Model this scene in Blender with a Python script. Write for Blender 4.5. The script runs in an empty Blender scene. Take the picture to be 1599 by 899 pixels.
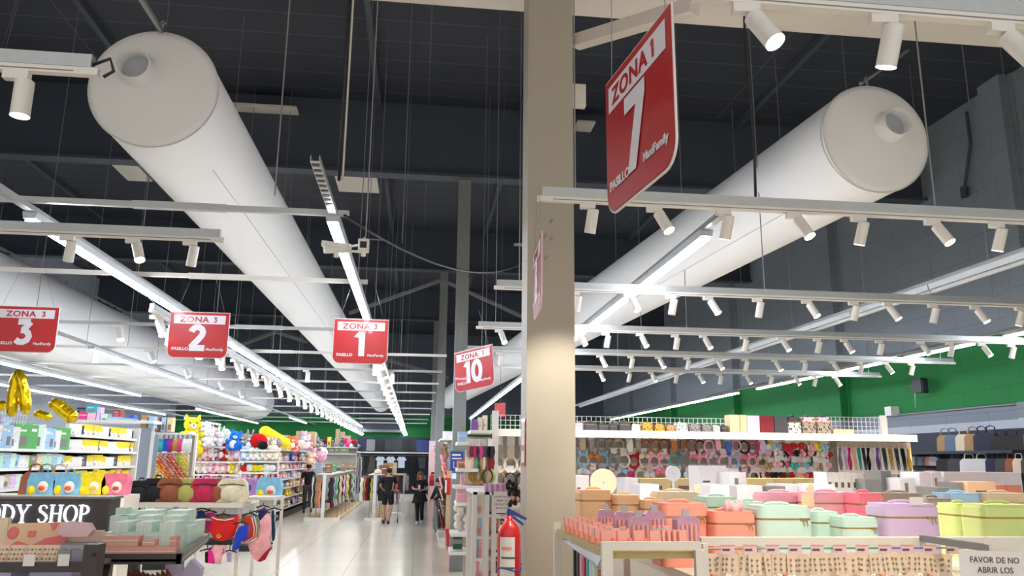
import bpy, bmesh, math, random
from mathutils import Vector, Matrix
random.seed(7)
PI = math.pi
S = bpy.context.scene
COL = S.collection

# ------------------------------------------------------------------ camera
W, H = 1599, 899
FPX, YAW, PIT, ROL, CZ = 1233.26, .1157758, .216093, .0100414, 1.95
def basis():
    cy, sy = math.cos(YAW), math.sin(YAW)
    fw = Vector((sy*math.cos(PIT), cy*math.cos(PIT), math.sin(PIT)))
    r = Vector((cy, -sy, 0)); u = r.cross(fw)
    c, s = math.cos(ROL), math.sin(ROL)
    return c*r+s*u, -s*r+c*u, fw
CR, CU, CF = basis()
cam = bpy.data.objects.new('camera', bpy.data.cameras.new('camera'))
COL.objects.link(cam)
cam.matrix_world = Matrix(((CR.x, CU.x, -CF.x, 0), (CR.y, CU.y, -CF.y, 0), (CR.z, CU.z, -CF.z, CZ), (0, 0, 0, 1)))
cam.data.sensor_width = 36; cam.data.lens = FPX/W*36
cam.data.clip_start = .05; cam.data.clip_end = 200
S.camera = cam
def at(px, py, Y):
    """world point seen at a photo position, at distance Y along the aisle"""
    d = CR*((px-799.5)/FPX)-CU*((py-449.5)/FPX)+CF
    return d*(Y/d.y)+Vector((0, 0, CZ))
def atz(px, py, Z):
    d = CR*((px-799.5)/FPX)-CU*((py-449.5)/FPX)+CF
    return d*((Z-CZ)/d.z)+Vector((0, 0, CZ))

# ------------------------------------------------------------------ world, exposure
wd = bpy.data.worlds.new('world'); S.world = wd; wd.use_nodes = True
wd.node_tree.nodes['Background'].inputs[0].default_value = (.95, .93, .92, 1)
wd.node_tree.nodes['Background'].inputs[1].default_value = .8
S.view_settings.view_transform = 'Standard'
S.view_settings.look = 'None'
S.view_settings.exposure = 0.42
S.view_settings.gamma = 1.0
S.view_settings.use_curve_mapping = False
LED_POWER = 46.0      # emission of the fluorescent tubes
SPOT_W = 125.0         # watts of each track spotlight

# ------------------------------------------------------------------ colours and materials
def lin(c):
    return tuple(((v/255)/12.92 if v/255 <= .04045 else ((v/255+.055)/1.055)**2.4) for v in c)
def newmat(name):
    m = bpy.data.materials.new(name); m.use_nodes = True
    nt = m.node_tree; b = nt.nodes['Principled BSDF']
    return m, nt, b
def mat(name, rgb, rough=.6, metal=0., noise=.06, scale=6., bump=0., spec=.5, alpha=1., trans=0., coat=0.):
    m, nt, b = newmat(name)
    N, L = nt.nodes, nt.links
    c = lin(rgb)
    tc = N.new('ShaderNodeTexCoord'); n = N.new('ShaderNodeTexNoise'); n.inputs['Scale'].default_value = scale
    L.new(tc.outputs['Object'], n.inputs['Vector'])
    mx = N.new('ShaderNodeMix'); mx.data_type = 'RGBA'
    mx.inputs[6].default_value = tuple(v*(1-noise) for v in c)+(1,)
    mx.inputs[7].default_value = tuple(min(1, v*(1+noise)) for v in c)+(1,)
    L.new(n.outputs[0], mx.inputs[0]); L.new(mx.outputs[2], b.inputs['Base Color'])
    b.inputs['Roughness'].default_value = rough; b.inputs['Metallic'].default_value = metal
    b.inputs['Specular IOR Level'].default_value = spec
    b.inputs['Alpha'].default_value = alpha; b.inputs['Transmission Weight'].default_value = trans
    b.inputs['Coat Weight'].default_value = coat
    if bump:
        bp = N.new('ShaderNodeBump'); bp.inputs['Strength'].default_value = bump; bp.inputs['Distance'].default_value = .02
        L.new(n.outputs[0], bp.inputs['Height']); L.new(bp.outputs[0], b.inputs['Normal'])
    return m
def tint(name, rough=.6, noise=.08, scale=8., bump=0., spec=.5, pattern=None):
    """material whose colour is the object's own colour, with a fine procedural variation"""
    m, nt, b = newmat(name)
    N, L = nt.nodes, nt.links
    oi = N.new('ShaderNodeObjectInfo'); tc = N.new('ShaderNodeTexCoord')
    n = N.new('ShaderNodeTexNoise'); n.inputs['Scale'].default_value = scale
    L.new(tc.outputs['Object'], n.inputs['Vector'])
    mr = N.new('ShaderNodeMapRange'); mr.inputs[1].default_value = .3; mr.inputs[2].default_value = .7
    mr.inputs[3].default_value = 1-noise; mr.inputs[4].default_value = 1+noise
    L.new(n.outputs[0], mr.inputs[0])
    mx = N.new('ShaderNodeVectorMath'); mx.operation = 'SCALE'
    L.new(oi.outputs['Color'], mx.inputs[0]); L.new(mr.outputs[0], mx.inputs['Scale'])
    out = mx.outputs[0]
    if pattern:
        v = N.new('ShaderNodeTexVoronoi' if pattern != 'glitter' else 'ShaderNodeTexNoise')
        v.inputs['Scale'].default_value = {'spots': 45, 'glitter': 90, 'marble': 14}.get(pattern, 30)
        L.new(tc.outputs['Object'], v.inputs['Vector'])
        cr = N.new('ShaderNodeValToRGB'); cr.color_ramp.elements[0].position = .36; cr.color_ramp.elements[1].position = .46
        cr.color_ramp.elements[0].color = (.02, .02, .025, 1) if pattern == 'spots' else (.6, .6, .6, 1)
        L.new(v.outputs[0], cr.inputs[0])
        m2 = N.new('ShaderNodeMix'); m2.data_type = 'RGBA'; m2.blend_type = 'MULTIPLY'; m2.inputs[0].default_value = 1
        L.new(out, m2.inputs[6]); L.new(cr.outputs[0], m2.inputs[7]); out = m2.outputs[2]
    L.new(out, b.inputs['Base Color'])
    b.inputs['Roughness'].default_value = rough; b.inputs['Specular IOR Level'].default_value = spec
    if bump:
        bp = N.new('ShaderNodeBump'); bp.inputs['Strength'].default_value = bump; bp.inputs['Distance'].default_value = .01
        L.new(n.outputs[0], bp.inputs['Height']); L.new(bp.outputs[0], b.inputs['Normal'])
    return m
def emit(name, rgb, power):
    m, nt, b = newmat(name)
    b.inputs['Base Color'].default_value = (.9, .9, .9, 1)
    b.inputs['Emission Color'].default_value = lin(rgb)+(1,)
    b.inputs['Emission Strength'].default_value = power
    return m
T_CARD = tint('tinted_card', .55, .06, 10)
T_CLOTH = tint('tinted_cloth', .9, .14, 14, .3)
T_PLUSH = tint('tinted_plush', 1., .16, 60, .5, .1)
T_GLOSS = tint('tinted_plastic', .3, .04, 5)
T_LEATHER = tint('tinted_leather', .42, .02, 25, .03)
T_SPOTS = tint('tinted_leopard', .5, .05, 8, pattern='spots')
T_GLIT = tint('tinted_glitter', .35, .05, 8, pattern='glitter')
TINTS = {T_CARD, T_CLOTH, T_PLUSH, T_GLOSS, T_LEATHER, T_SPOTS, T_GLIT}
M = {
 'column': mat('column_paint', (166, 159, 144), .55, scale=2, noise=.02),
 'soffit': mat('soffit_paint', (205, 198, 188), .8, scale=2, noise=.02),
 'steel': mat('grey_painted_steel', (126, 127, 125), .5, scale=3),
 'darksteel': mat('dark_painted_steel', (62, 68, 78), .6, scale=3),
 'white': mat('white_powder_coat', (228, 226, 220), .4, noise=.02),
 'cream': mat('cream_powder_coat', (226, 219, 205), .45, noise=.02),
 'offwhite': mat('spot_white_enamel', (222, 218, 210), .42, noise=.02),
 'galv': mat('galvanised_steel', (178, 182, 182), .38, .5, noise=.08, scale=20),
 'wire': mat('steel_wire', (150, 152, 152), .4, .6),
 'duct': mat('white_duct_fabric', (226, 226, 224), .85, noise=.015, scale=1.5),
 'ductrim': mat('duct_seam_cloth', (200, 198, 192), .85),
 'ductin': mat('duct_mesh_opening', (168, 172, 176), .9),
 'black': mat('black_plastic', (22, 22, 24), .45),
 'dark': mat('dark_brown_metal', (64, 57, 54), .5, noise=.05),
 'grey': mat('grey_metal', (128, 122, 116), .5),
 'greyboard': mat('grey_back_panel', (178, 174, 166), .7),
 'darkboard': mat('dark_back_panel', (52, 58, 68), .7),
 'red': mat('red_enamel', (196, 26, 30), .3, noise=.03, coat=.3),
 'signred': mat('sign_red', (184, 18, 24), .32, noise=.02, coat=.2),
 'signwhite': mat('sign_white', (228, 226, 232), .4, noise=.01),
 'paper': mat('white_paper', (232, 226, 222), .8, noise=.01),
 'ink': mat('grey_ink', (96, 84, 80), .8),
 'pinkpaper': mat('pink_price_paper', (232, 196, 196), .8, noise=.02),
 'wood': mat('pale_wood', (196, 166, 122), .6, noise=.15, scale=12),
 'kraft': mat('kraft_cardboard', (196, 174, 126), .8, noise=.05),
 'gold': mat('gold_foil', (235, 200, 20), .16, .75, noise=.25, scale=9, bump=.5),
 'goldz': mat('brass_zip', (176, 142, 88), .35, .7),
 'skin': mat('skin', (190, 136, 110), .6),
 'hairdark': mat('dark_hair', (26, 20, 18), .7),
 'hairauburn': mat('auburn_hair', (122, 66, 40), .6, noise=.2, scale=30),
 'clothblack': mat('black_cloth', (24, 24, 27), .9),
 'clothgrey': mat('charcoal_cloth', (70, 66, 64), .9),
 'shoe': mat('dark_shoe', (40, 36, 34), .6),
 'shoewhite': mat('pale_shoe', (205, 198, 188), .6),
 'clear': mat('clear_acrylic', (225, 230, 235), .15, alpha=.35),
 'film': mat('plastic_film', (176, 180, 190), .35, alpha=.6),
 'blue': mat('blue_strap', (38, 62, 140), .5),
 'wirewhite': mat('white_wire_mesh', (220, 224, 226), .45),
 'face': mat('plush_dark_detail', (30, 24, 26), .5),
 'muzzle': mat('plush_pale_detail', (236, 226, 216), .95),
 'tan': mat('olive_shelf_board', (190, 172, 116), .6),
 'led': emit('led_tube_glow', (236, 242, 255), LED_POWER),
 'ledoff': mat('unlit_tube', (214, 218, 220), .4),
 'spotface': emit('spot_lens_glow', (255, 246, 232), 14.),
 'letter': emit('sign_letter_glow', (226, 240, 255), 1.6),
 'screen': emit('blue_screen', (70, 160, 235), .6),
 'posterblue': mat('blue_poster_paper', (34, 66, 140), .5, noise=.1, scale=4),
}

# ------------------------------------------------------------------ mesh builder
class MB:
    def __init__(s): s.v, s.f, s.m, s.sm = [], [], [], []
    def add(s, vs, fs, m=0, smooth=False):
        o = len(s.v); s.v += [tuple(v) for v in vs]
        for f in fs: s.f.append(tuple(i+o for i in f)); s.m.append(m); s.sm.append(smooth)
        return s
    def box(s, lo, hi, m=0, R=None, c=None):
        vs = [Vector((x, y, z)) for z in (lo[2], hi[2]) for y in (lo[1], hi[1]) for x in (lo[0], hi[0])]
        if R is not None:
            c = Vector(c) if c is not None else (Vector(lo)+Vector(hi))/2
            vs = [R@(v-c)+c for v in vs]
        return s.add(vs, [(0, 2, 3, 1), (4, 5, 7, 6), (0, 1, 5, 4), (2, 6, 7, 3), (0, 4, 6, 2), (1, 3, 7, 5)], m)
    def cb(s, c, d, m=0, R=None):
        return s.box([c[i]-d[i]/2 for i in range(3)], [c[i]+d[i]/2 for i in range(3)], m, R)
    def rbox(s, lo, hi, r, m=0, seg=3, axis=2):
        """box with its four edges along an axis rounded"""
        a, b = [i for i in range(3) if i != axis]
        pts = []
        for cx, cy, t0 in ((hi[a]-r, hi[b]-r, 0), (lo[a]+r, hi[b]-r, PI/2), (lo[a]+r, lo[b]+r, PI), (hi[a]-r, lo[b]+r, 1.5*PI)):
            for k in range(seg+1):
                t = t0+PI/2*k/seg; pts.append((cx+r*math.cos(t), cy+r*math.sin(t)))
        return s.prism(pts, lo[axis], hi[axis], axis, m)
    def prism(s, pts, h0, h1, axis=2, m=0, smooth=False):
        def P(p, h):
            if axis == 2: return (p[0], p[1], h)
            if axis == 1: return (p[0], h, p[1])
            return (h, p[0], p[1])
        n = len(pts)
        vs = [P(p, h0) for p in pts]+[P(p, h1) for p in pts]
        fs = [(i, (i+1) % n, n+(i+1) % n, n+i) for i in range(n)]
        s.add(vs, fs, m, smooth)
        return s.add([P(p, h0) for p in pts]+[P(p, h1) for p in pts], [tuple(reversed(range(n))), tuple(range(n, 2*n))], m)
    def cyl(s, p0, p1, r0, r1=None, n=10, m=0, cap=True, smooth=True, mcap=None):
        r1 = r0 if r1 is None else r1
        p0, p1 = Vector(p0), Vector(p1); d = (p1-p0).normalized()
        a = d.orthogonal().normalized(); b = d.cross(a)
        vs = []
        for p, r in ((p0, r0), (p1, r1)):
            vs += [p+(a*math.cos(2*PI*k/n)+b*math.sin(2*PI*k/n))*r for k in range(n)]
        s.add(vs, [(k, (k+1) % n, n+(k+1) % n, n+k) for k in range(n)], m, smooth)
        if cap:
            mc = m if mcap is None else mcap
            s.add(vs[:n], [tuple(reversed(range(n)))], m); s.add(vs[n:], [tuple(range(n))], mc)
        return s
    def tube(s, pts, r, n=6, m=0, closed=False):
        pts = [Vector(p) for p in pts]; rings = []; N = len(pts); up = None
        for i, p in enumerate(pts):
            q = pts[(i+1) % N] if (closed or i < N-1) else p; o = pts[i-1] if (closed or i > 0) else p
            d = (q-o).normalized()
            if up is None: up = d.orthogonal().normalized()
            a = (up-d*up.dot(d)).normalized(); up = a; b = d.cross(a)
            rr = r[i] if isinstance(r, (list, tuple)) else r
            rings.append([p+(a*math.cos(2*PI*k/n)+b*math.sin(2*PI*k/n))*rr for k in range(n)])
        vs = [v for g in rings for v in g]
        fs = [(i*n+k, i*n+(k+1) % n, ((i+1) % N)*n+(k+1) % n, ((i+1) % N)*n+k) for i in range(N if closed else N-1) for k in range(n)]
        if not closed: fs += [tuple(reversed(range(n))), tuple((N-1)*n+k for k in range(n))]
        return s.add(vs, fs, m, True)
    def lathe(s, prof, n=24, m=0, c=(0, 0, 0), axis=2):
        vs = []
        for r, h in prof:
            for k in range(n):
                x, y = r*math.cos(2*PI*k/n), r*math.sin(2*PI*k/n)
                v = (x, y, h) if axis == 2 else ((x, h, y) if axis == 1 else (h, x, y))
                vs.append((v[0]+c[0], v[1]+c[1], v[2]+c[2]))
        fs = [(i*n+k, i*n+(k+1) % n, (i+1)*n+(k+1) % n, (i+1)*n+k) for i in range(len(prof)-1) for k in range(n)]
        return s.add(vs, fs, m, True)
    def ell(s, c, r, n=10, m=0, R=None):
        if not isinstance(r, (list, tuple)): r = (r, r, r)
        h = max(4, n//2+1); vs = []
        for j in range(1, h):
            t = PI*j/h
            for k in range(n):
                v = Vector((r[0]*math.sin(t)*math.cos(2*PI*k/n), r[1]*math.sin(t)*math.sin(2*PI*k/n), r[2]*math.cos(t)))
                if R is not None: v = R@v
                vs.append(v+Vector(c))
        for z in (1, -1):
            v = Vector((0, 0, r[2]*z))
            if R is not None: v = R@v
            vs.append(v+Vector(c))
        top, bot = len(vs)-2, len(vs)-1
        fs = [(j*n+k, (j+1)*n+k, (j+1)*n+(k+1) % n, j*n+(k+1) % n) for j in range(h-2) for k in range(n)]
        fs += [(top, k, (k+1) % n) for k in range(n)]+[(bot, (h-2)*n+(k+1) % n, (h-2)*n+k) for k in range(n)]
        return s.add(vs, fs, m, True)
    def sheet(s, rows, th, m=0):
        """grid of points given thickness along y"""
        nr, nc = len(rows), len(rows[0])
        vs = [Vector(p) for r in rows for p in r]; vs += [v+Vector((0, th, 0)) for v in vs[:]]
        o = nr*nc; fs = []
        for i in range(nr-1):
            for j in range(nc-1):
                a, b, c, d = i*nc+j, i*nc+j+1, (i+1)*nc+j+1, (i+1)*nc+j
                fs += [(a, b, c, d), (a+o, d+o, c+o, b+o)]
        bd = [(i*nc, (i+1)*nc) for i in range(nr-1)]+[((i+1)*nc+nc-1, i*nc+nc-1) for i in range(nr-1)]
        bd += [(j+1, j) for j in range(nc-1)]+[((nr-1)*nc+j, (nr-1)*nc+j+1) for j in range(nc-1)]
        fs += [(a, b, b+o, a+o) for a, b in bd]
        return s.add(vs, fs, m, True)
    def build(s, name, mats, parent=None, loc=None, col=None):
        me = bpy.data.meshes.new(name)
        me.from_pydata(s.v, [], s.f)
        for m in (mats if isinstance(mats, (list, tuple)) else [mats]): me.materials.append(M[m] if isinstance(m, str) else m)
        me.polygons.foreach_set('material_index', s.m); me.polygons.foreach_set('use_smooth', s.sm)
        bm = bmesh.new(); bm.from_mesh(me); bmesh.ops.recalc_face_normals(bm, faces=bm.faces); bm.to_mesh(me); bm.free()
        me.update()
        o = bpy.data.objects.new(name, me); COL.objects.link(o)
        if parent is not None: o.parent = parent
        if loc is not None: o.location = loc
        if col is not None: o.color = lin(col)+(1,)
        return o
def tag(o, label, cat, group=None, kind=None):
    o['label'] = label; o['category'] = cat
    if group: o['group'] = group
    if kind: o['kind'] = kind
    return o
def thing(name, label, cat, loc=(0, 0, 0), rz=0, group=None):
    o = bpy.data.objects.new(name, None); COL.objects.link(o); o.empty_display_size = .1
    o.location = loc; o.rotation_euler = (0, 0, rz)
    return tag(o, label, cat, group)
def struct(mb, name, m, **k):
    o = mb.build(name, m, **k); o['kind'] = 'structure'; return o
KIDS = {}
def kids(o):
    return [c for c in KIDS.get(o.name, ())]
def freeze(o):
    """remember the children of a prototype so that copies are cheap"""
    def rec(x):
        KIDS[x.name] = list(x.children)
        for c in x.children: rec(c)
    rec(o); return o
def dup(o, loc, rot=0, label=None, group=None, col=None, scale=None, cols=None, parent=None):
    c = o.copy(); COL.objects.link(c)
    if parent is None and label and o.name.startswith('product_box'):
        c.name = next((n for k_, n in (('cosmetics box', 'cosmetics_box'), ('salmon', 'cosmetics_box'), ('toy box', 'toy_box'), ('along the', 'appliance_carton'), ('packet', 'slim_packet'), ('bag box', 'bag_box'), ('shoe carton', 'shoe_carton'), ('lilac box', 'lilac_box'), ('towel', 'folded_towel')) if k_ in label), 'product_carton')
    KIDS[c.name] = []
    if parent is not None: c.parent = parent
    if parent is None:
        c.location = loc
        c.rotation_euler = rot if isinstance(rot, (tuple, list)) else (0, 0, rot)
        if scale is not None: c.scale = scale if isinstance(scale, (tuple, list)) else (scale,)*3
        if label: c['label'] = label
        if group: c['group'] = group
    key = o.name.split('.')[0]
    if c.type == 'MESH':
        q = cols.get(key) if cols and key in cols else col
        if q is not None and any(s.material in TINTS for s in c.material_slots): c.color = lin(q)+(1,)
    for k in KIDS.get(o.name, ()):
        d = dup(k, None, parent=c, col=col, cols=cols); KIDS[c.name].append(d)
    return c
PROTOS = []
def proto(o):
    freeze(o); PROTOS.append(o); return o
def drop_protos():
    def rm(o):
        for c in list(o.children): rm(c)
        bpy.data.objects.remove(o)
    for o in PROTOS: rm(o)
def near(c, pal):
    return c
def text(s, size, name, m, parent, loc, rot=(PI/2, 0, 0), bold=.0, ext=.001, align='LEFT', sx=1.0, space=1.0):
    cu = bpy.data.curves.new(name, 'FONT'); cu.body = s; cu.size = size; cu.offset = bold*size; cu.extrude = ext
    cu.align_x = align; cu.resolution_u = 3; cu.space_character = space
    t = bpy.data.objects.new('tmp', cu); COL.objects.link(t)
    me = bpy.data.meshes.new_from_object(t.evaluated_get(bpy.context.evaluated_depsgraph_get()))
    bpy.data.objects.remove(t); me.materials.clear(); me.materials.append(M[m])
    o = bpy.data.objects.new(name, me); COL.objects.link(o); o.parent = parent
    o.location = loc; o.rotation_euler = rot; o.scale = (sx, 1, 1)
    return o
DIG = {'1': [[(.06, .70), (.30, .93)], [(.30, 0), (.30, 1.0)]],
 '2': [[(.06, .72), (.10, .82), (.20, .90), (.33, .91), (.45, .84), (.50, .72), (.46, .58), (.34, .42), (.20, .26), (.08, .09)], [(.02, .085), (.60, .085)]],
 '3': [[(.06, .90), (.52, .90)], [(.52, .90), (.40, .72), (.28, .56)], [(.20, .56), (.34, .55), (.47, .46), (.52, .32), (.46, .17), (.32, .09), (.16, .10), (.04, .18)]],
 '7': [[(.02, .90), (.56, .90)], [(.52, .90), (.40, .60), (.28, .30), (.18, 0)]],
 '8': [[(.30+.21*math.sin(2*PI*k/16), .73+.18*math.cos(2*PI*k/16)) for k in range(17)], [(.30+.25*math.sin(2*PI*k/16), .29+.21*math.cos(2*PI*k/16)) for k in range(17)]],
 '0': [[(.34+.24*math.sin(2*PI*k/24), .5+.41*math.cos(2*PI*k/24)) for k in range(25)]]}
SOLID = {'1': [(.17, 1.0), (.42, 1.0), (.42, 0), (.18, 0), (.18, .73), (.02, .78), (-.03, .60+.02), (-.03, .60+.2)][:6]+[(-.02, .62+.16)],
 '7': [(0, 1), (.62, 1), (.62, .84), (.32, 0), (.07, 0), (.35, .79), (0, .79)]}
def digits(s, h, m, parent, y, zc, mirror, xc=0.0, name='numeral', w=.175):
    adv = {'1': .50, '0': .74}
    tot = sum(adv.get(c, .66) for c in s)*h; x = xc-tot/2
    for c in s:
        mb = MB()
        if c in SOLID:
            sx = -1 if mirror else 1
            mb.prism([(sx*(x+a*h), zc-h/2+b*h) for a, b in SOLID[c]], y, y+(.0008 if y > 0 else -.0008), 1)
        for pi, P in enumerate(DIG[c] if c not in SOLID else []):
            n = len(P); closed = abs(P[0][0]-P[-1][0])+abs(P[0][1]-P[-1][1]) < 1e-6; A, B = [], []
            for i, p in enumerate(P):
                q = P[min(i+1, n-1)]; o = P[max(i-1, 0)]
                if closed: q = P[(i+1) % (n-1)]; o = P[(i-1) % (n-1)]
                dx, dz = q[0]-o[0], q[1]-o[1]; l = math.hypot(dx, dz) or 1; k = w/2
                A.append((p[0]-dz/l*k, p[1]+dx/l*k)); B.append((p[0]+dz/l*k, p[1]-dx/l*k))
            sx = -1 if mirror else 1
            vs = [(sx*(x+a[0]*h), yy, zc-h/2+a[1]*h) for yy in (y, y+(.0008+.0004*pi)*(1 if y > 0 else -1)) for a in A+B]
            fs = []
            for i in range(n-1):
                fs += [(i, i+1, n+i+1, n+i), (2*n+i, 3*n+i, 3*n+i+1, 2*n+i+1), (i, 2*n+i, 2*n+i+1, i+1), (n+i, n+i+1, 3*n+i+1, 3*n+i)]
            mb.add(vs, fs)
        mb.build(name, m, parent); x += adv.get(c, .66)*h
ORD = ['top', 'second', 'third', 'fourth', 'fifth', 'sixth', 'lowest']
NUM = ['first', 'second', 'third', 'fourth', 'fifth', 'sixth', 'seventh', 'eighth', 'ninth', 'tenth', 'eleventh', 'twelfth',
       'thirteenth', 'fourteenth', 'fifteenth', 'sixteenth', 'seventeenth', 'eighteenth', 'nineteenth', 'twentieth',
       'twenty-first', 'twenty-second', 'twenty-third', 'twenty-fourth', 'twenty-fifth', 'twenty-sixth', 'twenty-seventh',
       'twenty-eighth', 'twenty-ninth', 'thirtieth', 'thirty-first', 'thirty-second', 'thirty-third', 'thirty-fourth',
       'thirty-fifth', 'thirty-sixth', 'thirty-seventh', 'thirty-eighth', 'thirty-ninth', 'fortieth']
NUM += ['forty-'+x for x in NUM[:9]]+['fiftieth']+['fifty-'+x for x in NUM[:9]]
PAL = {'pink': (242, 176, 194), 'hot pink': (222, 56, 130), 'red': (190, 30, 40), 'dark red': (120, 24, 38), 'white': (232, 230, 228),
 'cream': (230, 214, 188), 'black': (32, 32, 36), 'brown': (150, 88, 58), 'amber': (176, 106, 44), 'pale blue': (160, 196, 224),
 'blue': (36, 90, 190), 'teal': (56, 176, 176), 'mint': (204, 232, 218), 'green': (90, 170, 90), 'lilac': (216, 188, 222),
 'purple': (130, 84, 160), 'yellow': (236, 214, 40), 'orange': (232, 120, 50), 'grey': (140, 140, 144), 'charcoal': (66, 68, 74),
 'peach': (244, 196, 150), 'coral': (248, 160, 138), 'beige': (204, 184, 156), 'olive': (178, 176, 96), 'tan': (176, 140, 92),
 'navy': (34, 40, 70), 'lime': (212, 228, 146), 'rose': (244, 124, 146), 'denim': (96, 120, 146), 'gold': (190, 150, 60), 'taupe': (160, 146, 134)}
# ================================================================== the building
XR, XL, YB, ZC = 10.6, -13.0, 45.0, 9.0
def wall_mat(name, coord, upper):
    m, nt, b = newmat(name); N, L = nt.nodes, nt.links
    g = N.new('ShaderNodeNewGeometry'); sp = N.new('ShaderNodeSeparateXYZ'); L.new(g.outputs['Position'], sp.inputs[0])
    cr = N.new('ShaderNodeValToRGB'); cr.color_ramp.interpolation = 'CONSTANT'
    mr = N.new('ShaderNodeMath'); mr.operation = 'DIVIDE'; mr.inputs[1].default_value = 10.0
    L.new(sp.outputs['Z'], mr.inputs[0]); L.new(mr.outputs[0], cr.inputs[0])
    e = cr.color_ramp.elements
    e[0].position = 0; e[0].color = lin((188, 196, 206))+(1,)
    e[1].position = .276; e[1].color = lin((134, 142, 152))+(1,)
    for p, c in ((.304, (20, 120, 55)), (.432, upper)):
        q = e.new(p); q.color = lin(c)+(1,)
    cm = N.new('ShaderNodeCombineXYZ'); L.new(sp.outputs[coord], cm.inputs[0]); L.new(sp.outputs['Z'], cm.inputs[1])
    br = N.new('ShaderNodeTexBrick'); br.inputs['Scale'].default_value = 1.0
    br.inputs['Brick Width'].default_value = 1.2; br.inputs['Row Height'].default_value = .42; br.inputs['Mortar Size'].default_value = .008
    br.inputs['Color1'].default_value = (1, 1, 1, 1); br.inputs['Color2'].default_value = (.95, .95, .95, 1); br.inputs['Mortar'].default_value = (.72, .72, .72, 1)
    L.new(cm.outputs[0], br.inputs['Vector'])
    mx = N.new('ShaderNodeMix'); mx.data_type = 'RGBA'; mx.blend_type = 'MULTIPLY'; mx.inputs[0].default_value = 1
    L.new(cr.outputs[0], mx.inputs[6]); L.new(br.outputs[0], mx.inputs[7]); L.new(mx.outputs[2], b.inputs['Base Color'])
    b.inputs['Roughness'].default_value = .75
    return m
M['wallr'] = wall_mat('painted_block_wall', 'Y', (128, 135, 142))
M['wallb'] = wall_mat('painted_panel_wall', 'X', (92, 100, 110))
def tiles():
    m, nt, b = newmat('polished_floor_tiles'); N, L = nt.nodes, nt.links
    g = N.new('ShaderNodeNewGeometry')
    br = N.new('ShaderNodeTexBrick'); br.offset = 0; br.inputs['Scale'].default_value = 1
    br.inputs['Brick Width'].default_value = 1.2; br.inputs['Row Height'].default_value = 1.2; br.inputs['Mortar Size'].default_value = .006
    br.inputs['Color1'].default_value = lin((226, 217, 198))+(1,); br.inputs['Color2'].default_value = lin((221, 211, 192))+(1,)
    br.inputs['Mortar'].default_value = lin((176, 170, 158))+(1,)
    L.new(g.outputs['Position'], br.inputs['Vector']); L.new(br.outputs[0], b.inputs['Base Color'])
    n = N.new('ShaderNodeTexNoise'); n.inputs['Scale'].default_value = 3; L.new(g.outputs['Position'], n.inputs['Vector'])
    bp = N.new('ShaderNodeBump'); bp.inputs['Strength'].default_value = .12; bp.inputs['Distance'].default_value = .01
    L.new(n.outputs[0], bp.inputs['Height']); L.new(bp.outputs[0], b.inputs['Normal'])
    b.inputs['Roughness'].default_value = .17; b.inputs['Specular IOR Level'].default_value = .6
    return m
M['tiles'] = tiles()
def deck():
    m, nt, b = newmat('black_roof_deck'); N, L = nt.nodes, nt.links
    g = N.new('ShaderNodeNewGeometry'); sp = N.new('ShaderNodeSeparateXYZ'); L.new(g.outputs['Position'], sp.inputs[0])
    br = N.new('ShaderNodeTexBrick'); br.offset = 0; br.inputs['Scale'].default_value = 1
    br.inputs['Brick Width'].default_value = 6.0; br.inputs['Row Height'].default_value = .66; br.inputs['Mortar Size'].default_value = .014
    br.inputs['Color1'].default_value = lin((40, 44, 54))+(1,); br.inputs['Color2'].default_value = lin((44, 47, 56))+(1,)
    br.inputs['Mortar'].default_value = lin((72, 76, 84))+(1,)  # lighter lines paint in the light that raised deck ribs would catch
    L.new(g.outputs['Position'], br.inputs['Vector'])
    L.new(br.outputs[0], b.inputs['Base Color']); b.inputs['Roughness'].default_value = .7
    return m
M['deck'] = deck()
struct(MB().box((XL, -3, -.2), (XR, YB, 0)), 'floor', 'tiles')
struct(MB().box((XL, -3, ZC), (XR, YB, ZC+.2)), 'ceiling', 'deck')
struct(MB().box((XR, -3, -.2), (XR+.3, YB+.3, ZC+.2)), 'wall_right', 'wallr')
struct(MB().box((XL-.3, -3, -.2), (XL, YB+.3, ZC+.2)), 'wall_left', mat('pale_wall_panel', (150, 156, 163), .8))
struct(MB().box((XL, YB, -.2), (XR, YB+.3, ZC+.2)), 'wall_back', 'wallb')
for y in (12.5, 18.9, 25.6, 32.2, 38.8):
    struct(MB().box((XR-.22, y-.28, 0), (XR, y+.28, ZC)).box((XR-.03, y-.36, 0), (XR, y-.281, ZC)), 'wall_pilaster', 'wallr')
for y, z in ((15.0, 7.45), (24.0, 7.7), (33.0, 7.7)):
    struct(MB().box((XL, y-.16, z), (XR, y+.16, z+.06)).box((XL, y-.03, z+.06), (XR, y+.03, ZC)), 'beam', 'darksteel')
for x in (-9.5, -5.5, -1.0, 1.9, 6.5):
    struct(MB().box((x-.05, 6, ZC-.14), (x+.05, YB, ZC)), 'beam', 'darksteel')
struct(MB().box((-6, .5, 5.65), (XR, 5.95, 6.1)), 'ceiling_soffit', 'soffit')
struct(MB().box((.750, 5.5, 0), (1.095, 5.8, 5.65)), 'column', 'column')
struct(MB().box((.66, 15.0, 0), (.90, 15.24, 7.45)), 'column', 'steel')
struct(MB().box((.552, 24.0, 0), (.79, 24.24, 7.7)), 'column', 'steel')
struct(MB().box((.552, 33.0, 0), (.79, 33.24, 7.7)), 'column', 'steel')
def strut(p, q, w, m, name='beam'):
    p, q = Vector(p), Vector(q)
    return struct(MB().cyl(p, q, w, n=4, smooth=False), name, m)
for p, q, Y, w in (((690, 437), (545, 489), 24.0, .07), ((690, 437), (822, 497), 24.0, .07),
                ((430, 518), (372, 540), 33.0, .09), ((430, 518), (480, 534), 33.0, .09), ((700, 590), (600, 560), 33.2, .09)):
    strut(at(*p, Y), at(*q, Y), w, 'steel')
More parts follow.
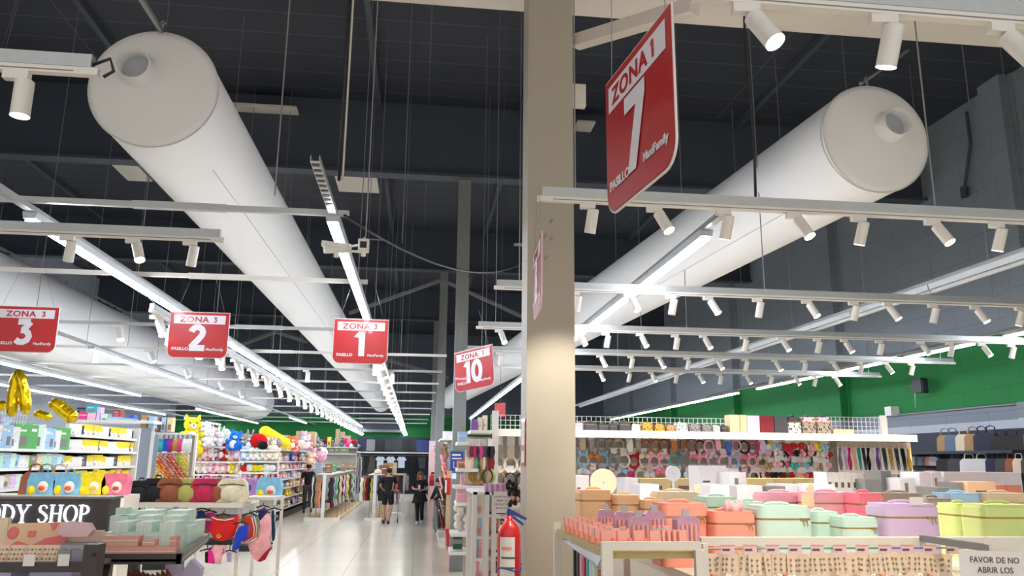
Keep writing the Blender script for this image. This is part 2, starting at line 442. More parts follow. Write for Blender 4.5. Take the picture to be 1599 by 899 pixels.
# knee brace at the near column
struct(MB().cyl(at(899, 66, 5.62), at(1085, 10, 4.6), .07, n=4, smooth=False), 'beam', 'soffit')
tag(MB().box((1.095, 5.52, 4.62), (1.20, 5.58, 4.80)).build('bracket_plate', 'soffit'), 'small beige steel plate fixed to the side of the near column', 'bracket')
# pale flat panels hung under the black deck
for i, (px0, px1, py, lb) in enumerate(((372, 468, 180, 'large beige ceiling panel beside the big white duct end'), (186, 224, 266, 'beige ceiling panel showing behind the thick end of the duct'),
      (292, 326, 366, 'small beige ceiling panel behind the duct, above the spotlight track'), (526, 590, 284, 'beige ceiling panel above the bare end of the steel channel'),
      (562, 604, 380, 'dim ceiling panel behind the white security camera'), (893, 921, 206, 'beige ceiling panel half hidden by the near column'),
      (800, 812, 387, 'tiny beige ceiling panel by the column edge'))):
    a, b_ = atz(px0, py, ZC-.35), atz(px1, py, ZC-.35)
    o = MB().box((a.x, a.y-.6, ZC-.39), (b_.x, a.y+.6, ZC-.35)).cyl((a.x+.1, a.y, ZC-.33), (a.x+.1, a.y, ZC), .01, n=4).cyl((b_.x-.1, a.y, ZC-.33), (b_.x-.1, a.y, ZC), .01, n=4)
    tag(o.build('ceiling_panel', 'soffit'), lb, 'panel')
for px, py, lb in ((803, 203, 'dark square air diffuser in the roof beside the near column'), (1150, 218, 'dark square air diffuser in the roof behind the large hanging sign'),
                   (345, 285, 'dark air diffuser in the roof above the wide duct')):
    c = atz(px, py, ZC)
    mb = MB()
    for k in range(4):
        w = .42-.1*k
        for sx, sy in ((1, 0), (-1, 0), (0, 1), (0, -1)):
            mb.box((c.x+(sx*w-.02 if sx else -w), c.y+(sy*w-.02 if sy else -w), ZC-.05-.02*k), (c.x+(sx*w+.02 if sx else w), c.y+(sy*w+.02 if sy else w), ZC-.001))
    tag(mb.build('air_diffuser_grille', 'darksteel'), lb, 'air vent')

# ------------------------------------------------------------------ fabric ducts
def duct(p0, p1, r0, r1, label, nozzle_at, hook=True, capdome=.1):
    p0, p1 = Vector(p0), Vector(p1)
    t = thing('fabric_air_duct', label, 'duct', p0)
    q = p1-p0; n = 64
    mb = MB(); mb.cyl((0, 0, 0), q, r0, r1, n=n, cap=False)
    mb.cyl(q, q+Vector((0, .05, 0)), r1, r1*.96, n=n)
    b = mb.build('duct_body', 'duct', t)
    prof = [(r0*1.0, .0), (r0*.985, -.02), (r0*.9, -.035), (r0*.6, -.07), (r0*.3, -capdome), (.001, -capdome)]
    MB().lathe(prof, n, c=(0, 0, 0), axis=1).build('end_cap', 'duct', t)
    rim = MB()
    pts = [(math.cos(2*PI*k/72)*r0*1.004, -.005, math.sin(2*PI*k/72)*r0*1.004) for k in range(72)]
    rim.tube(pts, .008, 5, closed=True); rim.build('cap_seam', 'ductrim', t)
    for ang in (-52, -128):
        a = math.radians(ang); sl = MB()
        pp = []
        for k in range(2):
            f0 = .02+k*.9; L_ = q*f0; rr = r0+(r1-r0)*f0
            pp.append((L_.x+math.cos(a)*rr, L_.y, L_.z+math.sin(a)*rr))
        sl.tube(pp, .004, 4).build('side_seam', 'ductrim', t)
    if nozzle_at:
        nx, nz, rr = nozzle_at
        MB().lathe([(rr*1.6, -.045), (rr*1.25, -.08), (rr*1.05, -.14), (rr, -.22), (rr*1.02, -.235), (rr*.96, -.235), (rr*.94, -.12), (rr*.94, -.1)], 32, c=(nx, 0, nz), axis=1).build('nozzle', 'duct', t)
        MB().cyl((nx, -.11, nz), (nx, -.115, nz), rr*.95, n=32).build('nozzle_opening', 'ductin', t)
    if hook:
        MB().cyl((0, .03, r0), (0, .03, r0+.09), .012, n=6).tube([(0, .03, r0+.09), (.02, .03, r0+.11), (0, .03, r0+.13), (-.02, .03, r0+.11)], .006, closed=True).build('hook', 'wire', t)
    return t
dl0, dl1 = at(241, 139, 6.15), at(595, 629, 43)
duct(dl0, dl1, .495, .47, 'long white fabric air duct whose round end hangs over the wide aisle, nozzle on cap', (-.10, .10, .125)); 
dr0, dr1 = at(1365, 217, 6.35), at(700, 622, 40)
duct(dr0, dr1, .515, .5, 'long white fabric air duct running diagonally above the cosmetics towards the green wall', (.10, .08, .13))
d3a, d3b = Vector((-8.3, 6.5, 4.85)), Vector((-8.35, 42.5, 4.85))
t3 = duct(d3a, d3b, .95, .93, 'very wide pale grey fabric duct over the appliance and toy shelves', None, hook=False)
mb = MB()
for k in range(72): mb.box((.42, .2+k*.5, .87), (.45, .52+k*.5, .905))
mb.box((.425, 0, .9), (.445, 36, .93)); mb.build('suspension_rail', 'wire', t3)
t_ = at(250, 50, 6.2)
tag(MB().cyl(at(253, 50, 6.18), at(218, -6, 5.0), .022, n=4, smooth=False).build('duct_support_arm', 'wire'), 'thin grey steel arm holding up the round duct end over the aisle', 'support arm')
tag(MB().cyl(dr0+Vector((-.02, .1, .60)), at(1418, 78, 8.4), .02, n=4, smooth=False).build('duct_support_arm', 'galv'), 'light steel channel rising behind the duct end on the cosmetics side', 'support arm')

# ------------------------------------------------------------------ ceiling grid: light rows, channels, rods
ZL = 3.74
KL = 1.053
def led_proto(m, nm):
    t = thing('linear_light', 'x', 'light')
    MB().prism([(-.045, 0), (-.055, .055), (.055, .055), (.045, 0)], -.745, .745, 1).build('housing', 'galv', t)
    MB().rbox((-.028, -.74, -.034), (.028, .74, .0), .012, axis=1).build('tube', m, t)
    return proto(t)
LED = led_proto('led', 'lit'); LEDOFF = led_proto('ledoff', 'off')
def fit_y(px, py, X):
    d = at(px, py, 1.0)-Vector((0, 0, CZ)); return X/d.x
rows = [
 ('row over the wide aisle', -.67, LED, [(5.65, 44.0)], (4.6, 44.5)),
 ('row above the spotlight run', -2.87, LED, [(5.9, 43.5)], (4.5, 44)),
 ('row above the plush toy shelves', -5.27, LED, [(10.6, 11.4), (13.35, 28.4), (34, 39)], (6, 43)),
 ('row above the appliance boxes', -7.7, LED, [(9.0, 23.2), (29, 40)], (6, 43)),
 ('row near the pale side wall', -10.0, LED, [(11, 33.2), (36, 38.), (39.5, 43.5)], (8, 44)),
 ('row crossing before the cosmetics duct', 2.15, LED, [(5.6, 32.6)], (5.2, 34)),
 ('dark row short of the green wall', 5.02, LEDOFF, [(4.2, 24.5)], (4.0, 25.5)),
 ('row in front of the green wall', 7.75, LED, [(8.0, 9.6), (10.2, 11.8), (12.1, 17.5), (18.6, 31.5)], (6, 33)),
]
for nm, X, P, segs, (y0, y1) in rows:
    X *= KL; y0 *= KL; y1 = min(44.6, y1*KL); segs = [(a*KL, min(44.6, b*KL)) for a, b in segs]
    mb = MB().box((X-.03, y0, ZL+.056), (X+.03, y1, ZL+.062)).box((X-.03, y0, ZL+.062), (X-.026, y1, ZL+.10)).box((X+.026, y0, ZL+.062), (X+.03, y1, ZL+.10))
    tag(mb.build('steel_channel', 'galv'), 'long galvanised channel carrying the '+nm, 'channel')
    kk = 0
    for a, b_ in segs:
        n = max(1, round((b_-a)/1.5)); st = (b_-a)/n
        for k in range(n):
            o = dup(P, (X, a+st*(k+.5), ZL), 0, ('lit' if P is LED else 'unlit')+' white batten light, '+NUM[kk]+' in the '+nm, 'battens of the '+nm.split(',')[0], scale=(1, st/1.5, 1)); kk += 1
# slotted bare end of the channel above the aisle
mb = MB(); 
for k in range(9):
    mb.box((-.73, 4.88+k*.1, ZL+.052), (-.68, 4.92+k*.1, ZL+.0555))
tag(mb.build('channel_slot', 'black'), 'bare slotted front end of the channel above the wide aisle', 'channel end', kind='stuff')
# cross channels
cy = [6.15, 8.63, 12.0, 14.74, 17.5, 20.3, 23.06, 26.4, 30.3, 34.2, 38.4, 42.6]
whr = ['with a pale sleeve, beside the round duct end', 'just beyond the black drooping cable', 'behind the red hanging signs']
for i, y in enumerate(cy):
    x0, x1 = (-3.4 if i == 0 else -12.6), (-.60 if i < 3 else .5)
    mb = MB().box((x0, y-.022, ZL+.105), (x1, y+.022, ZL+.11)).box((x0, y-.022, ZL+.11), (x1, y-.019, ZL+.15)).box((x0, y+.019, ZL+.11), (x1, y+.022, ZL+.15))
    xs = -1.9-.25*i
    mb.box((xs-.35, y-.027, ZL+.10), (xs+.35, y+.027, ZL+.155))
    tag(mb.build('cross_channel', 'offwhite' if i % 2 else 'galv'), 'slim steel cross channel '+(whr[i] if i < 3 else 'hung over the aisle, '+NUM[i]+' one back from the near duct end'), 'channel', 'cross channels over the aisle and toys')
    for x in (-.67, -2.87, -5.27, -7.7, -10.0):
        x_l = x; x *= KL
        if x < x0: continue
        for dx in ((.0,) if i % 3 else (-.35, .35)):
            if x+dx < x0 or (i == 0): continue
            tag(MB().cyl((x+dx, y, ZL+.1), (x+dx, y, ZC if abs(x+8.3) > 1.2 else ZC), .006 if y < 15 else .009, n=4).build('suspension_rod', 'wire'),
                ('' if dx == 0 else 'first ' if dx < 0 else 'second ')+'thin threaded rod, '+NUM[i]+' bay, hanging over '+{-.67: 'the aisle', -2.87: 'the spotlight run', -5.27: 'the plush shelves', -7.7: 'the appliance shelves', -10.0: 'the side wall racks'}[x_l], 'rod', 'rods over '+str(abs(int(x)))+' line') if not (-9.4 < x+dx < -7.2) else None
for px, Y, lb in ((439, 5.84, 'thin rod crossing the side of the big duct'), (579, 5.84, 'long thin rod dropping to the security camera'), (640, 9.0, 'thin rod just beyond the security camera')):
    b0 = at(px-12, 380 if px != 439 else 330, Y)
    if px == 439: b0.z = ZL+.15
    if px == 579: b0 = at(571, 372, Y)
    tag(MB().cyl(b0, (b0.x, b0.y, ZC), .007, n=4).build('suspension_rod', 'wire'), lb, 'rod')
mb = MB()
a = at(551, 0, 5.9); a = Vector((-.60, 5.3, 0))
mb.tube([(-.60, 5.3, ZL+.1), (-.60, 5.3, 5.2), (-.60, 5.3, 7.2), (-.52, 5.3, 7.3), (-.62, 5.3, 7.5), (-.6, 5.3, ZC)], .012, 5)
tag(mb.build('power_cable', 'black'), 'thick dark feed cable dropping to the bare channel end over the aisle', 'cable')
mb = MB().cyl((-.575, 5.3, ZL+.1), (-.575, 5.3, ZC), .008, n=5)
tag(mb.build('suspension_rod', 'soffit'), 'pale rod beside the dark feed cable above the channel end', 'rod')
pts = []
A_, B_ = at(538, 336, 6.0), at(822, 408, 12.0)
for k in range(13):
    f = k/12; p = A_.lerp(B_, f); p.z -= .55*4*f*(1-f)*.55; pts.append(p)
tag(MB().tube(pts, .012, 5).build('slack_cable', 'black'), 'black cable sagging from the channel end towards the near column', 'cable')

# ------------------------------------------------------------------ spotlights on tracks
def spot_proto(tilt_x, tilt_y, light, r=.037, L_=.155):
    """adapter on a track, short stem, cylinder; origin on the underside of the track"""
    t = thing('track_spotlight', 'x', 'spotlight')
    MB().box((-.055, -.018, -.036), (.045, .018, 0)).box((-.03, -.012, 0), (.03, .012, .006)).build('adapter', 'offwhite', t)
    MB().cyl((.03, 0, -.036), (.03, 0, -.062), .009, n=8).build('stem', 'offwhite', t)
    R = Matrix.Rotation(tilt_x, 3, 'X') @ Matrix.Rotation(tilt_y, 3, 'Y')
    d = R@Vector((0, 0, -1)); p0 = Vector((.03, 0, -.055))-d*.012; p1 = p0+d*L_
    mb = MB().cyl(p0, p1, r, n=20, cap=False).cyl(p0, p0-d*.006, r, r*.75, n=20)
    mb.cyl(p0+d*.058, p0+d*.062, r*1.012, n=20)
    mb.build('lamp_head', 'offwhite', t)
    MB().cyl(p1-d*.006, p1-d*.003, r*.94, n=20).build('lens', 'spotface', t)
    if light:
        ld = bpy.data.lights.new('spot_beam', 'SPOT'); ld.energy = SPOT_W; ld.color = (1, .9, .78); ld.spot_size = 1.15; ld.spot_blend = .7; ld.shadow_soft_size = .03
        lo = bpy.data.objects.new('spot_beam', ld); COL.objects.link(lo); lo.parent = t; lo.location = p1+d*.002
        lo.rotation_euler = d.to_track_quat('-Z', 'Y').to_euler()
    return proto(t)
SPA = spot_proto(-.42, -.32, True)      # tips towards the entrance: glowing lens in view
SPB = spot_proto(.30, .14, True)        # tips away
SPA0 = spot_proto(-.42, -.32, False); SPB0 = spot_proto(.30, .14, False)
SPV = spot_proto(0, .0, False)
def track(p, q, label, name='spotlight_track'):
    """rail (aluminium upper, white lower track); p, q are end points of the underside"""
    p, q = Vector(p), Vector(q); t = thing(name, label, 'track', p)
    L_ = (q-p).length; a = math.atan2(q.y-p.y, q.x-p.x); t.rotation_euler = (0, 0, a)
    MB().box((.03, -.022, .034), (L_-.03, .022, .095)).build('carrier_rail', 'galv', t)
    MB().box((0, -.018, 0), (L_, .018, .034)).box((.1, -.0185, .010), (L_-.1, -.018, .016), 1).build('track_bar', ['offwhite', 'grey'], t)
    return t
ZT = 3.60
TR = [
 (2.50, .95, 8.8, [1180, 1395, 1578], 'A A B', 'large track under the soffit, at the entrance'),
 (4.83, .722, 8.8, [926, 1030, 1138, 1248, 1349, 1464, 1565], 'B A B A B A B', 'track beside the large red sign'),
 (7.55, .700, 8.8, [903, 987, 1053, 1111, 1188, 1265, 1338, 1391, 1462, 1528, 1597], 'B A B A B A B A B A B', 'third track back, crossing the column'),
 (9.95, .700, 8.8, [783, 907, 950, 1003, 1058, 1102, 1166, 1224, 1280, 1322, 1377, 1442, 1487, 1537, 1583], 'A A B A B A B A B A B A B A B', 'fourth track back'),
 (12.15, .700, 8.85, [783, 940, 988, 1031, 1076, 1122, 1167, 1213, 1258, 1303, 1346, 1386, 1426], 'B A B A B A B A B A B A B', 'fifth track back, ending before the green wall'),
 (14.3, .94, 8.85, [938, 984, 1019, 1057, 1093, 1126, 1167, 1205, 1243, 1274, 1306], 'A B A B A B A B A B A', 'short sixth track, ending before the green wall'),
]
for ti, (Y, x0, x1, pxs, ab, lb) in enumerate(TR):
    track((x0, Y, ZT), (x1, Y, ZT), 'white spotlight rail, '+lb, 'spotlight_track')
    for k, (px, c) in enumerate(zip(pxs, ab.split())):
        x = at(px, 449.5, Y).x
        # correct for height: solve position along the track seen at this px
        for _ in range(6):
            d = Vector((x, Y, ZT-.08-CZ)); sx = 799.5+FPX*d.dot(CR)/d.dot(CF); x += (px-sx)*d.dot(CF)/FPX
        P = {'A': SPA if Y < 13 else SPA0, 'B': SPB if Y < 8 else SPB0}[c]
        if ti == 0: P = SPA if k != 1 else SPB
        dup(P, (x-.03, Y, ZT), random.uniform(-.15, .15), ('glowing' if c == 'A' else 'turned-away')+' white spotlight, '+NUM[k]+' from the column on the '+lb.split(',')[0], 'spotlights on the '+lb.split(',')[0])
    xs = [x0+.25+(x1-x0-.5)*k/3 for k in range(4)]
    if Y > 2.6:
        for j, x in enumerate(xs):
            tag(MB().cyl((x, Y, ZT+.095), (x, Y, ZC if Y > 6 else 5.65), .006, n=4).build('suspension_rod', 'wire'), 'thin rod holding the '+lb.split(',')[0]+', '+NUM[j]+' from the column', 'rod')
track((-4.6, 3.42, ZT), (-1.46, 3.42, ZT), 'white rail with a single spotlight close to the round duct end')
track((-5.2, 6.1, ZT-.02), (-1.53, 6.1, ZT-.02), 'white rail with three spotlights passing under the lit batten row')
dup(SPV, (at(35, 150, 3.42).x-.03, 3.42, ZT), 0, 'white spotlight hanging straight down at the upper corner near the duct end', scale=1.05)
for px, P, lb in ((110, SPB, 'first'), (213, SPA, 'glowing middle'), (303, SPB, 'last')):
    dup(P, (at(px, 390, 6.1).x-.03, 6.1, ZT-.02), .1, 'white cylinder spotlight, '+lb+' of three on the rail under the duct')
tag(MB().tube([(-1.5, 3.42, ZT+.05), (-1.42, 3.42, ZT+.09), (-1.40, 3.42, ZT+.03), (-1.44, 3.42, ZT+.0)], .008, 5).build('loose_wire', 'black'), 'short loose black wire looping out of the rail end by the duct', 'wire')
x_ = -1.62
tag(MB().tube([(x_-.25+.04*math.sin(k), 3.42, ZT+.1+.35*k) for k in range(6)], .007, 5).build('coiled_cable', 'black'), 'dark cable rising beside the duct end from the near rail', 'cable')
x2 = at(1180, 315, 4.83).x
tag(MB().tube([(x2+.01*math.sin(k*1.3), 4.83, ZT+.09+.3*k) for k in range(7)], .010, 5).build('coiled_cable', 'black'), 'dark cable rising behind the large sign to the roof', 'cable')
# two long runs of small spotlights along the aisle
for X, y0, y1, stp, lb in ((-2.78, 8.6, 42, .62, 'long run under the battens over the toys'), (-.62, 11.3, 42, .62, 'long run above the wide aisle')):
    t = track((X, y0-.2, 3.42), (X, y1, 3.42), 'white spotlight track hung below, '+lb)
    MBh = MB()
    n = int((y1-y0)/3.2)
    for k in range(n):
        MBh.cyl((0+.2+3.2*k, 0, .095), (.2+3.2*k+.04, (.24 if X < -2 else .085), .325), .005, n=4)
    MBh.build('hanger_wire', 'wire', t)
    k = 0; y = y0
    while y < y1-.3:
        rz = (PI if k % 2 else 0)+random.uniform(-.3, .3)
        P = SPA0 if k % 2 == 0 else SPB0
        dup(P, (X, y, 3.42), rz, 'small '+('crosswise' if k % 2 else 'forward-facing')+' white spotlight, '+NUM[k]+' on the '+lb, 'spotlights of the '+lb, scale=1.2)
        y += stp; k += 1
for px, py, Y, lb in ((480, 566, 17.5, 'white spotlight alone on a cross channel beside the duct'), (612, 560, 17.5, 'single white spotlight next to the sign with the number one'),
                      (147, 556, 14.74, 'white spotlight under the batten row over the plush toys'), (183, 523, 12.0, 'white floodlight head above the plush batten row')):
    p = at(px, py-12, Y)
    dup(SPV if px != 183 else SPA0, (p.x, Y, ZL+.105), 0, lb, scale=1.3)
for i, (px, py, Y) in enumerate(((231, 562, 14.74), (286, 584, 17.5), (340, 607, 20.3), (372, 617, 23.06))):
    dup(SPA0, (at(px, py, Y).x, Y, ZL+.105), .6, 'small white floodlight over the plush shelves, '+NUM[i]+' along the wide duct', scale=1.2)

# ------------------------------------------------------------------ hanging red signs
def round_sign(w, h, r, n=6):
    p = [(-w/2, h/2), (-w/2, -h/2+r)]
    p += [(-w/2+r-r*math.cos(PI/2*k/n), -h/2+r-r*math.sin(PI/2*k/n)) for k in range(1, n+1)]
    p += [(w/2-r+r*math.sin(PI/2*k/n), -h/2+r-r*math.cos(PI/2*k/n)) for k in range(0, n+1)]
    p += [(w/2, h/2)]
    return p
def zone_sign(c, w, h, rz, zone, num, label, roll=0, hang=.5, nsx=1.0):
    t = thing('hanging_sign', label, 'sign', c); t.rotation_euler = (0, roll, rz)
    MB().prism(round_sign(w, h, .07), -.006, .006, 1).build('sign_board', 'signred', t)
    pe = round_sign(w+.008, h+.008, .074)
    MB().tube([(x, 0, z) for x, z in pe], .0045, 5, closed=True).build('board_edge', 'paper', t)
    for s_, nm in ((-1, 'front'), (1, 'back')):
        y = -.0075*1 if s_ < 0 else .0075
        MB().box((-w*.44, min(y, y*1.1), h*.245), (w*.44, max(y, y*1.1), h*.44)).build('header_band', 'signwhite', t)
        rot = (PI/2, 0, 0) if s_ < 0 else (PI/2, 0, PI)
        e = -s_
        yy = y*1.25
        def T(s, size, m, x, z, bold, al, sx=1.0, space=1.0):
            text(s, size, 'lettering', m, t, (x*(1 if s_ < 0 else -1), yy, z), rot, bold, .0008, al, sx, space)
        T('ZONA', h*.175, 'signred', -w*.09, h*.283, .026, 'CENTER', 1.15, 1.1)
        digits(zone, h*.122, 'signred', t, yy, h*.343, s_ > 0, w*.27, w=.2)
        digits(num, h*.56, 'signwhite', t, yy, -h*.06, s_ > 0, .0, w=.24)
        T('PASILLO', h*.092, 'signwhite', -w*.435, -h*.345, .03, 'LEFT', 1.05)
        T('MaxiFamily', h*.084, 'signwhite', w*.44, -h*.345, .018, 'RIGHT', 1.0)
    MB().tube([(-w*.42, 0, h*.5-.01), (-w*.2, 0, h*.5+hang)], .0016, 4).tube([(w*.42, 0, h*.5-.01), (w*.2, 0, h*.5+hang)], .0016, 4).build('hanging_string', 'wire', t)
    return t
def sign_px(x0, x1, y0, y1, Y, **k):
    a, b_ = at(x0, (y0+y1)/2, Y), at(x1, (y0+y1)/2, Y); zt, zb = at((x0+x1)/2, y0, Y).z, at((x0+x1)/2, y1, Y).z
    return zone_sign(((a.x+b_.x)/2, Y, (zt+zb)/2), b_.x-a.x, zt-zb, 0, hang=3.865-zt, **k)
sign_px(521, 605, 499, 567, 8.6, zone='3', num='1', label='red hanging aisle sign with the number one, below the lit batten row')
sign_px(264, 356, 488, 558, 8.6, zone='3', num='2', label='red hanging aisle sign with the number two, amid the spotlight run')
sign_px(-11, 89, 479, 549, 8.6, zone='3', num='3', label='red hanging aisle sign with the number three, at the picture edge')
pa, pb = Vector((at(950, 230, 2.44).x, 2.44, 0)), Vector((at(1053, 130, 1.93).x, 1.93, 0))
zone_sign(((pa.x+pb.x)/2, (pa.y+pb.y)/2, 2.975), (pb-pa).length, .466, math.atan2(pb.y-pa.y, pb.x-pa.x), '1', '7', 'large red hanging sign with the number seven, beside the near column', hang=2.44)
pa, pb = Vector((at(834, 450, 5.18).x, 5.18, 0)), Vector((at(846, 420, 4.65).x, 4.65, 0))
zone_sign(((pa.x+pb.x)/2, (pa.y+pb.y)/2, 3.11), (pb-pa).length, .46, math.atan2(pb.y-pa.y, pb.x-pa.x), '1', '8', 'red hanging sign with the number eight, seen nearly edge-on before the column', hang=.3)
pa, pb = Vector((at(711, 580, 8.95).x, 8.95, 0)), Vector((at(770, 575, 8.5).x, 8.5, 0))
zone_sign(((pa.x+pb.x)/2, 8.72, (at(740, 540, 8.7).z+at(740, 611, 8.7).z)/2), (pb-pa).length, .44, math.atan2(pb.y-pa.y, pb.x-pa.x), '1', '10', 'tilted red hanging sign with the number ten, over the accessory shelves', roll=-.09, hang=.42)
p = at(781, 640, 11.5)
t = thing('hanging_sign', 'tiny far red and white hanging sign, over the slim white upright', 'sign', p); t.rotation_euler = (0, 0, -.9)
MB().cyl((0, 0, .1), (0, 0, ZC-p.z), .002, n=4).build('hanging_string', 'wire', t)
MB().prism(round_sign(.22, .2, .04), -.006, .006, 1).build('sign_board', 'signred', t); MB().box((-.11, -.008, -.1), (.11, .008, -.02)); MB().cyl((0, 0, .1), (0, 0, ZC-p.z), .002, n=4).build('hanging_string', 'wire', t)

# ------------------------------------------------------------------ camera, speaker, cage on the back wall
c = at(568, 383, 5.9)
t = thing('security_camera', 'white bullet security camera on an arm beside the lit batten row', 'camera', c)
MB().rbox((-.04, -.04, -.05), (.04, .04, .04), .012).tube([(-.02, 0, .04), (0, 0, .065), (.02, 0, .04)], .004).build('junction_box', 'white', t)
MB().rbox((-.025, -.046, -.03), (.025, -.04, .02), .005, axis=1).build('box_window', 'black', t)
MB().tube([(-.04, 0, .0), (-.09, 0, -.01), (-.14, 0, -.015)], .009, 6).tube([(.0, 0, -.055), (-.06, 0, -.05), (-.13, 0, -.05)], .009, 6).cyl((0, 0, -.05), (0, 0, -.085), .018, n=10).cyl((-.2, 0, -.075), (-.2, 0, -.1), .02, n=10).build('bracket', 'white', t)
MB().cyl((-.10, .03, -.02), (-.29, -.03, -.045), .034, .038, n=16).box((-.31, -.05, -.03), (-.12, .02, .005), R=Matrix.Rotation(.1, 3, 'Y')).build('camera_body', 'white', t)
c = at(1436, 602, 9.9)
Ysp = fit_y(1436, 602, XR-.25); c = at(1436, 602, Ysp)
t = thing('wall_speaker', 'small black loudspeaker mounted on the green wall', 'speaker', c, .5)
MB().prism([(-.13, -.1), (-.1, .1), (.1, .1), (.13, -.1)], -.15, .15, 2).build('cabinet', 'black', t)
MB().rbox((-.11, -.12, -.13), (.11, -.101, .13), .02, axis=1).build('grille', 'darksteel', t)
MB().box((-.03, .1, -.03), (.03, .22, .03)).build('bracket', 'black', t)
MB().cyl((0.02, .12, -.02), (0.03, .15, -.45), .006, n=5).build('cable', 'wire', t)
c = at(1393, 642, fit_y(1393, 642, XR-.1))
tag(MB().box((c.x-.1, c.y-.12, c.z-.1), (c.x+.1, c.y+.12, c.z+.1)).build('junction_box', 'white'), 'small pale junction box at the lower edge of the green band', 'junction box')
# conduit along lower edge of the green band
tag(MB().cyl((XR-.03, 8, 3.04), (XR-.03, 44, 3.04), .025, n=6).build('wall_conduit', 'wire'), 'thin conduit along the lower edge of the green band', 'conduit')
# conduit high on the right wall
p = Vector((XR-.08, 14.0, 0))
tag(MB().cyl((XR-.08, 13.3, 8.75), (XR-.08, 13.3, 8.1), .03, n=8).cyl((XR-.08, 13.3, 8.1), (XR-.08, 13.6, 7.3), .03, n=8).cyl((XR-.1, 13.6, 7.3), (XR-.1, 13.6, 7.1), .07, n=10).build('wall_conduit', 'darksteel'), 'grey conduit with a round box high on the block wall', 'conduit')
# roller shutter case on the back wall
a, b_ = at(566, 655, 44.6), at(624, 671, 44.6)
t = thing('wall_vent', 'long pale framed louvre vent on the green back wall under the duct end', 'vent', (0, 0, 0))
MB().box((a.x, 44.7, b_.z), (b_.x, 44.95, a.z)).build('louvre_panel', 'darksteel', t)
mb = MB().box((a.x-.1, 44.6, b_.z-.14), (b_.x+.1, 44.95, b_.z)).box((a.x-.1, 44.6, a.z), (b_.x+.1, 44.95, a.z+.14)).box((b_.x, 44.6, b_.z), (b_.x+.1, 44.95, a.z)).box((a.x-.1, 44.6, b_.z), (a.x, 44.95, a.z))
mb.build('vent_frame', 'steel', t)
# ================================================================== merchandise: prototypes
def box_proto(kind, w, d, h, printed):
    """carton: tinted body, printed panel(s) on its faces"""
    mb = MB().box((-w/2, -d/2, 0), (w/2, d/2, h))
    e = .002
    if printed == 'lower':          # white lower front with pointed shape
        mb.add([(-w*.45, -d/2-e, h*.02), (w*.45, -d/2-e, h*.02), (w*.45, -d/2-e, h*.34), (0, -d/2-e, h*.52), (-w*.45, -d/2-e, h*.34)], [(0, 1, 2, 3, 4)], 1)
        mb.box((-w*.06, -d/2-2*e, h*.08), (w*.06, -d/2-e, h*.26), 2)
    elif printed == 'picture':      # pale carton with a dark picture and two lines
        mb.box((-w*.3, -d/2-e, h*.12), (w*.3, -d/2, h*.5), 2); mb.box((-w*.3, -d/2-e, h*.7), (w*.2, -d/2, h*.78), 1)
    elif printed == 'lines':
        mb.box((-w*.4, -d/2-e, h*.72), (w*.4, -d/2, h*.84), 1); mb.box((-w*.4, -d/2-e, h*.3), (w*.1, -d/2, h*.36), 2)
    elif printed == 'stripe':
        mb.box((-w/2, -d/2-e, h*.55), (w/2, -d/2, h*.62), 1)
    elif printed == 'edge':
        for x in (-w*.25, 0, w*.25): mb.box((x-.0015, -d/2-.001, 0), (x+.0015, -d/2, h), 1)
    o = mb.build(kind, [T_CARD, 'paper', 'grey'], col=(220, 220, 220)); tag(o, 'x', 'box'); return proto(o)
B_LOW = box_proto('product_box', .13, .16, .17, 'lower')
B_PIC = box_proto('product_box', .15, .18, .24, 'picture')
B_LIN = box_proto('product_box', .12, .16, .28, 'lines')
B_PLAIN = box_proto('product_box', .16, .16, .2, 'plain')
B_STR = box_proto('product_box', .18, .18, .12, 'stripe')

def plush_proto(ears, sc=1.0):
    """sitting soft toy, 1 unit tall about .40 m, facing -y"""
    t = thing('plush_toy', 'x', 'soft toy')
    b = MB(); b.ell((0, 0, .12), (.115, .10, .13), 14).ell((0, -.01, .285), (.105, .095, .095), 14)
    for s_ in (-1, 1):
        b.ell((s_*.115, -.05, .155), (.035, .065, .04), 8, R=Matrix.Rotation(s_*.5, 3, 'Z'))
        b.ell((s_*.08, -.11, .045), (.045, .075, .045), 8)
        if ears == 'round': b.ell((s_*.078, 0, .365), (.038, .022, .038), 8)
        elif ears == 'long': b.ell((s_*.06, .01, .43), (.028, .02, .09), 8, R=Matrix.Rotation(s_*.18, 3, 'Y'))
        elif ears == 'floppy': b.ell((s_*.115, -.005, .27), (.024, .035, .08), 8)
        elif ears == 'point': b.cyl((s_*.068, 0, .35), (s_*.085, 0, .415), .035, .004, n=8)
    b.build('plush_body', T_PLUSH, t)
    MB().ell((0, -.095, .262), (.045, .03, .032), 8).ell((0, -.088, .12), (.07, .03, .08), 8).build('muzzle', 'muzzle', t)
    f = MB().ell((0, -.125, .272), (.012, .008, .009), 6)
    for s_ in (-1, 1): f.ell((s_*.042, -.098, .305), (.0095, .007, .011), 6)
    f.build('face', 'face', t)
    return proto(t)
PL = {k: plush_proto(k) for k in ('round', 'long', 'floppy', 'point')}
def ball_proto():
    t = thing('plush_cushion', 'x', 'soft toy')
    MB().ell((0, 0, .12), (.14, .10, .12), 14).build('cushion_body', T_PLUSH, t)
    f = MB()
    for s_ in (-1, 1): f.ell((s_*.045, -.094, .14), (.01, .008, .013), 6)
    f.ell((0, -.102, .11), (.014, .006, .007), 6); f.build('face', 'face', t); return proto(t)
PBALL = ball_proto()

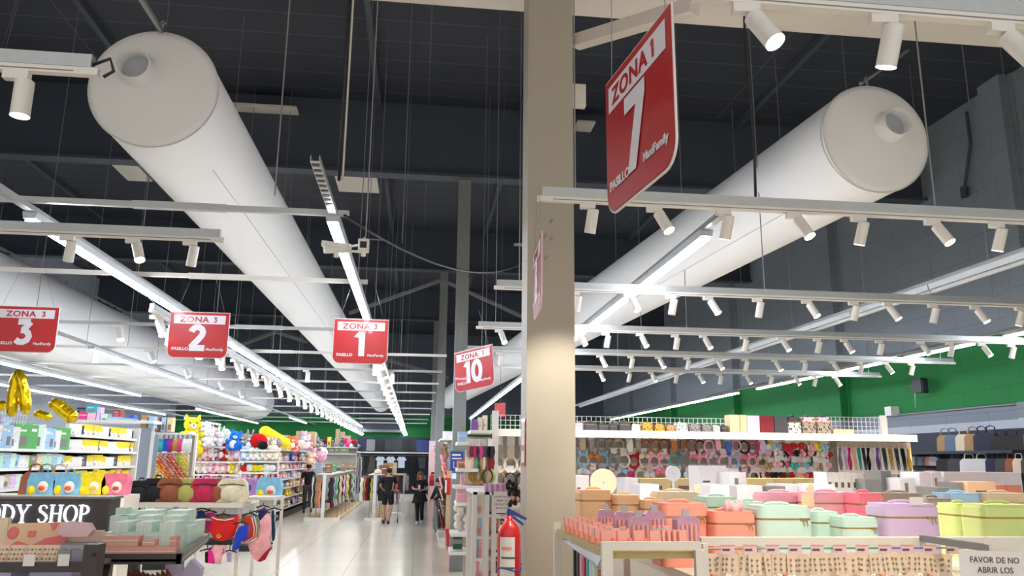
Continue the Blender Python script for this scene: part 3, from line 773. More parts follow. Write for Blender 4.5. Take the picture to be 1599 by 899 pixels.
def headband_proto(kind):
    """hair accessory hanging on a hook, origin at the hook"""
    t = thing('hair_accessory', 'x', 'hair accessory')
    MB().box((-.03, -.003, -.06), (.03, 0, .012)).build('hang_card', 'paper', t)
    b = MB()
    if kind == 'band':
        b.tube([(.05*math.sin(a), -.012, -.10-.058*math.cos(a)) for a in [PI*2*k/16-PI for k in range(1, 17)]], .010, 7, closed=True)
        b.build('band', T_CLOTH, t)
    elif kind == 'bowband':
        b.tube([(.048*math.sin(a), -.012, -.105-.055*math.cos(a)) for a in [PI*2*k/16-PI for k in range(1, 17)]], .007, 6, closed=True)
        b.build('band', T_CLOTH, t)
        c = MB()
        for s_ in (-1, 1): c.ell((s_*.03, -.022, -.06), (.03, .012, .024), 8, R=Matrix.Rotation(s_*.4, 3, 'Y'))
        c.ell((0, -.03, -.06), .011, 6).build('bow', T_CLOTH, t)
    elif kind == 'ears':
        b.tube([(.048*math.sin(a), -.012, -.105-.055*math.cos(a)) for a in [PI*2*k/16-PI for k in range(1, 17)]], .012, 7, closed=True)
        b.build('band', T_PLUSH, t)
        c = MB()
        for s_ in (-1, 1): c.ell((s_*.033, -.015, -.035), (.017, .01, .032), 8, R=Matrix.Rotation(s_*.35, 3, 'Y'))
        c.build('ear', T_PLUSH, t)
    elif kind == 'bow':
        for s_ in (-1, 1): b.ell((s_*.03, -.016, -.085), (.032, .014, .03), 8, R=Matrix.Rotation(s_*.3, 3, 'Y'))
        b.ell((0, -.026, -.085), .013, 6)
        for s_ in (-1, 1): b.prism([(s_*.005, -.09), (s_*.035, -.13), (s_*.012, -.135)], -.014, -.01, 1)
        b.build('bow', T_CLOTH, t)
    elif kind == 'flower':
        b.ell((0, -.02, -.085), (.017, .016, .017), 6)
        for k in range(6):
            a = PI/3*k; b.ell((.026*math.cos(a), -.014, -.085+.026*math.sin(a)), (.018, .01, .018), 6)
        b.build('petals', T_CLOTH, t)
    elif kind == 'claw':
        b.prism([(-.022, -.05), (.022, -.05), (.03, -.10), (.018, -.15), (-.018, -.15), (-.03, -.10)], -.03, -.008, 1)
        for k in range(5): b.cyl((-.02+.01*k, -.03, -.15), (-.018+.009*k, -.012, -.175), .003, n=4)
        b.build('clip', T_GLOSS, t)
    return proto(t)
HB = {k: headband_proto(k) for k in ('band', 'bowband', 'ears', 'bow', 'flower', 'claw')}

def case_proto(name, w, d, h, lid, round_front=True, hand=True, fabric=None, pull=True):
    """rounded vanity case: body, lid, brass zip line, handle, zip pulls"""
    fabric = fabric or T_LEATHER
    t = thing(name, 'x', 'case'); r = min(w, d)*.22
    MB().rbox((-w/2, -d/2, 0), (w/2, d/2, h-lid-.008), r, seg=6).build('body', fabric, t)
    MB().rbox((-w/2+.002, -d/2+.002, h-lid-.008), (w/2-.002, d/2-.002, h-lid), r-.002, seg=6).build('zip', 'goldz', t)
    q = MB().rbox((-w/2, -d/2, h-lid), (w/2, d/2, h-.012), r, seg=6).rbox((-w/2+.010, -d/2+.010, h-.012), (w/2-.010, d/2-.010, h), r-.01, seg=6)
    q.build('lid', fabric if fabric is not T_SPOTS else T_SPOTS, t)
    if hand:
        MB().tube([(-w*.24, 0, h-.004), (-w*.2, 0, h+.004), (-w*.1, 0, h+.009), (w*.1, 0, h+.009), (w*.2, 0, h+.004), (w*.24, 0, h-.004)], .007, 6).build('handle', fabric, t)
    if pull:
        p = MB()
        for x in (w*.3, w*.36): p.cyl((x, -d/2-.004, h-lid-.004), (x+.002, -d/2-.008, h-lid-.03), .002, n=5)
        p.box((w*.24, -d/2-.004, h-lid-.009), (w*.38, -d/2, h-lid+.001)).build('zip_pull', 'goldz', t)
    return proto(t)
CASE_L = case_proto('vanity_case', .27, .2, .24, .048)
CASE_M = case_proto('vanity_case', .22, .17, .19, .04)
CASE_S = case_proto('vanity_case', .17, .14, .13, .04)
CASE_LP = case_proto('vanity_case', .17, .14, .12, .035, fabric=T_SPOTS, pull=False)
CASE_GL = case_proto('vanity_case', .17, .14, .12, .035, fabric=T_GLIT, pull=False)

def bag_proto(tall):
    t = thing('handbag', 'x', 'bag'); w, h = (.30, .30) if tall else (.34, .24)
    b = MB().prism([(-w*.5, 0), (w*.5, 0), (w*.46, h*.8), (w*.3, h), (-w*.3, h), (-w*.46, h*.8)], -.06, .06, 1); b.build('bag_body', T_LEATHER, t)
    hh = .13 if tall else .09
    for y in (-.03, .03):
        MB().tube([(-w*.25, y, h*.9), (-w*.2, y, h+hh*.8), (0, y, h+hh), (w*.2, y, h+hh*.8), (w*.25, y, h*.9)], .009, 6).build('handle', T_LEATHER, t)
    return proto(t)
BAG_T, BAG_W = bag_proto(True), bag_proto(False)
def pouch_proto():
    t = thing('backpack', 'x', 'bag')
    pts = [(-.15, 0), (.15, 0), (.165, .08), (.15, .19), (.11, .235), (-.11, .235), (-.15, .19), (-.165, .08)]
    MB().prism(pts, -.07, .07, 1).ell((0, -.07, .085), (.12, .05, .085), 12).build('bag_body', T_CLOTH, t)
    MB().tube([(-.13, -.073, .17), (0, -.076, .185), (.13, -.073, .17)], .005, 5).build('zip', 'black', t)
    MB().tube([(-.035, 0, .232), (-.03, 0, .262), (.03, 0, .262), (.035, 0, .232)], .008, 6).build('handle', T_CLOTH, t)
    return proto(t)
PACK = pouch_proto()

def garment_proto(kind):
    """clothes on a hanger seen flat (faces -y); origin at the hanger hook"""
    t = thing('hanging_garment', 'x', 'garment')
    MB().tube([(0, 0, 0), (.02, 0, .012), (.012, 0, .03), (-.008, 0, .024)], .0035, 5).tube([(0, 0, 0), (0, 0, -.03), (-.19, 0, -.09), (.19, 0, -.09), (0, 0, -.03)], .005, 5).build('hanger', 'wood' if kind != 'tee' else 'black', t)
    b = MB()
    def outline(pts, th=.02, m=0): b.prism([(x, z) for x, z in pts], -th, th, 1, m)
    if kind == 'tee':
        outline([(-.07, -.04), (-.2, -.08), (-.30, -.24), (-.23, -.28), (-.19, -.22), (-.2, -.70), (.2, -.70), (.19, -.22), (.23, -.28), (.30, -.24), (.2, -.08), (.07, -.04), (.03, -.075), (-.03, -.075)])
    elif kind == 'dress':
        outline([(-.06, -.04), (-.18, -.08), (-.16, -.35), (-.26, -.95), (.26, -.95), (.16, -.35), (.18, -.08), (.06, -.04), (0, -.09)])
    elif kind == 'trousers':
        outline([(-.15, -.06), (-.18, -.3), (-.17, -.95), (-.04, -.95), (0, -.4), (.04, -.95), (.17, -.95), (.18, -.3), (.15, -.06)])
    b.build('cloth', T_CLOTH, t)
    return proto(t)
GT, GD, GP = garment_proto('tee'), garment_proto('dress'), garment_proto('trousers')
def side_garment_proto(L_):
    """garment hanging on a rail, thin folded profile seen from its side; origin on rail"""
    t = thing('hanging_garment', 'x', 'garment')
    MB().tube([(0, 0, .0), (0, .015, .02), (0, -.01, .03)], .003, 5).tube([(0, 0, 0), (0, 0, -.03), (0, -.18, -.085), (0, .18, -.085), (0, 0, -.03)], .006, 5).build('hanger', 'wood', t)
    rows = []
    b = MB(); n = 8
    for k in range(n+1):
        z = -.05-L_*k/n; wv = .012*math.sin(k*1.9)
        hw = .12+.08*min(1, k/1.5)-.01*k/n
        rows.append((hw, z, wv))
    vs, fs = [], []
    for hw, z, wv in rows:
        for x, y in ((-.016, -hw), (.0, -hw-.012), (.016, -hw), (.022, 0), (.016, hw), (0, hw+.012), (-.016, hw), (-.022, 0)):
            vs.append((x+wv, y, z))
    for k in range(n):
        for j in range(8): fs.append((k*8+j, k*8+(j+1) % 8, (k+1)*8+(j+1) % 8, (k+1)*8+j))
    fs += [tuple(reversed(range(8))), tuple(n*8+j for j in range(8))]
    b.add(vs, fs, 0, False).build('cloth', T_CLOTH, t)
    return proto(t)
GS1, GS2 = side_garment_proto(.75), side_garment_proto(1.0)

def place_row(P, n, start, step, rz, label, group, cols=None, sc=1.0, jit=.0, colmap=None):
    """n copies from start, each offset by step; cols cycles through colour names; {c} {i} in the label"""
    out = []
    for k in range(n):
        c = cols[k % len(cols)] if cols else 'white'
        p = Vector(start)+Vector(step)*k
        pr = P[k % len(P)] if isinstance(P, (list, tuple)) else P
        s_ = sc if not isinstance(sc, tuple) else random.uniform(*sc)
        lb = label.replace('{c}', c).replace('{i}', NUM[min(k, 39)])
        out.append(dup(pr, p, rz+random.uniform(-jit, jit), lb, group, PAL[c], s_))
    return out
def gondola(name, label, lo, hi, boards, back=None, depth=None, m='white', posts=None, lip=.04, bm='greyboard'):
    """shelf unit between lo and hi (x,y corners on the floor); boards: heights; back: side of the panel ('+x','-x','+y','-y')"""
    t = thing(name, label, 'shelving', ((lo[0]+hi[0])/2, (lo[1]+hi[1])/2, 0))
    ox, oy = -(lo[0]+hi[0])/2, -(lo[1]+hi[1])/2
    x0, y0, x1, y1 = lo[0]+ox, lo[1]+oy, hi[0]+ox, hi[1]+oy
    H_ = hi[2]
    for z in boards:
        MB().box((x0, y0, z-lip), (x1, y1, z)).build('shelf_board', m, t)
    MB().box((x0, y0, 0), (x1, y1, .09)).build('plinth', 'black' if m == 'white' else m, t)
    e = .02
    if back:
        b = {'+x': ((x1-e, y0, 0), (x1, y1, H_)), '-x': ((x0, y0, 0), (x0+e, y1, H_)), '+y': ((x0, y1-e, 0), (x1, y1, H_)), '-y': ((x0, y0, 0), (x1, y0+e, H_))}[back]
        MB().box(*b).build('back_panel', bm, t)
    for px, py in (posts or []):
        MB().box((px+ox-.02, py+oy-.02, 0), (px+ox+.02, py+oy+.02, H_+.02)).build('upright', m, t)
    return t
def mesh_panel(p, w, h, cell, label, rz=0, m='wirewhite'):
    mb = MB(); n = int(w/cell); k_ = int(h/cell)
    for i in range(n+1): mb.box((i*w/n-.0025, -.0025, 0), (i*w/n+.0025, .0025, h))
    for j in range(k_+1): mb.box((0, -.0025, j*h/k_-.0025), (w, .0025, j*h/k_+.0025))
    o = mb.build('wire_mesh_panel', m); o.location = p; o.rotation_euler = (0, 0, rz)
    return tag(o, label, 'mesh panel')

# ------------------------------------------------------------------ hair accessory wall (beyond the cosmetics)
YH = 8.5
gx0, gx1 = 1.06, 5.37
G = gondola('display_gondola', 'long white gondola with hair accessories on hooks under a glowing white top shelf', (gx0, YH-.0, 0), (gx1, YH+.36, 2.26), [.4], '-y', bm='greyboard', posts=[(gx0, YH+.02), (3.2, YH+.03), (gx1, YH+.02)])
tag(MB().box((gx0-.28, YH-.36, 2.235), (gx1+.02, YH+.1, 2.275)).box((gx0-.28, YH-.36, 2.2), (gx1+.02, YH-.34, 2.235)).build('top_shelf', 'white'), 'bright white top shelf board over the hanging hair accessories', 'shelf')
mesh_panel((gx0-.28, YH+.02, 2.275), 3.12, .16, .052, 'low white wire mesh along the back of the bright top shelf')
mesh_panel((at(1293, 660, YH).x, YH+.02, 2.275), 0.72, .2, .05, 'white wire mesh end with a bare shelf, past the leopard boxes')
tag(MB().box((at(1376, 660, YH).x, YH-.01, 2.275), (at(1384, 660, YH).x, YH+.03, 2.5)).build('upright_end', 'white'), 'white slotted upright at the end of the wire mesh', 'upright')
def hooks(x0, x1, z, n, kinds, cols, rowname, sc=1.0, y=YH-.05, jit=.15, fam='headband'):
    st = (x1-x0)/n
    for k in range(n):
        c = cols[k % len(cols)] if len(cols) < n else cols[k]
        kd = kinds[k % len(kinds)]
        nm = {'band': 'padded headband', 'bowband': 'headband with a bow', 'ears': 'fluffy headband with ears', 'bow': 'ribbon bow clip', 'flower': 'flower hair clip', 'claw': 'hair claw clip'}[kd]
        dup(HB[kd], (x0+st*(k+.5), y-random.uniform(0, .06), z+random.uniform(-.008, .008)), random.uniform(-jit, jit),
            c+' '+nm+' on a card, '+NUM[k]+' along the '+rowname, 'hair accessories, '+rowname, PAL[c], sc*random.uniform(.92, 1.08))
    o = MB().box((x0, YH-.012, z+.004), (x1, YH-.004, z+.022))
    for k in range(n): o.cyl((x0+st*(k+.5), YH-.01, z+.008), (x0+st*(k+.5), YH-.13, z+.012), .003, n=4)
    tag(o.build('hook_rail', 'wirewhite'), 'white rail of prong hooks carrying the '+rowname, 'hook rail')
xa, xb = at(900, 700, YH).x, at(1192, 700, YH).x
Z = lambda py, px=1050: at(px, py, YH).z
hooks(xa, xb, Z(680), 21, ['claw', 'claw', 'band', 'band', 'band'], ['beige', 'taupe', 'grey', 'taupe', 'beige', 'white', 'taupe', 'amber', 'amber', 'brown', 'amber', 'brown', 'brown', 'dark red', 'pink', 'pink', 'blue', 'pink', 'black', 'hot pink', 'lilac'], 'top hook row', 1.1)
hooks(xa, xb, Z(703), 19, ['ears', 'bowband', 'ears', 'bowband', 'band'], ['pale blue', 'orange', 'pale blue', 'grey', 'white', 'red', 'cream', 'pink', 'pink', 'teal', 'grey', 'rose', 'pink', 'lilac', 'pink', 'pale blue', 'rose', 'pink', 'beige', 'pink'], 'middle hook row', 1.15)
hooks(xa, xb, Z(727), 20, ['bowband', 'flower', 'band', 'bow'], ['white', 'lilac', 'taupe', 'pink', 'pale blue', 'hot pink', 'cream', 'white', 'rose', 'hot pink', 'purple', 'mint', 'black', 'pink', 'dark red', 'rose', 'lilac', 'pink', 'white', 'rose'], 'lowest hook row', 1.1)
xc, xd = at(1196, 700, YH).x, at(1291, 700, YH).x
hooks(xc, xd, Z(680), 12, ['flower', 'bow'], ['yellow', 'pale blue', 'grey', 'red', 'pink', 'red', 'red', 'brown', 'pink'], 'top bow row', 1.15, fam='bow')
hooks(xc-.05, xd, Z(694), 14, ['flower', 'bow', 'bow'], ['lilac', 'red', 'white', 'pink', 'black', 'hot pink', 'black', 'pink', 'red', 'pink', 'black', 'cream'], 'second bow row', .95, fam='bow')
hooks(xc-.05, xd-.03, Z(712), 15, ['bow', 'flower'], ['tan', 'white', 'pink', 'black', 'rose', 'dark red', 'teal', 'cream', 'beige', 'pale blue', 'teal', 'cream'], 'third bow row', .95, fam='bow')
hooks(xc-.15, xd-.05, Z(728), 16, ['bow', 'flower'], ['dark red', 'cream', 'dark red', 'black', 'black', 'dark red', 'green', 'red', 'pink', 'peach', 'rose', 'dark red', 'red'], 'lowest bow row', .95, fam='bow')
# near side of the same wall, seen on the other side of the column
for r, (py, cs) in enumerate(((684, ['taupe', 'beige', 'taupe']), (705, ['cream', 'white', 'beige']), (729, ['tan', 'charcoal', 'black']))):
    x0 = at(770, 700, 8.3).x
    for k in range(3):
        dup(HB['band' if r else 'claw'], (x0+.055+.125*k, 8.28, at(790, py, 8.3).z), 0, cs[k]+' headband on a white card, '+NUM[k]+' beside the white upright, '+ORD[r]+' row', 'headbands beside the upright', PAL[cs[k]], 1.35)
tag(MB().box((at(769, 700, 8.4).x, 8.36, .3), (at(812, 700, 8.4).x, 8.40, 2.2)).box((at(769, 700, 8.4).x, 8.3, 0), (at(812, 700, 8.4).x+.1, 8.44, .3)).build('back_panel_stand', 'greyboard'), 'grey backed white stand of headbands between upright and column', 'stand')
# hair extension packs
def pack_proto(style):
    t = thing('hair_extension_pack', 'x', 'packet')
    MB().box((-.045, -.006, -.34), (.045, 0, 0)).build('backing_card', 'paper', t)
    MB().box((-.045, -.008, -.06), (.045, -.006, 0)).ell((.018, -.009, -.04), (.012, .002, .02), 8, m=1).build('header_card', ['column', 'skin'], t)
    b = MB()
    for j in range(3):
        b.tube([((j-1)*.018+(.012*math.sin(k*.9+j) if style == 'wavy' else .003*k), -.014, -.065-.026*k) for k in range(10)], [.012-.0009*k if style != 'wavy' else .010 for k in range(10)], 6)
    b.build('hair', T_PLUSH, t); return proto(t)
PKW, PKS = pack_proto('wavy'), pack_proto('straight')
cs = ['grey', 'lilac', 'hot pink', 'peach', 'teal', 'charcoal', 'black', 'white', 'purple', 'charcoal', 'gold', 'charcoal', 'black', 'gold']
for k, c in enumerate(cs):
    x = at(1300+7.2*k+max(0, k-8)*2.4, 700, YH).x
    dup(PKW if k in (0, 2, 6, 7, 8, 13) else PKS, (x, YH-.14, Z(686)), -.1, c+' hair extension in a tall clear pack, '+NUM[k]+' from the bows', 'hair extension packs', PAL[c], (.58, 1, 1.02) if k < 9 else (.72, 1, 1.02))
# cases on the bright shelf
def shelf_items(lst, y, z):
    for px0, px1, P, c, lb in lst:
        a, b_ = at(px0, 665, y), at(px1, 665, y); w = b_.x-a.x
        s_ = w/.17
        dup(P, ((a.x+b_.x)/2, y, z), 0, lb, None, PAL[c], (s_, .9, min(1.35, max(.6, s_))))
items = [(898, 909, CASE_S, 'pink', 'pale pink vanity case at the column end of the bright shelf'), (911, 930, CASE_GL, 'charcoal', 'large dark grey glitter case next to the pale pink one'),
 (932, 947, CASE_GL, 'charcoal', 'medium dark grey glitter case on the bright shelf'), (949, 963, CASE_GL, 'charcoal', 'small dark grey glitter case on the bright shelf'),
 (964, 983, CASE_S, 'charcoal', 'plain charcoal case with a silver clasp on the bright shelf'), (984, 998, CASE_GL, 'white', 'silver white case between charcoal and leopard cases'),
 (1000, 1018, CASE_LP, 'gold', 'large gold leopard print case on the bright shelf'), (1020, 1036, CASE_LP, 'gold', 'medium gold leopard print case on the bright shelf'),
 (1038, 1052, CASE_LP, 'tan', 'small tan leopard print case on the bright shelf'), (1053, 1072, CASE_LP, 'white', 'large white leopard print case on the bright shelf'),
 (1074, 1092, CASE_LP, 'grey', 'large grey leopard print case on the bright shelf'), (1093, 1109, CASE_LP, 'grey', 'medium grey leopard print case on the bright shelf'),
 (1110, 1122, CASE_LP, 'white', 'small white leopard print case on the bright shelf'), (1123, 1134, CASE_LP, 'charcoal', 'smallest dark leopard print case beside the pink box')]
shelf_items(items, YH-.16, 2.275)
for px0, px1, hh, P, c, lb in ((1136, 1151, .19, B_PLAIN, 'peach', 'first tall peach box on the bright shelf'), (1152, 1162, .19, B_PLAIN, 'peach', 'narrow peach box on the bright shelf'), (1163, 1182, .185, B_PLAIN, 'lilac', 'tall lilac box on the bright shelf'),
      (1183, 1204, .185, B_PLAIN, 'dark red', 'tall dark red box on the bright shelf'), (1205, 1225, .18, B_PLAIN, 'charcoal', 'tall charcoal box on the bright shelf'), (1226, 1248, .18, CASE_LP, 'white', 'white leopard box with a dark lid on the bright shelf'),
      (1249, 1271, .18, CASE_LP, 'taupe', 'first pink lidded leopard box on the bright shelf'), (1272, 1294, .18, CASE_LP, 'taupe', 'second pink lidded leopard box, next to the bare mesh'), (1296, 1327, .055, B_PLAIN, 'peach', 'low flat peach box in front of the bare mesh')):
    a, b_ = at(px0, 665, YH-.15), at(px1, 665, YH-.15)
    hp = .2 if P is B_PLAIN else .12; wp = .16 if P is B_PLAIN else .17
    dup(P, ((a.x+b_.x)/2, YH-.15, 2.275), 0, lb, None, PAL[c], ((b_.x-a.x)/wp, .9, hh/hp), cols={'lid': PAL['pink'] if c == 'taupe' else PAL['charcoal'] if P is CASE_LP else PAL[c], 'handle': PAL['charcoal']})

# ------------------------------------------------------------------ stock row of cartons behind the vanity cases
gondola('display_gondola', 'low white table gondola stacked with white and kraft cartons', (1.25, 5.7, 0), (6.4, 7.4, 1.58), [1.58, .9, .4], None, posts=[(1.27, 5.75), (3.8, 5.75)])
def carton(x0, x1, y0, y1, Y, d, m, label, style='plain', lid=False, words_=None):
    a, b_ = at(x0, y1, Y), at(x1, y1, Y); zt = at((x0+x1)/2, y0, Y).z; w = b_.x-a.x; z0 = 1.581; h = zt-z0
    t = thing('carton', label, 'box', ((a.x+b_.x)/2, Y+d/2, z0))
    MB().box((-w/2, -d/2, 0), (w/2, d/2, h)).build('box_body', m, t)
    if lid: MB().box((-w/2-.004, -d/2-.004, h*.72), (w/2+.004, d/2+.004, h+.003)).build('lid', m, t)
    if style == 'lines':
        MB().box((-w*.38, -d/2-.002, h*.62), (-w*.12, -d/2, h*.66)).box((-w*.38, -d/2-.002, h*.52), (0, -d/2, h*.54)).build('printed_lines', 'ink', t)
    if style == 'mark':
        MB().box((-w*.22, -d/2-.002, h*.60), (w*.22, -d/2, h*.74)).build('printed_mark', 'ink', t)
    if style == 'photo':
        MB().box((-w*.2, -d/2-.002, h*.5), (w*.02, -d/2, h*.85)).build('printed_picture', 'grey', t)
        MB().box((0, -d/2-.002, h*.1), (w*.4, -d/2, h*.3)).build('printed_picture', 'pinkpaper', t)
    if style == 'window':
        mb = MB()
        for k in (-1, 1): mb.ell((k*w*.18, -d/2, h*.28), (h*.22, .004, h*.22), 10)
        mb.build('round_window', 'column', t)
    return t
kr = [(958, 988), (1000, 1048), (1049, 1087), (1168, 1210), (1212, 1240), (1241, 1256), (1256, 1292)]
for i, (x0, x1) in enumerate(kr):
    carton(x0, x1, 747, 775, 7.0, .3, 'kraft', 'kraft cardboard carton, '+NUM[i]+' in the row below the hair accessories', 'mark' if i in (1, 2) else 'plain')
wc = [(899, 920, 742, 790, 6.2, 'white carton with faint print touching the column edge', 'lines'), (976, 997, 746, 782, 6.3, 'slim upright white carton between kraft boxes', 'plain'),
 (1000, 1030, 756, 790, 6.0, 'low white carton with two round windows in front of the kraft row', 'window'), (1094, 1137, 727, 790, 6.4, 'tallest bright white carton with two printed lines', 'lines'),
 (1138, 1156, 731, 790, 6.6, 'tall white carton behind the tallest one', 'plain'), (1141, 1167, 737, 786, 6.15, 'white carton with a dark picture and pink swatch', 'photo'),
 (1110, 1140, 757, 790, 5.85, 'white opened tray carton with round pads inside', 'window'), (1152, 1192, 758, 790, 5.86, 'wide white carton with two round windows', 'window'),
 (1198, 1228, 759, 790, 5.9, 'pale grey carton with a printed edge', 'plain'), (1220, 1256, 756, 790, 6.25, 'long white carton lying behind the peach tag', 'plain'),
 (1272, 1306, 756, 790, 6.0, 'white open-ended carton next to the white stack', 'plain'), (1354, 1378, 748, 790, 6.3, 'white carton with small grey pictures below the hair packs', 'photo'),
 (1380, 1396, 735, 790, 6.5, 'grey framed display carton beneath the gold hair pack', 'plain'), (1409, 1432, 746, 790, 6.3, 'white carton with a small face picture', 'photo'),
 (1440, 1458, 737, 790, 6.3, 'tall pale carton at the near end of the long white box', 'plain'), (1459, 1475, 737, 790, 6.28, 'white carton with a green window panel', 'photo'),
 (1476, 1597, 737, 762, 6.3, 'very long white carton below the handbag racks', 'plain'), (1466, 1486, 761, 790, 5.9, 'small pale grey carton before the long white box', 'lines'), (1487, 1498, 761, 790, 5.9, 'smaller pale carton by the peach box', 'lines'),
 (1499, 1513, 753, 775, 5.8, 'grey side box next to the peach box', 'plain')]
for x0, x1, y0, y1, Y, lb, stl in wc: carton(x0, x1, y0, y1, Y, .26, 'signwhite' if 'grey' not in lb else 'steel', lb, stl)
for i in range(6): carton(1294+9.8*i, 1303.6+9.8*i, 737+.3*i, 790, 6.45, .22, 'paper', 'slim grey-white upright carton, '+NUM[i]+' in the packed block', 'mark')
M['peachbox'] = mat('peach_card', (240, 196, 158), .7); M['coralbox'] = mat('coral_card', (240, 150, 122), .7)
carton(1514, 1558, 752, 790, 5.75, .2, 'peachbox', 'peach carton with a dark round print among the cases', 'mark')
carton(1559, 1574, 757, 790, 5.9, .2, 'coralbox', 'first small coral carton by the peach carton'); carton(1575, 1599, 757, 790, 5.9, .2, 'coralbox', 'second small coral carton at the picture edge')
def disc(px, py, rpx, Y, m, label):
    c = at(px, py, Y); r = rpx*Y/FPX*1.02
    t = thing('round_mirror', label, 'mirror', c)
    MB().cyl((0, -.012, 0), (0, .012, 0), r, n=36).build('disc', m, t)
    MB().cyl((0, -.014, 0), (0, -.012, 0), r*.06, n=10).build('centre_mark', 'grey', t)
    MB().box((-r*.3, -.03, 1.583-c.z), (r*.3, .03, 1.589-c.z)).box((-.01, -.0, 1.583-c.z), (.01, .012, -r*.5)).build('stand', m, t)
    return t
M['beigebox'] = mat('beige_card', (236, 214, 186), .6)
disc(942, 753, 20.5, 5.9, 'beigebox', 'large round beige disc standing on the carton row near the column')
disc(1051, 739, 11.5, 6.6, 'signwhite', 'round white disc standing above the kraft cartons')
disc(1265, 762, 5.5, 5.76, 'peachbox', 'small peach disc standing on a card among pink cases'); disc(1089, 763, 6.5, 5.76, 'beigebox', 'small beige disc on the cream case')

# ------------------------------------------------------------------ vanity cases on the near gondola
t = gondola('display_gondola', 'near white gondola topped with pastel vanity cases, earring cards along its front', (1.14, 3.2, 0), (4.6, 5.2, 1.50), [1.50, 1.1, .6], None, m='cream', posts=[(1.16, 3.22)])
MB().box((-1.73, -1.02, 1.628), (1.73, -.97, 1.66)).build('front_rail', 'cream', t)
MB().box((-1.73, -.98, 1.0), (1.73, -.96, 1.47)).build('slat_panel', 'greyboard', t)
def put_case(x0, x1, y0, Y, c, label, P=None, h=None, rz=0, **k):
    a, b_ = at(x0, y0+15, Y), at(x1, y0+15, Y); w = b_.x-a.x; zt = at((x0+x1)/2, y0, Y).z
    P = CASE_L if P is None else P; bw, bh = {id(CASE_L): (.27, .24), id(CASE_M): (.22, .19), id(CASE_S): (.17, .13)}[id(P)]
    return dup(P, ((a.x+b_.x)/2, Y+.1, 1.501), rz, label, None, PAL[c], (w/bw, .95, (zt-1.501)/bh), **k)
V = [(906, 958, 765, 4.75, 'peach', 'large light orange vanity case next to the column'), (960, 1002, 773, 4.7, 'peach', 'medium light orange vanity case behind the clear pouches'), (1003, 1042, 781, 4.65, 'peach', 'small light orange vanity case behind the clear pouches'),
 (1032, 1110, 786, 3.55, 'coral', 'large coral pink vanity case at the front'), (1112, 1184, 799, 3.5, 'coral', 'coral orange vanity case with a ruffled tag, at the front'), (1027, 1095, 768, 4.75, 'cream', 'cream vanity case with a bow tag at the back'),
 (1100, 1157, 776, 4.45, 'mint', 'pale mint vanity case at the back centre'), (1159, 1200, 784, 4.1, 'mint', 'pale green vanity case partly behind the large mint one'),
 (1185, 1272, 790, 3.5, 'mint', 'largest mint vanity case, middle of the front line'), (1273, 1316, 799, 3.62, 'mint', 'medium mint vanity case next to the largest'), (1317, 1377, 808, 3.5, 'mint', 'small mint vanity case with a white handle'),
 (1193, 1262, 769, 4.75, 'pink', 'pink vanity case behind the mint cases, back line'), (1266, 1340, 769, 4.55, 'pink', 'rosy pink vanity case with zip pulls, back line'), (1341, 1384, 770, 4.4, 'rose', 'bright rose vanity case, tallest of the pinks'),
 (1383, 1472, 787, 3.5, 'lilac', 'lilac pink vanity case with a price card on top'), (1380, 1450, 770, 4.75, 'taupe', 'grey taupe vanity case at the back'), (1451, 1494, 778, 4.3, 'taupe', 'taupe vanity case between the lilac and lime ones'),
 (1480, 1540, 770, 4.8, 'pale blue', 'pale blue vanity case at the back'), (1541, 1612, 770, 4.75, 'beige', 'beige vanity case at the picture edge'), (1497, 1537, 787, 3.85, 'lime', 'lime green vanity case behind another lime one'), (1538, 1625, 788, 3.5, 'lime', 'lime green vanity case at the front, picture edge')]
for x0, x1, y0, Y, c, lb in V: put_case(x0, x1, y0, Y, c, lb)
for px, py, Y, lb in ((1243, 767, 3.9, 'peach hang tag standing on the mint vanity case'),):
    a = at(1247, 776, 3.62); tag(MB().box((a.x, 3.59, 1.76), (a.x+.06, 3.594, a.z+.02)).build('hang_tag', 'peachbox'), lb, 'tag')
tag(MB().box((at(1421, 785, 3.5).x, 3.5, at(1421, 788, 3.5).z), (at(1442, 785, 3.5).x, 3.503, at(1421, 776, 3.5).z)).build('price_card', 'paper'), 'small cream price card on the lilac vanity case', 'price card')
for px, py, lb in ((1145, 785, 'pink ruffled scrunchie on the coral case'),):
    c = at(px, py+6, 3.55); mb = MB()
    for k in range(9): mb.ell((c.x-.035+.009*k, c.y, c.z+.008*math.sin(k)), (.009, .02, .028), 6)
    tag(mb.build('scrunchie', M['pinkpaper']), lb, 'scrunchie')
M['taupeink'] = mat('earring_metal', (150, 132, 112), .5)
for k in range(30):
    px = 1112+12.4*k; a = at(px, 863, 3.12)
    hh = random.uniform(.075, .092)
    mb = MB().box((-.024, -.002, -hh), (.024, .002, 0))
    for i in range(3):
        for j in range(2): mb.ell((-.011+.022*j, -.004, -.022-.02*i), (.005, .003, .005), 6, m=1+(k+i) % 3 // 2)
    if k % 3 == 0: mb.ell((0, -.006, -hh), (.012, .005, .008), 6, m=3)
    o = mb.build('earring_card', ['beigebox', 'taupeink', 'goldz', 'coralbox'])
    o.location = (a.x, 3.12-.01*(k % 3), a.z+random.uniform(-.004, .004)); o.rotation_euler = (0, random.uniform(-.12, .12), random.uniform(-.5, .2))
    tag(o, 'cream earring card, '+NUM[k]+' along the rail under the vanity cases', 'earring card', 'earring cards under the rail')
for k in range(11):
    px = 1136+35.0*k; a = at(px, 850, 3.06)
    o = MB().box((-.027, -.001, -.036), (.027, .001, 0)).box((-.022, -.0018, -.023), (.008, -.001, -.015), 1).box((-.027, -.0018, -.004), (.027, -.001, 0), 2).build('price_tag', ['pinkpaper', 'ink', 'coralbox'])
    o.location = (a.x, 3.06, a.z); tag(o, 'pale pink price tag, '+NUM[k]+' above the earring cards', 'price tag', 'pink price tags above the earring cards')
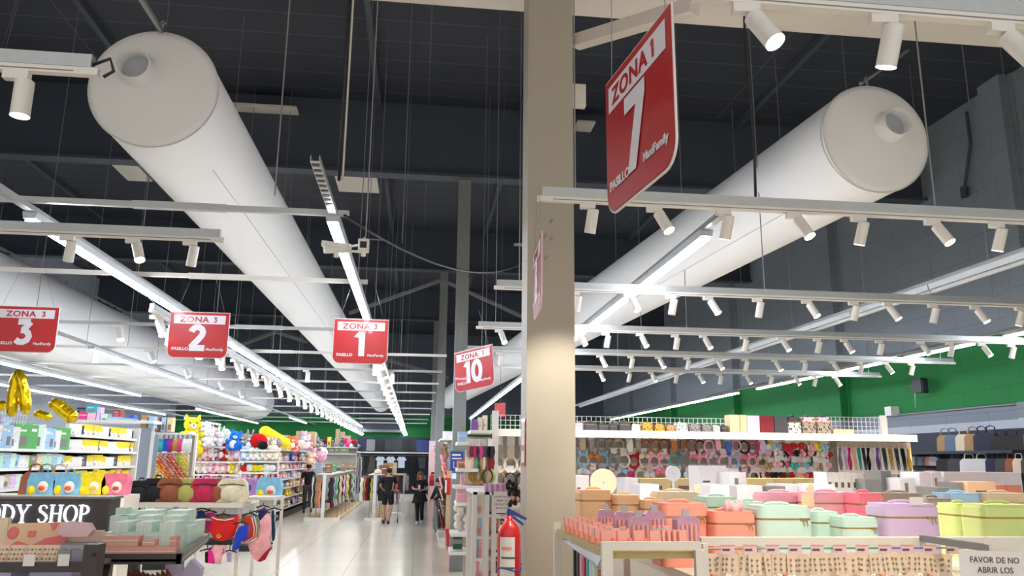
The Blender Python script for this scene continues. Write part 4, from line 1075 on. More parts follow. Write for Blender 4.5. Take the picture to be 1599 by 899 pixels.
a, b_ = at(1105, 862, 3.14), at(1600, 868, 3.14)
tag(MB().cyl((a.x, 3.16, a.z+.012), (b_.x, 3.16, a.z+.012), .004, n=6).cyl((a.x, 3.16, a.z-.0), (a.x, 3.22, a.z), .004, n=6).build('hook_bar', 'wire'), 'thin dark hook bar holding the earring cards', 'bar')
# notice
c = at(1551, 884, 2.72)
t = thing('paper_notice', 'white paper notice asking shoppers not to open products, before the earring cards', 'notice', (c.x, 2.72, c.z)); t.rotation_euler = (0, .03, .0)
MB().box((-.128, -.001, -.12), (.14, .001, .052)).build('sheet', 'paper', t)
for i, s_ in enumerate(('FAVOR DE NO', 'ABRIR LOS', 'PRODUCTOS')): text(s_, .0285, 'lettering', 'ink', t, (.006, -.002, .012-.034*i), bold=.012, align='CENTER', ext=.0003, space=1.02)
a, b_ = at(1440, 840, 3.17), at(1548, 856, 2.80)
tag(MB().cyl(a, b_, .018, n=4, smooth=False).build('side_rail', 'steel'), 'grey slanted side rail end beside the earring cards', 'rail')
tag(MB().box((b_.x-.01, 2.78, b_.z-.02), (b_.x+.8, 2.82, b_.z+.04)).build('front_rail_section', 'cream'), 'cream shelf front above the paper notice', 'rail')

# ------------------------------------------------------------------ near shelf with clear pouches and pink cards
x0, x1 = .672, 1.05
t = thing('display_stand', 'near cream stand with pink cards and clear pouches, beside the column', 'stand', (.86, 3.4, 0))
def fx(px, Y=2.9): return at(px, 846, Y).x-.86
zt = at(1000, 846, 2.9).z; zb = 0
MB().box((fx(940), -.5, zt-.028), (fx(1095), -.475, zt)).box((fx(940), -.5, 0), (fx(957), -.475, zt-.028)).box((fx(1086), -.5, 0), (fx(1100), -.475, zt-.028)).build('end_frame', 'cream', t)
MB().box((fx(1102), -.47, 0), (fx(1110), -.44, zt-.01)).build('rear_upright', 'cream', t)
MB().box((fx(940), .5, 0), (fx(940)+.03, .53, zt-.005)).box((fx(1095)-.03, .5, 0), (fx(1095), .53, zt-.005)).build('far_frame', 'cream', t)
zs = at(1000, 872, 2.93).z
MB().box((fx(945), -.47, zs), (fx(1098), .5, zs+.025)).build('shelf_board', 'tan', t)
MB().box((fx(945), -.47, 1.3), (fx(1098), .5, 1.32)).build('shelf_board', 'cream', t)
MB().box((fx(945), -.47, .6), (fx(1098), .5, .62)).build('shelf_board', 'cream', t)
for y in (-.2, .12): MB().box((fx(945)+.02, y, zs+.025), (fx(1098), y+.006, zs+.085)).build('divider', 'clear', t)
q_ = [at(950, 852, 2.94), at(897, 826, 3.86), at(877, 842, 3.86), at(934, 882, 2.94)]
tag(MB().add(q_+[v-Vector((.004, 0, .003)) for v in q_], [(0, 1, 2, 3), (7, 6, 5, 4), (0, 4, 5, 1), (1, 5, 6, 2), (2, 6, 7, 3), (3, 7, 4, 0)]).build('label_strip', 'film'), 'tilted clear plastic label strip along the pink card stand', 'label strip')
M['pinkcard'] = mat('salmon_pink_card', (236, 168, 156), .7)
k = 0
for i in range(8):
    for j in range(4):
        o = MB().box((-.024, -.004, 0), (.024, .004, .062)).box((-.024, -.010, 0), (.024, -.004, .026), 1).build('lip_card', ['pinkcard', 'coralbox'])
        o.location = (.71+.062*j, 3.0+.105*i, zs+.03); o.rotation_euler = (-.08, 0, .5)
        tag(o, 'salmon pink card packet, '+NUM[i]+' row, '+NUM[j]+' from the aisle edge of the near stand', 'packet', 'salmon pink card packets'); k += 1
for j in range(4):
    for i in range(2):
        o = MB().box((-.022, -.004, 0), (.022, .004, .060)).build('lip_card', ['pinkcard'])
        o.location = (.955+.022*j, 3.05+.2*i, zs+.03); o.rotation_euler = (-.08, 0, .6)
        tag(o, 'salmon pink card packet, '+NUM[j]+' across and '+NUM[i]+' back, past the clear divider', 'packet', 'pink card packets past the divider')
M['pouch'] = mat('violet_clear_pouch', (196, 150, 172), .25, noise=.35, scale=40, alpha=.9)
for i, (px, py, Y, hw, lb) in enumerate(((946, 786, 3.45, 11, 'first'), (975, 789, 3.3, 14, 'second'), (997, 797, 3.12, 15, 'third'), (1021, 788, 3.35, 14, 'fourth, leaning'), (1070, 795, 3.1, 16, 'last, beside the coral case'))):
    c = at(px, py, Y); w = 1.2*hw*Y/FPX
    t = thing('clear_pouch', 'clear violet pouch of pink tubes, '+lb+' of the five standing pouches', 'pouch', (c.x, Y, zs+.026)); h = c.z-zs-.026; t.rotation_euler = (0, 0, .1*i-.2)
    MB().prism([(-w, 0), (w, 0), (w, h*.72), (w*.75, h*.82), (-w*.75, h*.82), (-w, h*.72)], -.02, .02, 1).build('pouch_bag', 'pouch', t)
    mb = MB()
    for j in range(4): mb.cyl((-w*.6+w*.4*j, -.021, h*.1), (-w*.6+w*.4*j, -.021, h*.6), w*.13, n=8)
    mb.build('tube', 'pinkcard', t)
    MB().box((-w*.3, -.004, h*.8), (w*.3, .004, h)).build('hang_tab', M['posterblue'] if False else 'film', t)
for i, (px, py, c, lb) in enumerate(((972, 874, 'lime', 'lime green box on the lower board, first'), (988, 874, 'lime', 'lime green box on the lower board, second'), (1003, 873, 'red', 'red box beside the lime boxes'))):
    a = at(px, py, 3.1)
    dup(B_PLAIN, (a.x, 3.15, 1.321), 0, lb+' of the near stand', None, (130, 200, 60) if c == 'lime' else PAL[c], (.22, .3, .9))
for k in range(9):
    c = ['black', 'charcoal', 'pink', 'red', 'teal', 'white', 'mint', 'beige', 'brown'][k]
    a = at(897+6*k, 862, 3.7-.1*k)
    dup(B_LIN, (a.x+.03, 3.75-.09*k, 1.321), 1.57, c+' slim packet, '+NUM[k]+' on the shelf under the clear label strip', 'slim packets under the label strip', PAL[c], (.22, .3, .85))
# ================================================================== handbag racks along the green wall
def wy(px, X): return fit_y(px, 700, X)
XW = 9.9
for z, nm in ((2.22, 'upper'), (1.84, 'lower')):
    tag(MB().box((XW-.02, 12.4, z-.05), (XR-.30, 19.3, z)).build('display_shelf', 'darkboard'), 'dark '+nm+' wall shelf carrying handbags below the green band', 'shelf')
tag(MB().box((XR-.29, 12.4, .2), (XR-.23, 22.5, 2.6)).build('slatted_panel', 'darkboard'), 'dark slatted panel behind the handbags on the side wall', 'panel')
up = [(1461, 'tan', 1), (1473, 'denim', 1), (1490, 'cream', 1), (1504, 'tan', 1), (1518, 'navy', 1), (1532, 'navy', 1), (1546, 'black', 0), (1563, 'black', 0), (1580, 'black', 0), (1597, 'brown', 1)]
for i, (px, c, tl) in enumerate(up):
    Y = wy(px, XW-.1); dup(BAG_T if tl else BAG_W, (XW+.12, Y, 2.221), -.75, c+' handbag with two handles, '+NUM[i]+' on the upper wall shelf', 'handbags on the upper wall shelf', PAL[c], 1.0)
lo_ = [(1457, 'black', 0), (1475, 'charcoal', 0), (1494, 'white', 0), (1513, 'white', 0), (1528, 'navy', 1), (1543, 'charcoal', 1), (1558, 'brown', 1), (1570, 'cream', 1), (1583, 'charcoal', 1), (1596, 'black', 1)]
for i, (px, c, tl) in enumerate(lo_):
    Y = wy(px, XW-.1); dup(BAG_W, (XW+.12, Y, 1.841), -.75, c+' handbag, '+NUM[i]+' on the lower wall shelf', 'handbags on the lower wall shelf', PAL[c], (.6 if tl else .95, 1, 1.0))
for r, (z, cs) in enumerate(((2.25, ['black', 'red', 'grey', 'black', 'charcoal', 'black', 'brown', 'grey']), (1.92, ['dark red', 'grey', 'charcoal', 'dark red', 'grey', 'rose', 'taupe', 'brown']))):
    for k, c in enumerate(cs):
        Y = wy(1404+5.6*k, XW)
        dup(BAG_W, (XW+.2, Y, z-.30), -1.2, c+' small purse on a long strap, '+NUM[k]+' in the '+('upper' if r == 0 else 'lower')+' strap row', 'strap purses, row '+ORD[r], PAL[c], (.6, .8, .72))
for i, (px, c) in enumerate(((1527, 'white'), (1545, 'hot pink'), (1575, 'mint'))):
    Y = wy(px, XW-.2)
    tag(MB().tube([(XW-.2, Y-.12, 1.58), (XW-.2, Y-.06, 1.72), (XW-.2, Y+.02, 1.74), (XW-.2, Y+.12, 1.58)], .02, 6).build('tote_bag', T_LEATHER, col=PAL[c]), c+' bag handle peeping above the long white carton', 'bag')
tag(MB().box((XW-.5, 12.6, 1.52), (XR-.3, 19.0, 1.56)).build('display_shelf', 'darkboard'), 'lowest dark shelf behind the long white carton', 'shelf')

# ================================================================== white end gondola on the aisle side of the column
def slab(name, px0, px1, py, Y, d, m, label, cat='shelf', th=.03):
    a, b_ = at(px0, py, Y), at(px1, py, Y)
    return tag(MB().box((a.x, Y, a.z-th), (b_.x, Y+d, a.z)).build(name, m), label, cat)
YE = 7.9
t = thing('display_gondola', 'white end gondola with stepped side shelves at the aisle edge, beside the slim upright', 'shelving', (0, 0, 0))
a, b_ = at(769, 641, YE), at(777, 755, YE)
MB().box((a.x, YE-.02, 0), (b_.x, YE+.02, a.z)).build('upright', 'white', t)
ex0 = at(727, 700, YE).x
for i, (px0, px1, py) in enumerate(((733, 769, 672), (713, 730, 690), (713, 745, 731), (708, 768, 757), (711, 740, 783), (703, 738, 830), (701, 738, 858))):
    a, b_ = at(px0, py, YE), at(px1, py, YE)
    MB().box((a.x, YE-.18, a.z-.03), (b_.x, YE+.25, a.z)).build('shelf_board', 'white', t)
MB().box((at(729, 700, YE).x, YE+.22, 0), (at(769, 700, YE).x, YE+.26, at(700, 680, YE).z)).build('back_panel', 'greyboard', t)
MB().box((at(738, 800, YE).x-.015, YE-.03, 0), (at(738, 800, YE).x+.015, YE+.03, at(738, 690, YE).z)).build('upright', 'white', t)
def box_px(P, x0, x1, y0, y1, Y, c, label, d=.16, rz=0, grp=None):
    a, b_ = at(x0, y1, Y), at(x1, y1, Y); h = at(x0, y0, Y).z-a.z
    dims = {id(B_LOW): (.13, .16, .17), id(B_PIC): (.15, .18, .24), id(B_LIN): (.12, .16, .28), id(B_PLAIN): (.16, .16, .2), id(B_STR): (.18, .18, .12)}[id(P)]
    return dup(P, ((a.x+b_.x)/2, Y, a.z+.001), rz, label, grp, PAL[c] if isinstance(c, str) else c, ((b_.x-a.x)/dims[0], d/dims[1], h/dims[2]))
for P, x0, x1, y0, y1, c, lb in ((B_PLAIN, 735, 744, 655, 672, 'purple', 'purple box on the highest side shelf'), (B_LIN, 746, 752, 652, 672, 'cream', 'slim cream box on the highest side shelf'), (B_LIN, 754, 760, 649, 672, 'cream', 'taller slim cream box beside the white upright'),
     (B_STR, 715, 729, 674, 690, 'pale blue', 'pale blue box on the short shelf in front of the far column'), (B_PIC, 714, 727, 719, 731, 'orange', 'orange box above the counter shelf by the blue poster'),
     (B_PLAIN, 719, 733, 740, 757, 'pink', 'dusty pink box on the counter shelf'), (B_PIC, 735, 746, 738, 757, 'white', 'white patterned canister box on the counter shelf'), (B_PIC, 748, 762, 742, 757, 'white', 'second white patterned box on the counter shelf'),
     (B_STR, 712, 730, 762, 783, 'pink', 'pink gift bag box under the counter shelf'), (B_PLAIN, 731, 737, 760, 783, 'lilac', 'slim lilac box under the counter shelf')):
    box_px(P, x0, x1, y0, y1, YE, c, lb, d=.14)
for i, (y0, y1, c) in enumerate(((833, 841, 'charcoal'), (841, 848, 'grey'), (848, 857, (40, 84, 60)))):
    box_px(B_PLAIN, 707, 721, y0, y1, YE-.1, c, ('charcoal', 'grey', 'dark green')[i]+' folded towel block in the small stack low by the aisle', d=.1)
c = at(722, 830, YE); mb = MB()
for k in range(16): mb.ell((c.x+random.uniform(-.06, .06), YE+random.uniform(-.05, .05), c.z+.04+.012*k), (.035, .035, .04), 7)
tag(mb.build('fur_bag', 'muzzle'), 'white fluffy bag on the lower side shelf', 'bag')
MBx = MB().tube([(c.x-.05, YE, c.z+.06), (c.x-.045, YE, c.z+.24), (c.x+.0, YE, c.z+.27), (c.x+.04, YE, c.z+.2)], .008)
tag(MBx.build('bag_strap', 'muzzle'), 'pale strap rising from the white fluffy bag', 'strap')
for r, (py, c0) in enumerate(((687, ['taupe', 'dark red', 'hot pink', 'charcoal', 'hot pink', 'charcoal', 'black', 'black']), (704, ['cream', 'pink', 'green', 'charcoal', 'tan', 'white', 'brown', 'dark red']), (724, ['beige', 'beige', 'tan', 'gold', 'tan', 'beige', 'charcoal', 'olive']))):
    tag(MB().cyl(at(730, py-1, YE-.1), at(768, py-1, YE-.1), .004, n=5).build('hook_bar', 'wirewhite'), 'thin bar of hooks on the end gondola, '+ORD[r]+' of three', 'bar')
    for k, c in enumerate(c0):
        p = at(732+4.8*k, py, YE-.1); dup(HB['claw' if r != 2 else 'band'], p, random.uniform(-.8, .8), c+' small accessory, '+NUM[k]+' on the '+ORD[r]+' hook bar of the end gondola', 'accessories of the end gondola', PAL[c], 1.15)
# blue poster on the mid column
c = at(715, 720, 14.95)
t = thing('wall_poster', 'blue poster with white lines on the grey column behind the end gondola', 'poster', (c.x, 14.95, c.z))
MB().box((-.14, 0, -.17), (.10, .012, .18)).build('poster_sheet', 'posterblue', t)
MB().box((-.11, -.002, .1), (.05, 0, .13)).box((-.11, -.002, .04), (.07, 0, .06)).box((-.08, -.002, -.12), (-.07, 0, .0)).box((-.08, -.002, -.12), (.03, 0, -.11)).build('printed_lines', 'paper', t)
c = at(709, 743, 7.7); tag(MB().rbox((c.x-.02, 7.7, c.z-.025), (c.x+.02, 7.715, c.z+.025), .004, axis=1).build('small_screen', 'screen'), 'small glowing blue screen beside the counter shelf', 'screen')
# nearer frame with purple boxes, notice, tubes
YF = 6.3
t = thing('display_stand', 'narrow white stand of hanging pouches under lilac boxes, in front of the end gondola', 'stand', (0, 0, 0))
zt = at(770, 768, YF).z
for px in (741, 760, 771, 797):
    MB().box((at(px, 800, YF).x-.018, YF-.02, 0), (at(px, 800, YF).x+.018, YF+.02, zt)).build('upright', 'white', t)
MB().box((at(739, 770, YF).x, YF-.02, zt-.02), (at(812, 770, YF).x, YF+.9, zt)).build('top_board', 'white', t)
MB().box((at(741, 770, YF).x, YF+.86, .1), (at(800, 770, YF).x, YF+.9, zt-.02)).build('back_panel', 'white', t)
for i, py in enumerate((800, 830, 860, 892)):
    a = at(765, py, YF); MB().box((a.x, YF-.01, a.z-.01), (at(797, py, YF).x, YF+.4, a.z+.005)).build('shelf_board', 'darksteel', t)
for i in range(9): box_px(B_PLAIN, 757+4.3*i, 761+4.3*i, 755, 768, YF+.05, 'lilac' if i % 2 else (206, 140, 186), 'thin lilac box, '+NUM[i]+' in the row on top of the narrow stand', d=.1, grp='lilac boxes on the narrow stand')
for i in range(4):
    for j in range(5):
        a = at(774+5*j, 800+30*i, YF+.05)
        dup(B_LIN, (a.x, YF+.06, a.z+.006), 0, ['pink', 'rose', 'cream', 'dark red', 'white'][(i+j) % 5]+' slim packet, '+NUM[j]+' on the '+ORD[i]+' small shelf of the narrow stand', 'slim packets on the narrow stand', PAL[['pink', 'rose', 'cream', 'dark red', 'white'][(i+j) % 5]], (.18, .3, .32))
for i in range(4):
    for j, px in enumerate((746, 751, 765)):
        a = at(px, 768+34*i+6, YF); cname = ['white', 'cream', 'pale blue', 'pink'][(i+j) % 4]
        o = MB().box((-.012, -.02, -.14), (.012, .0, 0)).ell((0, -.022, -.1), (.010, .006, .03), 6, m=1).build('hanging_packet', [T_CARD, 'pinkcard'], col=PAL[cname]); o.location = (a.x, YF+.04, a.z)
        tag(o, cname+' hanging packet, '+NUM[j]+' strip and '+ORD[i]+' level between the white uprights', 'packet', 'hanging packets between the uprights')
c = at(784, 784, YF-.025)
t = thing('paper_notice', 'small white notice taped above the fire extinguisher', 'notice', c)
MB().box((-.068, -.002, -.08), (.068, 0, .08)).build('sheet', 'paper', t)
for i, s_ in enumerate(('FAVOR DE NO', 'ABRIR LOS', 'PRODUCTOS', 'ARTICULOS')): text(s_, .019, 'lettering', 'ink', t, (0, -.003, .035-.028*i), bold=.012, align='CENTER', ext=.0003)
for i, (px, py) in enumerate(((800, 762), (804, 778), (807, 770))):
    c = at(px, py, 6.26); mb = MB()
    for k in range(12): mb.ell((c.x+random.uniform(-.04, .04), 6.29+random.uniform(-.04, .04), c.z+random.uniform(-.06, .06)), (.018, .014, .022), 6)
    tag(mb.build('hair_scrunchie', ['clothblack', 'face', 'pinkcard'][i]), ['black gathered scrunchie at the column edge, upper', 'black gathered scrunchie at the column edge, lower', 'dusty pink packet bundle at the column edge'][i], 'scrunchie')
# fire extinguisher tied to the column
c = at(795, 860, 5.35)
t = thing('fire_extinguisher', 'large red fire extinguisher tied with a blue strap to the near column', 'fire extinguisher', (c.x, 5.36, .72))
ht = at(795, 812, 5.36).z-.72
MB().lathe([(.001, 0), (.07, 0), (.076, .02), (.076, ht-.09), (.066, ht-.045), (.035, ht-.01), (.022, ht), (.022, ht+.03), (.001, ht+.03)], 28).build('cylinder', 'red', t)
MB().cyl((0, 0, ht+.02), (0, 0, ht+.06), .018, n=10).prism([(-.02, ht+.05), (.11, ht+.0), (.115, ht+.015), (-.01, ht+.08)], -.012, .012, 1).prism([(-.02, ht+.04), (.09, ht-.035), (.095, ht-.02), (-.01, ht+.055)], -.01, .01, 1).build('valve_lever', 'blue', t)
lb = MB(); n = 10
vs = [(.0775*math.sin(a), -.0775*math.cos(a), z) for z in (ht-.47, ht-.10) for a in [-.95+1.35*k/n for k in range(n+1)]]
lb.add(vs, [(k, k+1, n+2+k, n+1+k) for k in range(n)]).build('label', 'paper', t)
for i in range(5):
    z = ht-.16-.062*i
    vs = [(.0783*math.sin(a), -.0783*math.cos(a), zz) for zz in (z-(.012 if i else .02), z) for a in [-.8+(.45+.13*((i*2) % 3))*k/6*2 for k in range(7)]]
    MB().add(vs, [(k, k+1, 8+k, 7+k) for k in range(6)]).build('printed_lines', 'ink' if i else 'coralbox', t)
tp = [(.08*math.cos(a), .08*math.sin(a), ht-.30+.01*math.sin(2*a)) for a in [PI*2*k/20 for k in range(20)]]
MB().tube(tp, .005, 5, closed=True).tube([(.07, .03, ht-.3), (.10, .13, ht-.29)], .005, 5).build('strap', 'blue', t)
MB().box((-.05, .076, ht-.35), (.09, .14, ht-.2)).build('wall_hook', 'grey', t)
c = at(815, 690, 5.49)
t = thing('safety_sign', 'narrow red and white safety sign on the side of the near column', 'sign', (.749, 5.62, at(815, 690, 5.6).z))
MB().box((-.006, -.1, -.16), (-.001, .1, .16)).build('sign_plate', 'signred', t)
MB().box((-.008, -.07, -.02), (-.006, .07, .13)).box((-.008, -.07, -.14), (-.006, .07, -.06)).build('pictogram', 'paper', t)
# scribbles on the column
mb = MB()
for px, py in ((852, 368), (861, 372), (861, 345), (853, 402)):
    c = at(px, py, 5.497); mb.tube([(c.x+.012*math.cos(a), 5.497, c.z+.018*math.sin(a*1.3)) for a in [k*.7 for k in range(8)]], .0012, 4)
tag(mb.build('pencil_scribble', 'ink'), 'faint grey pencil scribbles high on the near column', 'scribble', kind='stuff')

# ================================================================== far right side of the aisle: sandals, fire point
SY0, SY1 = 19.95, 30.0
for y0, y1, nm in ((SY0, 22.2, 'near'), (24.6, SY1, 'farther')):
    t = thing('display_gondola', 'grey '+nm+' gondola of hanging sandals along the aisle past the grey column', 'shelving', (.98, (y0+y1)/2, 0)); hl = (y1-y0)/2
    MB().box((-.14, -hl, 0), (-.1, hl, 2.45)).build('back_panel', 'steel', t)
    MB().box((-.38, -hl, 0), (.3, hl, .14)).build('plinth', 'white', t)
    MB().box((-.40, -hl, 2.45), (.05, hl, 2.49)).build('top_board', 'white', t)
def sandal_proto():
    t = thing('sandal', 'x', 'sandal')
    MB().prism([(-.04, -.13), (.0, -.14), (.04, -.13), (.035, 0), (.045, .09), (.02, .13), (-.03, .13), (-.045, .06), (-.03, 0)], 0, .02, 2).build('sole', T_LEATHER, t)
    MB().tube([(-.045, .04, .01), (-.03, .04, .05), (.03, .04, .05), (.045, .04, .01)], .012, 6).tube([(-.035, -.05, .01), (-.02, -.05, .04), (.02, -.05, .04), (.035, -.05, .01)], .009, 6).build('strap', T_LEATHER, t)
    return proto(t)
SAN = sandal_proto()
scol = ['tan', 'cream', 'black', 'rose', 'brown', 'taupe', 'peach', 'pink', 'dark red', 'black']
for r, z in enumerate((2.2, 1.93, 1.64, 1.37, 1.08, .8, .52)):
    for k in range(12):
        c = scol[(r*3+k*7) % 10]
        dup(SAN, (.68+.05*(k % 2), (SY0+.2+k*.42 if k < 5 else 24.9+(k-5)*.7), z), (1.25, 0, 1.2+random.uniform(-.4, .4)), c+' sandal, '+NUM[k]+' along the '+ORD[min(r, 6)]+' row of the sandal gondola', 'sandals along the aisle', PAL[c], 1.35)
for k in range(8):
    dup(B_PLAIN, (.80, (SY0+.4+k*.5 if k < 4 else 25+(k-4)*1.1), 2.491), .1*(k % 3), 'white shoe carton, '+NUM[k]+' on top of the sandal gondola', 'white shoe cartons', PAL['white'], (1.3, 1.6, .6+.25*(k % 3)))
c = at(699, 850, 19.3); cx = .78
t = thing('fire_point', 'pale wooden post with a red box on it, by the aisle edge', 'post', (cx, 19.3, 0))
MB().box((-.05, -.03, 0), (.05, .03, 1.72)).build('post', 'wood', t)
zt, zb = at(700, 746, 19.25).z, at(700, 771, 19.25).z
MB().rbox((-.09, -.12, zb), (.09, -.031, zt), .02, axis=2).build('red_box', 'red', t)
MB().box((-.088, -.124, zb+.04), (-.05, -.12, zt-.05)).build('label', 'paper', t)
c = at(710, 852, 18.0)
t = thing('waste_bin', 'red plastic bin standing on the floor at the aisle edge', 'bin', (at(708, 840, 18.6).x, 18.6, 0))
MB().prism([(-.14, 0), (.14, 0), (.18, .42), (-.18, .42)], -.13, .13, 1).build('bin_body', 'red', t)
MB().box((-.2, -.15, .42), (.2, .15, .46)).box((-.03, -.17, .44), (.05, -.12, .48)).build('rim', 'red', t)
c = at(674, 748, 31)
t = thing('fire_extinguisher', 'small distant red fire extinguisher on the pale pink strip', 'fire extinguisher', (c.x, 30.8, at(674, 758, 31).z))
MB().lathe([(.001, 0), (.09, 0), (.09, .36), (.03, .43), (.001, .43)], 14).build('cylinder', 'red', t); MB().box((-.03, -.02, .43), (.1, .02, .5)).build('valve', 'black', t)
tag(MB().box((at(670, 700, 31.2).x, 31.0, 0), (at(681, 700, 31.2).x, 31.1, at(675, 688, 31).z)).build('notice_strip', 'pinkpaper'), 'pale pink strip of notices behind the distant extinguisher', 'board')

# ================================================================== back wall display
YW = 43.6
zb = at(620, 705.5, YW).z
t = thing('wall_shelf_unit', 'long back wall shelf with luggage above and hanging shirts below', 'shelving', (0, 0, 0))
MB().box((at(556, 706, YW).x, YW-.1, zb-.07), (at(686, 706, YW).x, YW+.8, zb)).build('shelf_board', 'white', t)
MB().box((at(556, 706, YW).x, YW+.8, 0), (at(686, 706, YW).x, YW+.85, zb+.8)).build('back_panel', 'darkboard', t)
MB().box((at(556, 706, YW).x, YW-.3, 0), (at(686, 706, YW).x, YW+.8, .2)).build('plinth', 'white', t)
MB().cyl((at(560, 712, YW).x, YW+.1, zb-.18), (at(684, 712, YW).x, YW+.1, zb-.18), .015, n=6).build('hang_rail', 'steel', t)
t0 = thing('suitcase', 'x', 'suitcase')
MB().rbox((-.21, -.13, .05), (.21, .13, .62), .05, axis=1).build('shell', T_GLOSS, t0)
MB().tube([(-.07, 0, .61), (-.06, 0, .66), (.06, 0, .66), (.07, 0, .61)], .012).build('handle', 'black', t0)
r_ = MB()
for k in range(4): r_.box((-.15+.09*k, -.137, .1), (-.12+.09*k, -.13, .57))
r_.build('shell_rib', T_GLOSS, t0)
for s_ in (-1, 1): MB().cyl((s_*.15, -.04, .03), (s_*.15, .04, .03), .03, n=10).build('wheel', 'black', t0)
SUIT = proto(t0)
for k, (px, c) in enumerate(((566, 'navy'), (579, 'grey'), (593, 'black'), (607, 'charcoal'), (620, 'charcoal'), (633, 'black'), (645, 'black'), (656, 'blue'), (668, 'blue'), (679, 'navy'))):
    dup(SUIT, (at(px, 700, YW+.3).x, YW+.3, zb), 0, c+' hard shell suitcase, '+NUM[k]+' along the back wall shelf', 'suitcases on the back wall', {'blue': (44, 66, 128), 'charcoal': (50, 54, 60), 'black': (34, 38, 44)}.get(c, PAL[c]), 1.05)
for k, (px, P, c, dz) in enumerate(((569, GT, 'black', 0), (581, GD, 'olive', 0), (594, GT, 'white', 0), (610, GT, 'white', 0), (627, GT, 'white', 0), (643, GT, 'black', 0), (659, GT, 'charcoal', 0), (674, GT, 'navy', 0),
       (635, GP, 'taupe', -1.0), (649, GP, 'black', -1.0), (662, GP, 'denim', -1.0), (673, GP, 'denim', -1.0), (620, GP, 'charcoal', -1.0), (574, GP, 'charcoal', -1.0), (588, GP, 'denim', -1.0))):
    z = zb-.2+(dz*.95 if dz else 0)
    dup(P, (at(px, 715, YW).x, YW+.1-(0.02 if dz else 0), z), 0, {'olive': 'dark olive', 'taupe': 'khaki'}.get(c, c)+(' shirt' if P is GT else ' trousers' if P is GP else ' long dress')+', '+NUM[k % 8]+' along the back wall '+('upper' if not dz else 'lower')+' rail', 'clothes on the back wall', (78, 76, 62) if c == 'olive' else (214, 222, 236) if c == 'white' else PAL[c], .9)

# ================================================================== clothes racks in the aisle
def rack(x, y0, y1, z, label, base_w):
    t = thing('clothes_rack', label, 'clothes rack', (x, y0, 0)); L_ = y1-y0
    MB().box((-base_w/2, -.1, 0), (base_w/2, L_, .05)).build('base_plate', 'wood', t)
    MB().box((-base_w/2-.03, -.14, 0), (base_w/2+.03, -.1, .09)).build('base_edge', 'cream', t)
    for k, y in enumerate((0, L_-.1)):
        MB().box((-.055, y-.03, .05), (.055, y+.03, z)).build('upright', 'white', t)
    MB().box((-.22, -.05, z), (.22, L_, z+.03)).build('top_board', 'white', t)
    for s_ in (-1, 1): MB().cyl((s_*.2, -.05, z-.05), (s_*.2, L_, z-.05), .012, n=6).box((s_*.2-.01, -.04, z-.05), (s_*.2+.01, -.02, z)).build('hang_rail', 'steel', t)
    k = 0
    for s_ in (-1, 1):
        for j in range(int(L_/1.6)): MB().box((s_*(base_w/2-.1)-.012, .4+j*1.6, .05), (s_*(base_w/2-.1)+.012, .42+j*1.6, .75)).build('display_peg', 'steel', t)
    return t
r1x = at(507, 741, 27.6).x; zr = at(507, 741, 27.6).z
rack(r1x, 27.6, 38.5, zr, 'long white clothes rack beside the walking man in black and grey', 1.1)
cols1 = ['tan', 'black', 'olive', 'olive', 'rose', 'peach', 'beige', 'dark red', 'pink', 'tan']
cols2 = ['black', 'dark red', 'pale blue', 'green', 'white', 'black', 'cream', 'cream', 'dark red', 'dark red', 'white', 'black', 'pink', 'cream', 'yellow', 'black']
for k in range(7):
    c = ['white', 'black', 'tan', 'olive', 'rose', 'peach', 'dark red'][k]; p = at(489.5+2.4*k, 745, 28.1)
    dup(GS2, (p.x, 28.2, zr-.05), random.uniform(-.1, .1), c+' long garment seen edge-on, '+NUM[k]+' from the walking man on the first rack', 'edge-on garments of the first rack', PAL[c], (1.5, 1, 1.0))
tag(MB().cyl((at(487, 745, 28.1).x, 28.2, zr-.05), (r1x, 28.2, zr-.05), .012, n=6).build('rack_arm', 'steel'), 'short steel arm of the first clothes rack reaching towards the toys', 'rack arm')
for k in range(7):
    c = ['white', 'cream', 'tan', 'dark red', 'dark red', 'black', 'yellow'][k]; p = at(564+2.7*k, 745, 28.1)
    dup(GS1, (p.x, 28.2, zr-.05), random.uniform(-.1, .1), c+' garment seen edge-on, '+NUM[k]+' on the arm of the cap rack', 'edge-on garments of the cap rack', PAL[c], (1.5, 1, 1.0))
tag(MB().cyl((at(562, 745, 28.1).x, 28.2, zr-.05), (at(586, 743, 28.1).x, 28.2, zr-.05), .012, n=6).build('rack_arm', 'steel'), 'short steel arm of the cap rack reaching towards the first rack', 'rack arm')
for s_, cs, n in ((1, cols2, 22),):
    for k in range(n):
        c = cs[k % len(cs)]
        dup(GS2 if s_ < 0 or k % 3 else GS1, (r1x+s_*.2, 27.9+k*(10.2/n), zr-.05), random.uniform(-.15, .15), c+' garment on a hanger, '+NUM[k]+' back on the '+('wall' if s_ < 0 else 'aisle')+' side of the first rack', 'garments on the first rack', PAL[c], (2.2, 1, 1))
r2x = at(586, 743, 27.6).x
rack(r2x, 27.6, 35.5, zr, 'white clothes rack topped with caps and bags, beside the man in shorts', .55)
cols3 = ['white', 'tan', 'dark red', 'black', 'cream', 'yellow', 'rose', 'white']
for s_ in (1,):
    for k in range(10):
        c = cols3[(k+(s_ > 0)*3) % 8]
        dup(GS1, (r2x+s_*.24, 27.9+k*.75, zr-.05), PI/2+random.uniform(-.2, .2)-.6, c+' garment on a hanger, '+NUM[k]+' back on the '+('first' if s_ < 0 else 'second')+' side of the cap rack', 'garments on the cap rack', PAL[c], 1.0)
t = thing('cap', 'cream cap on top of the clothes rack', 'cap', (at(590, 740, 28).x, 28.1, zr+.03))
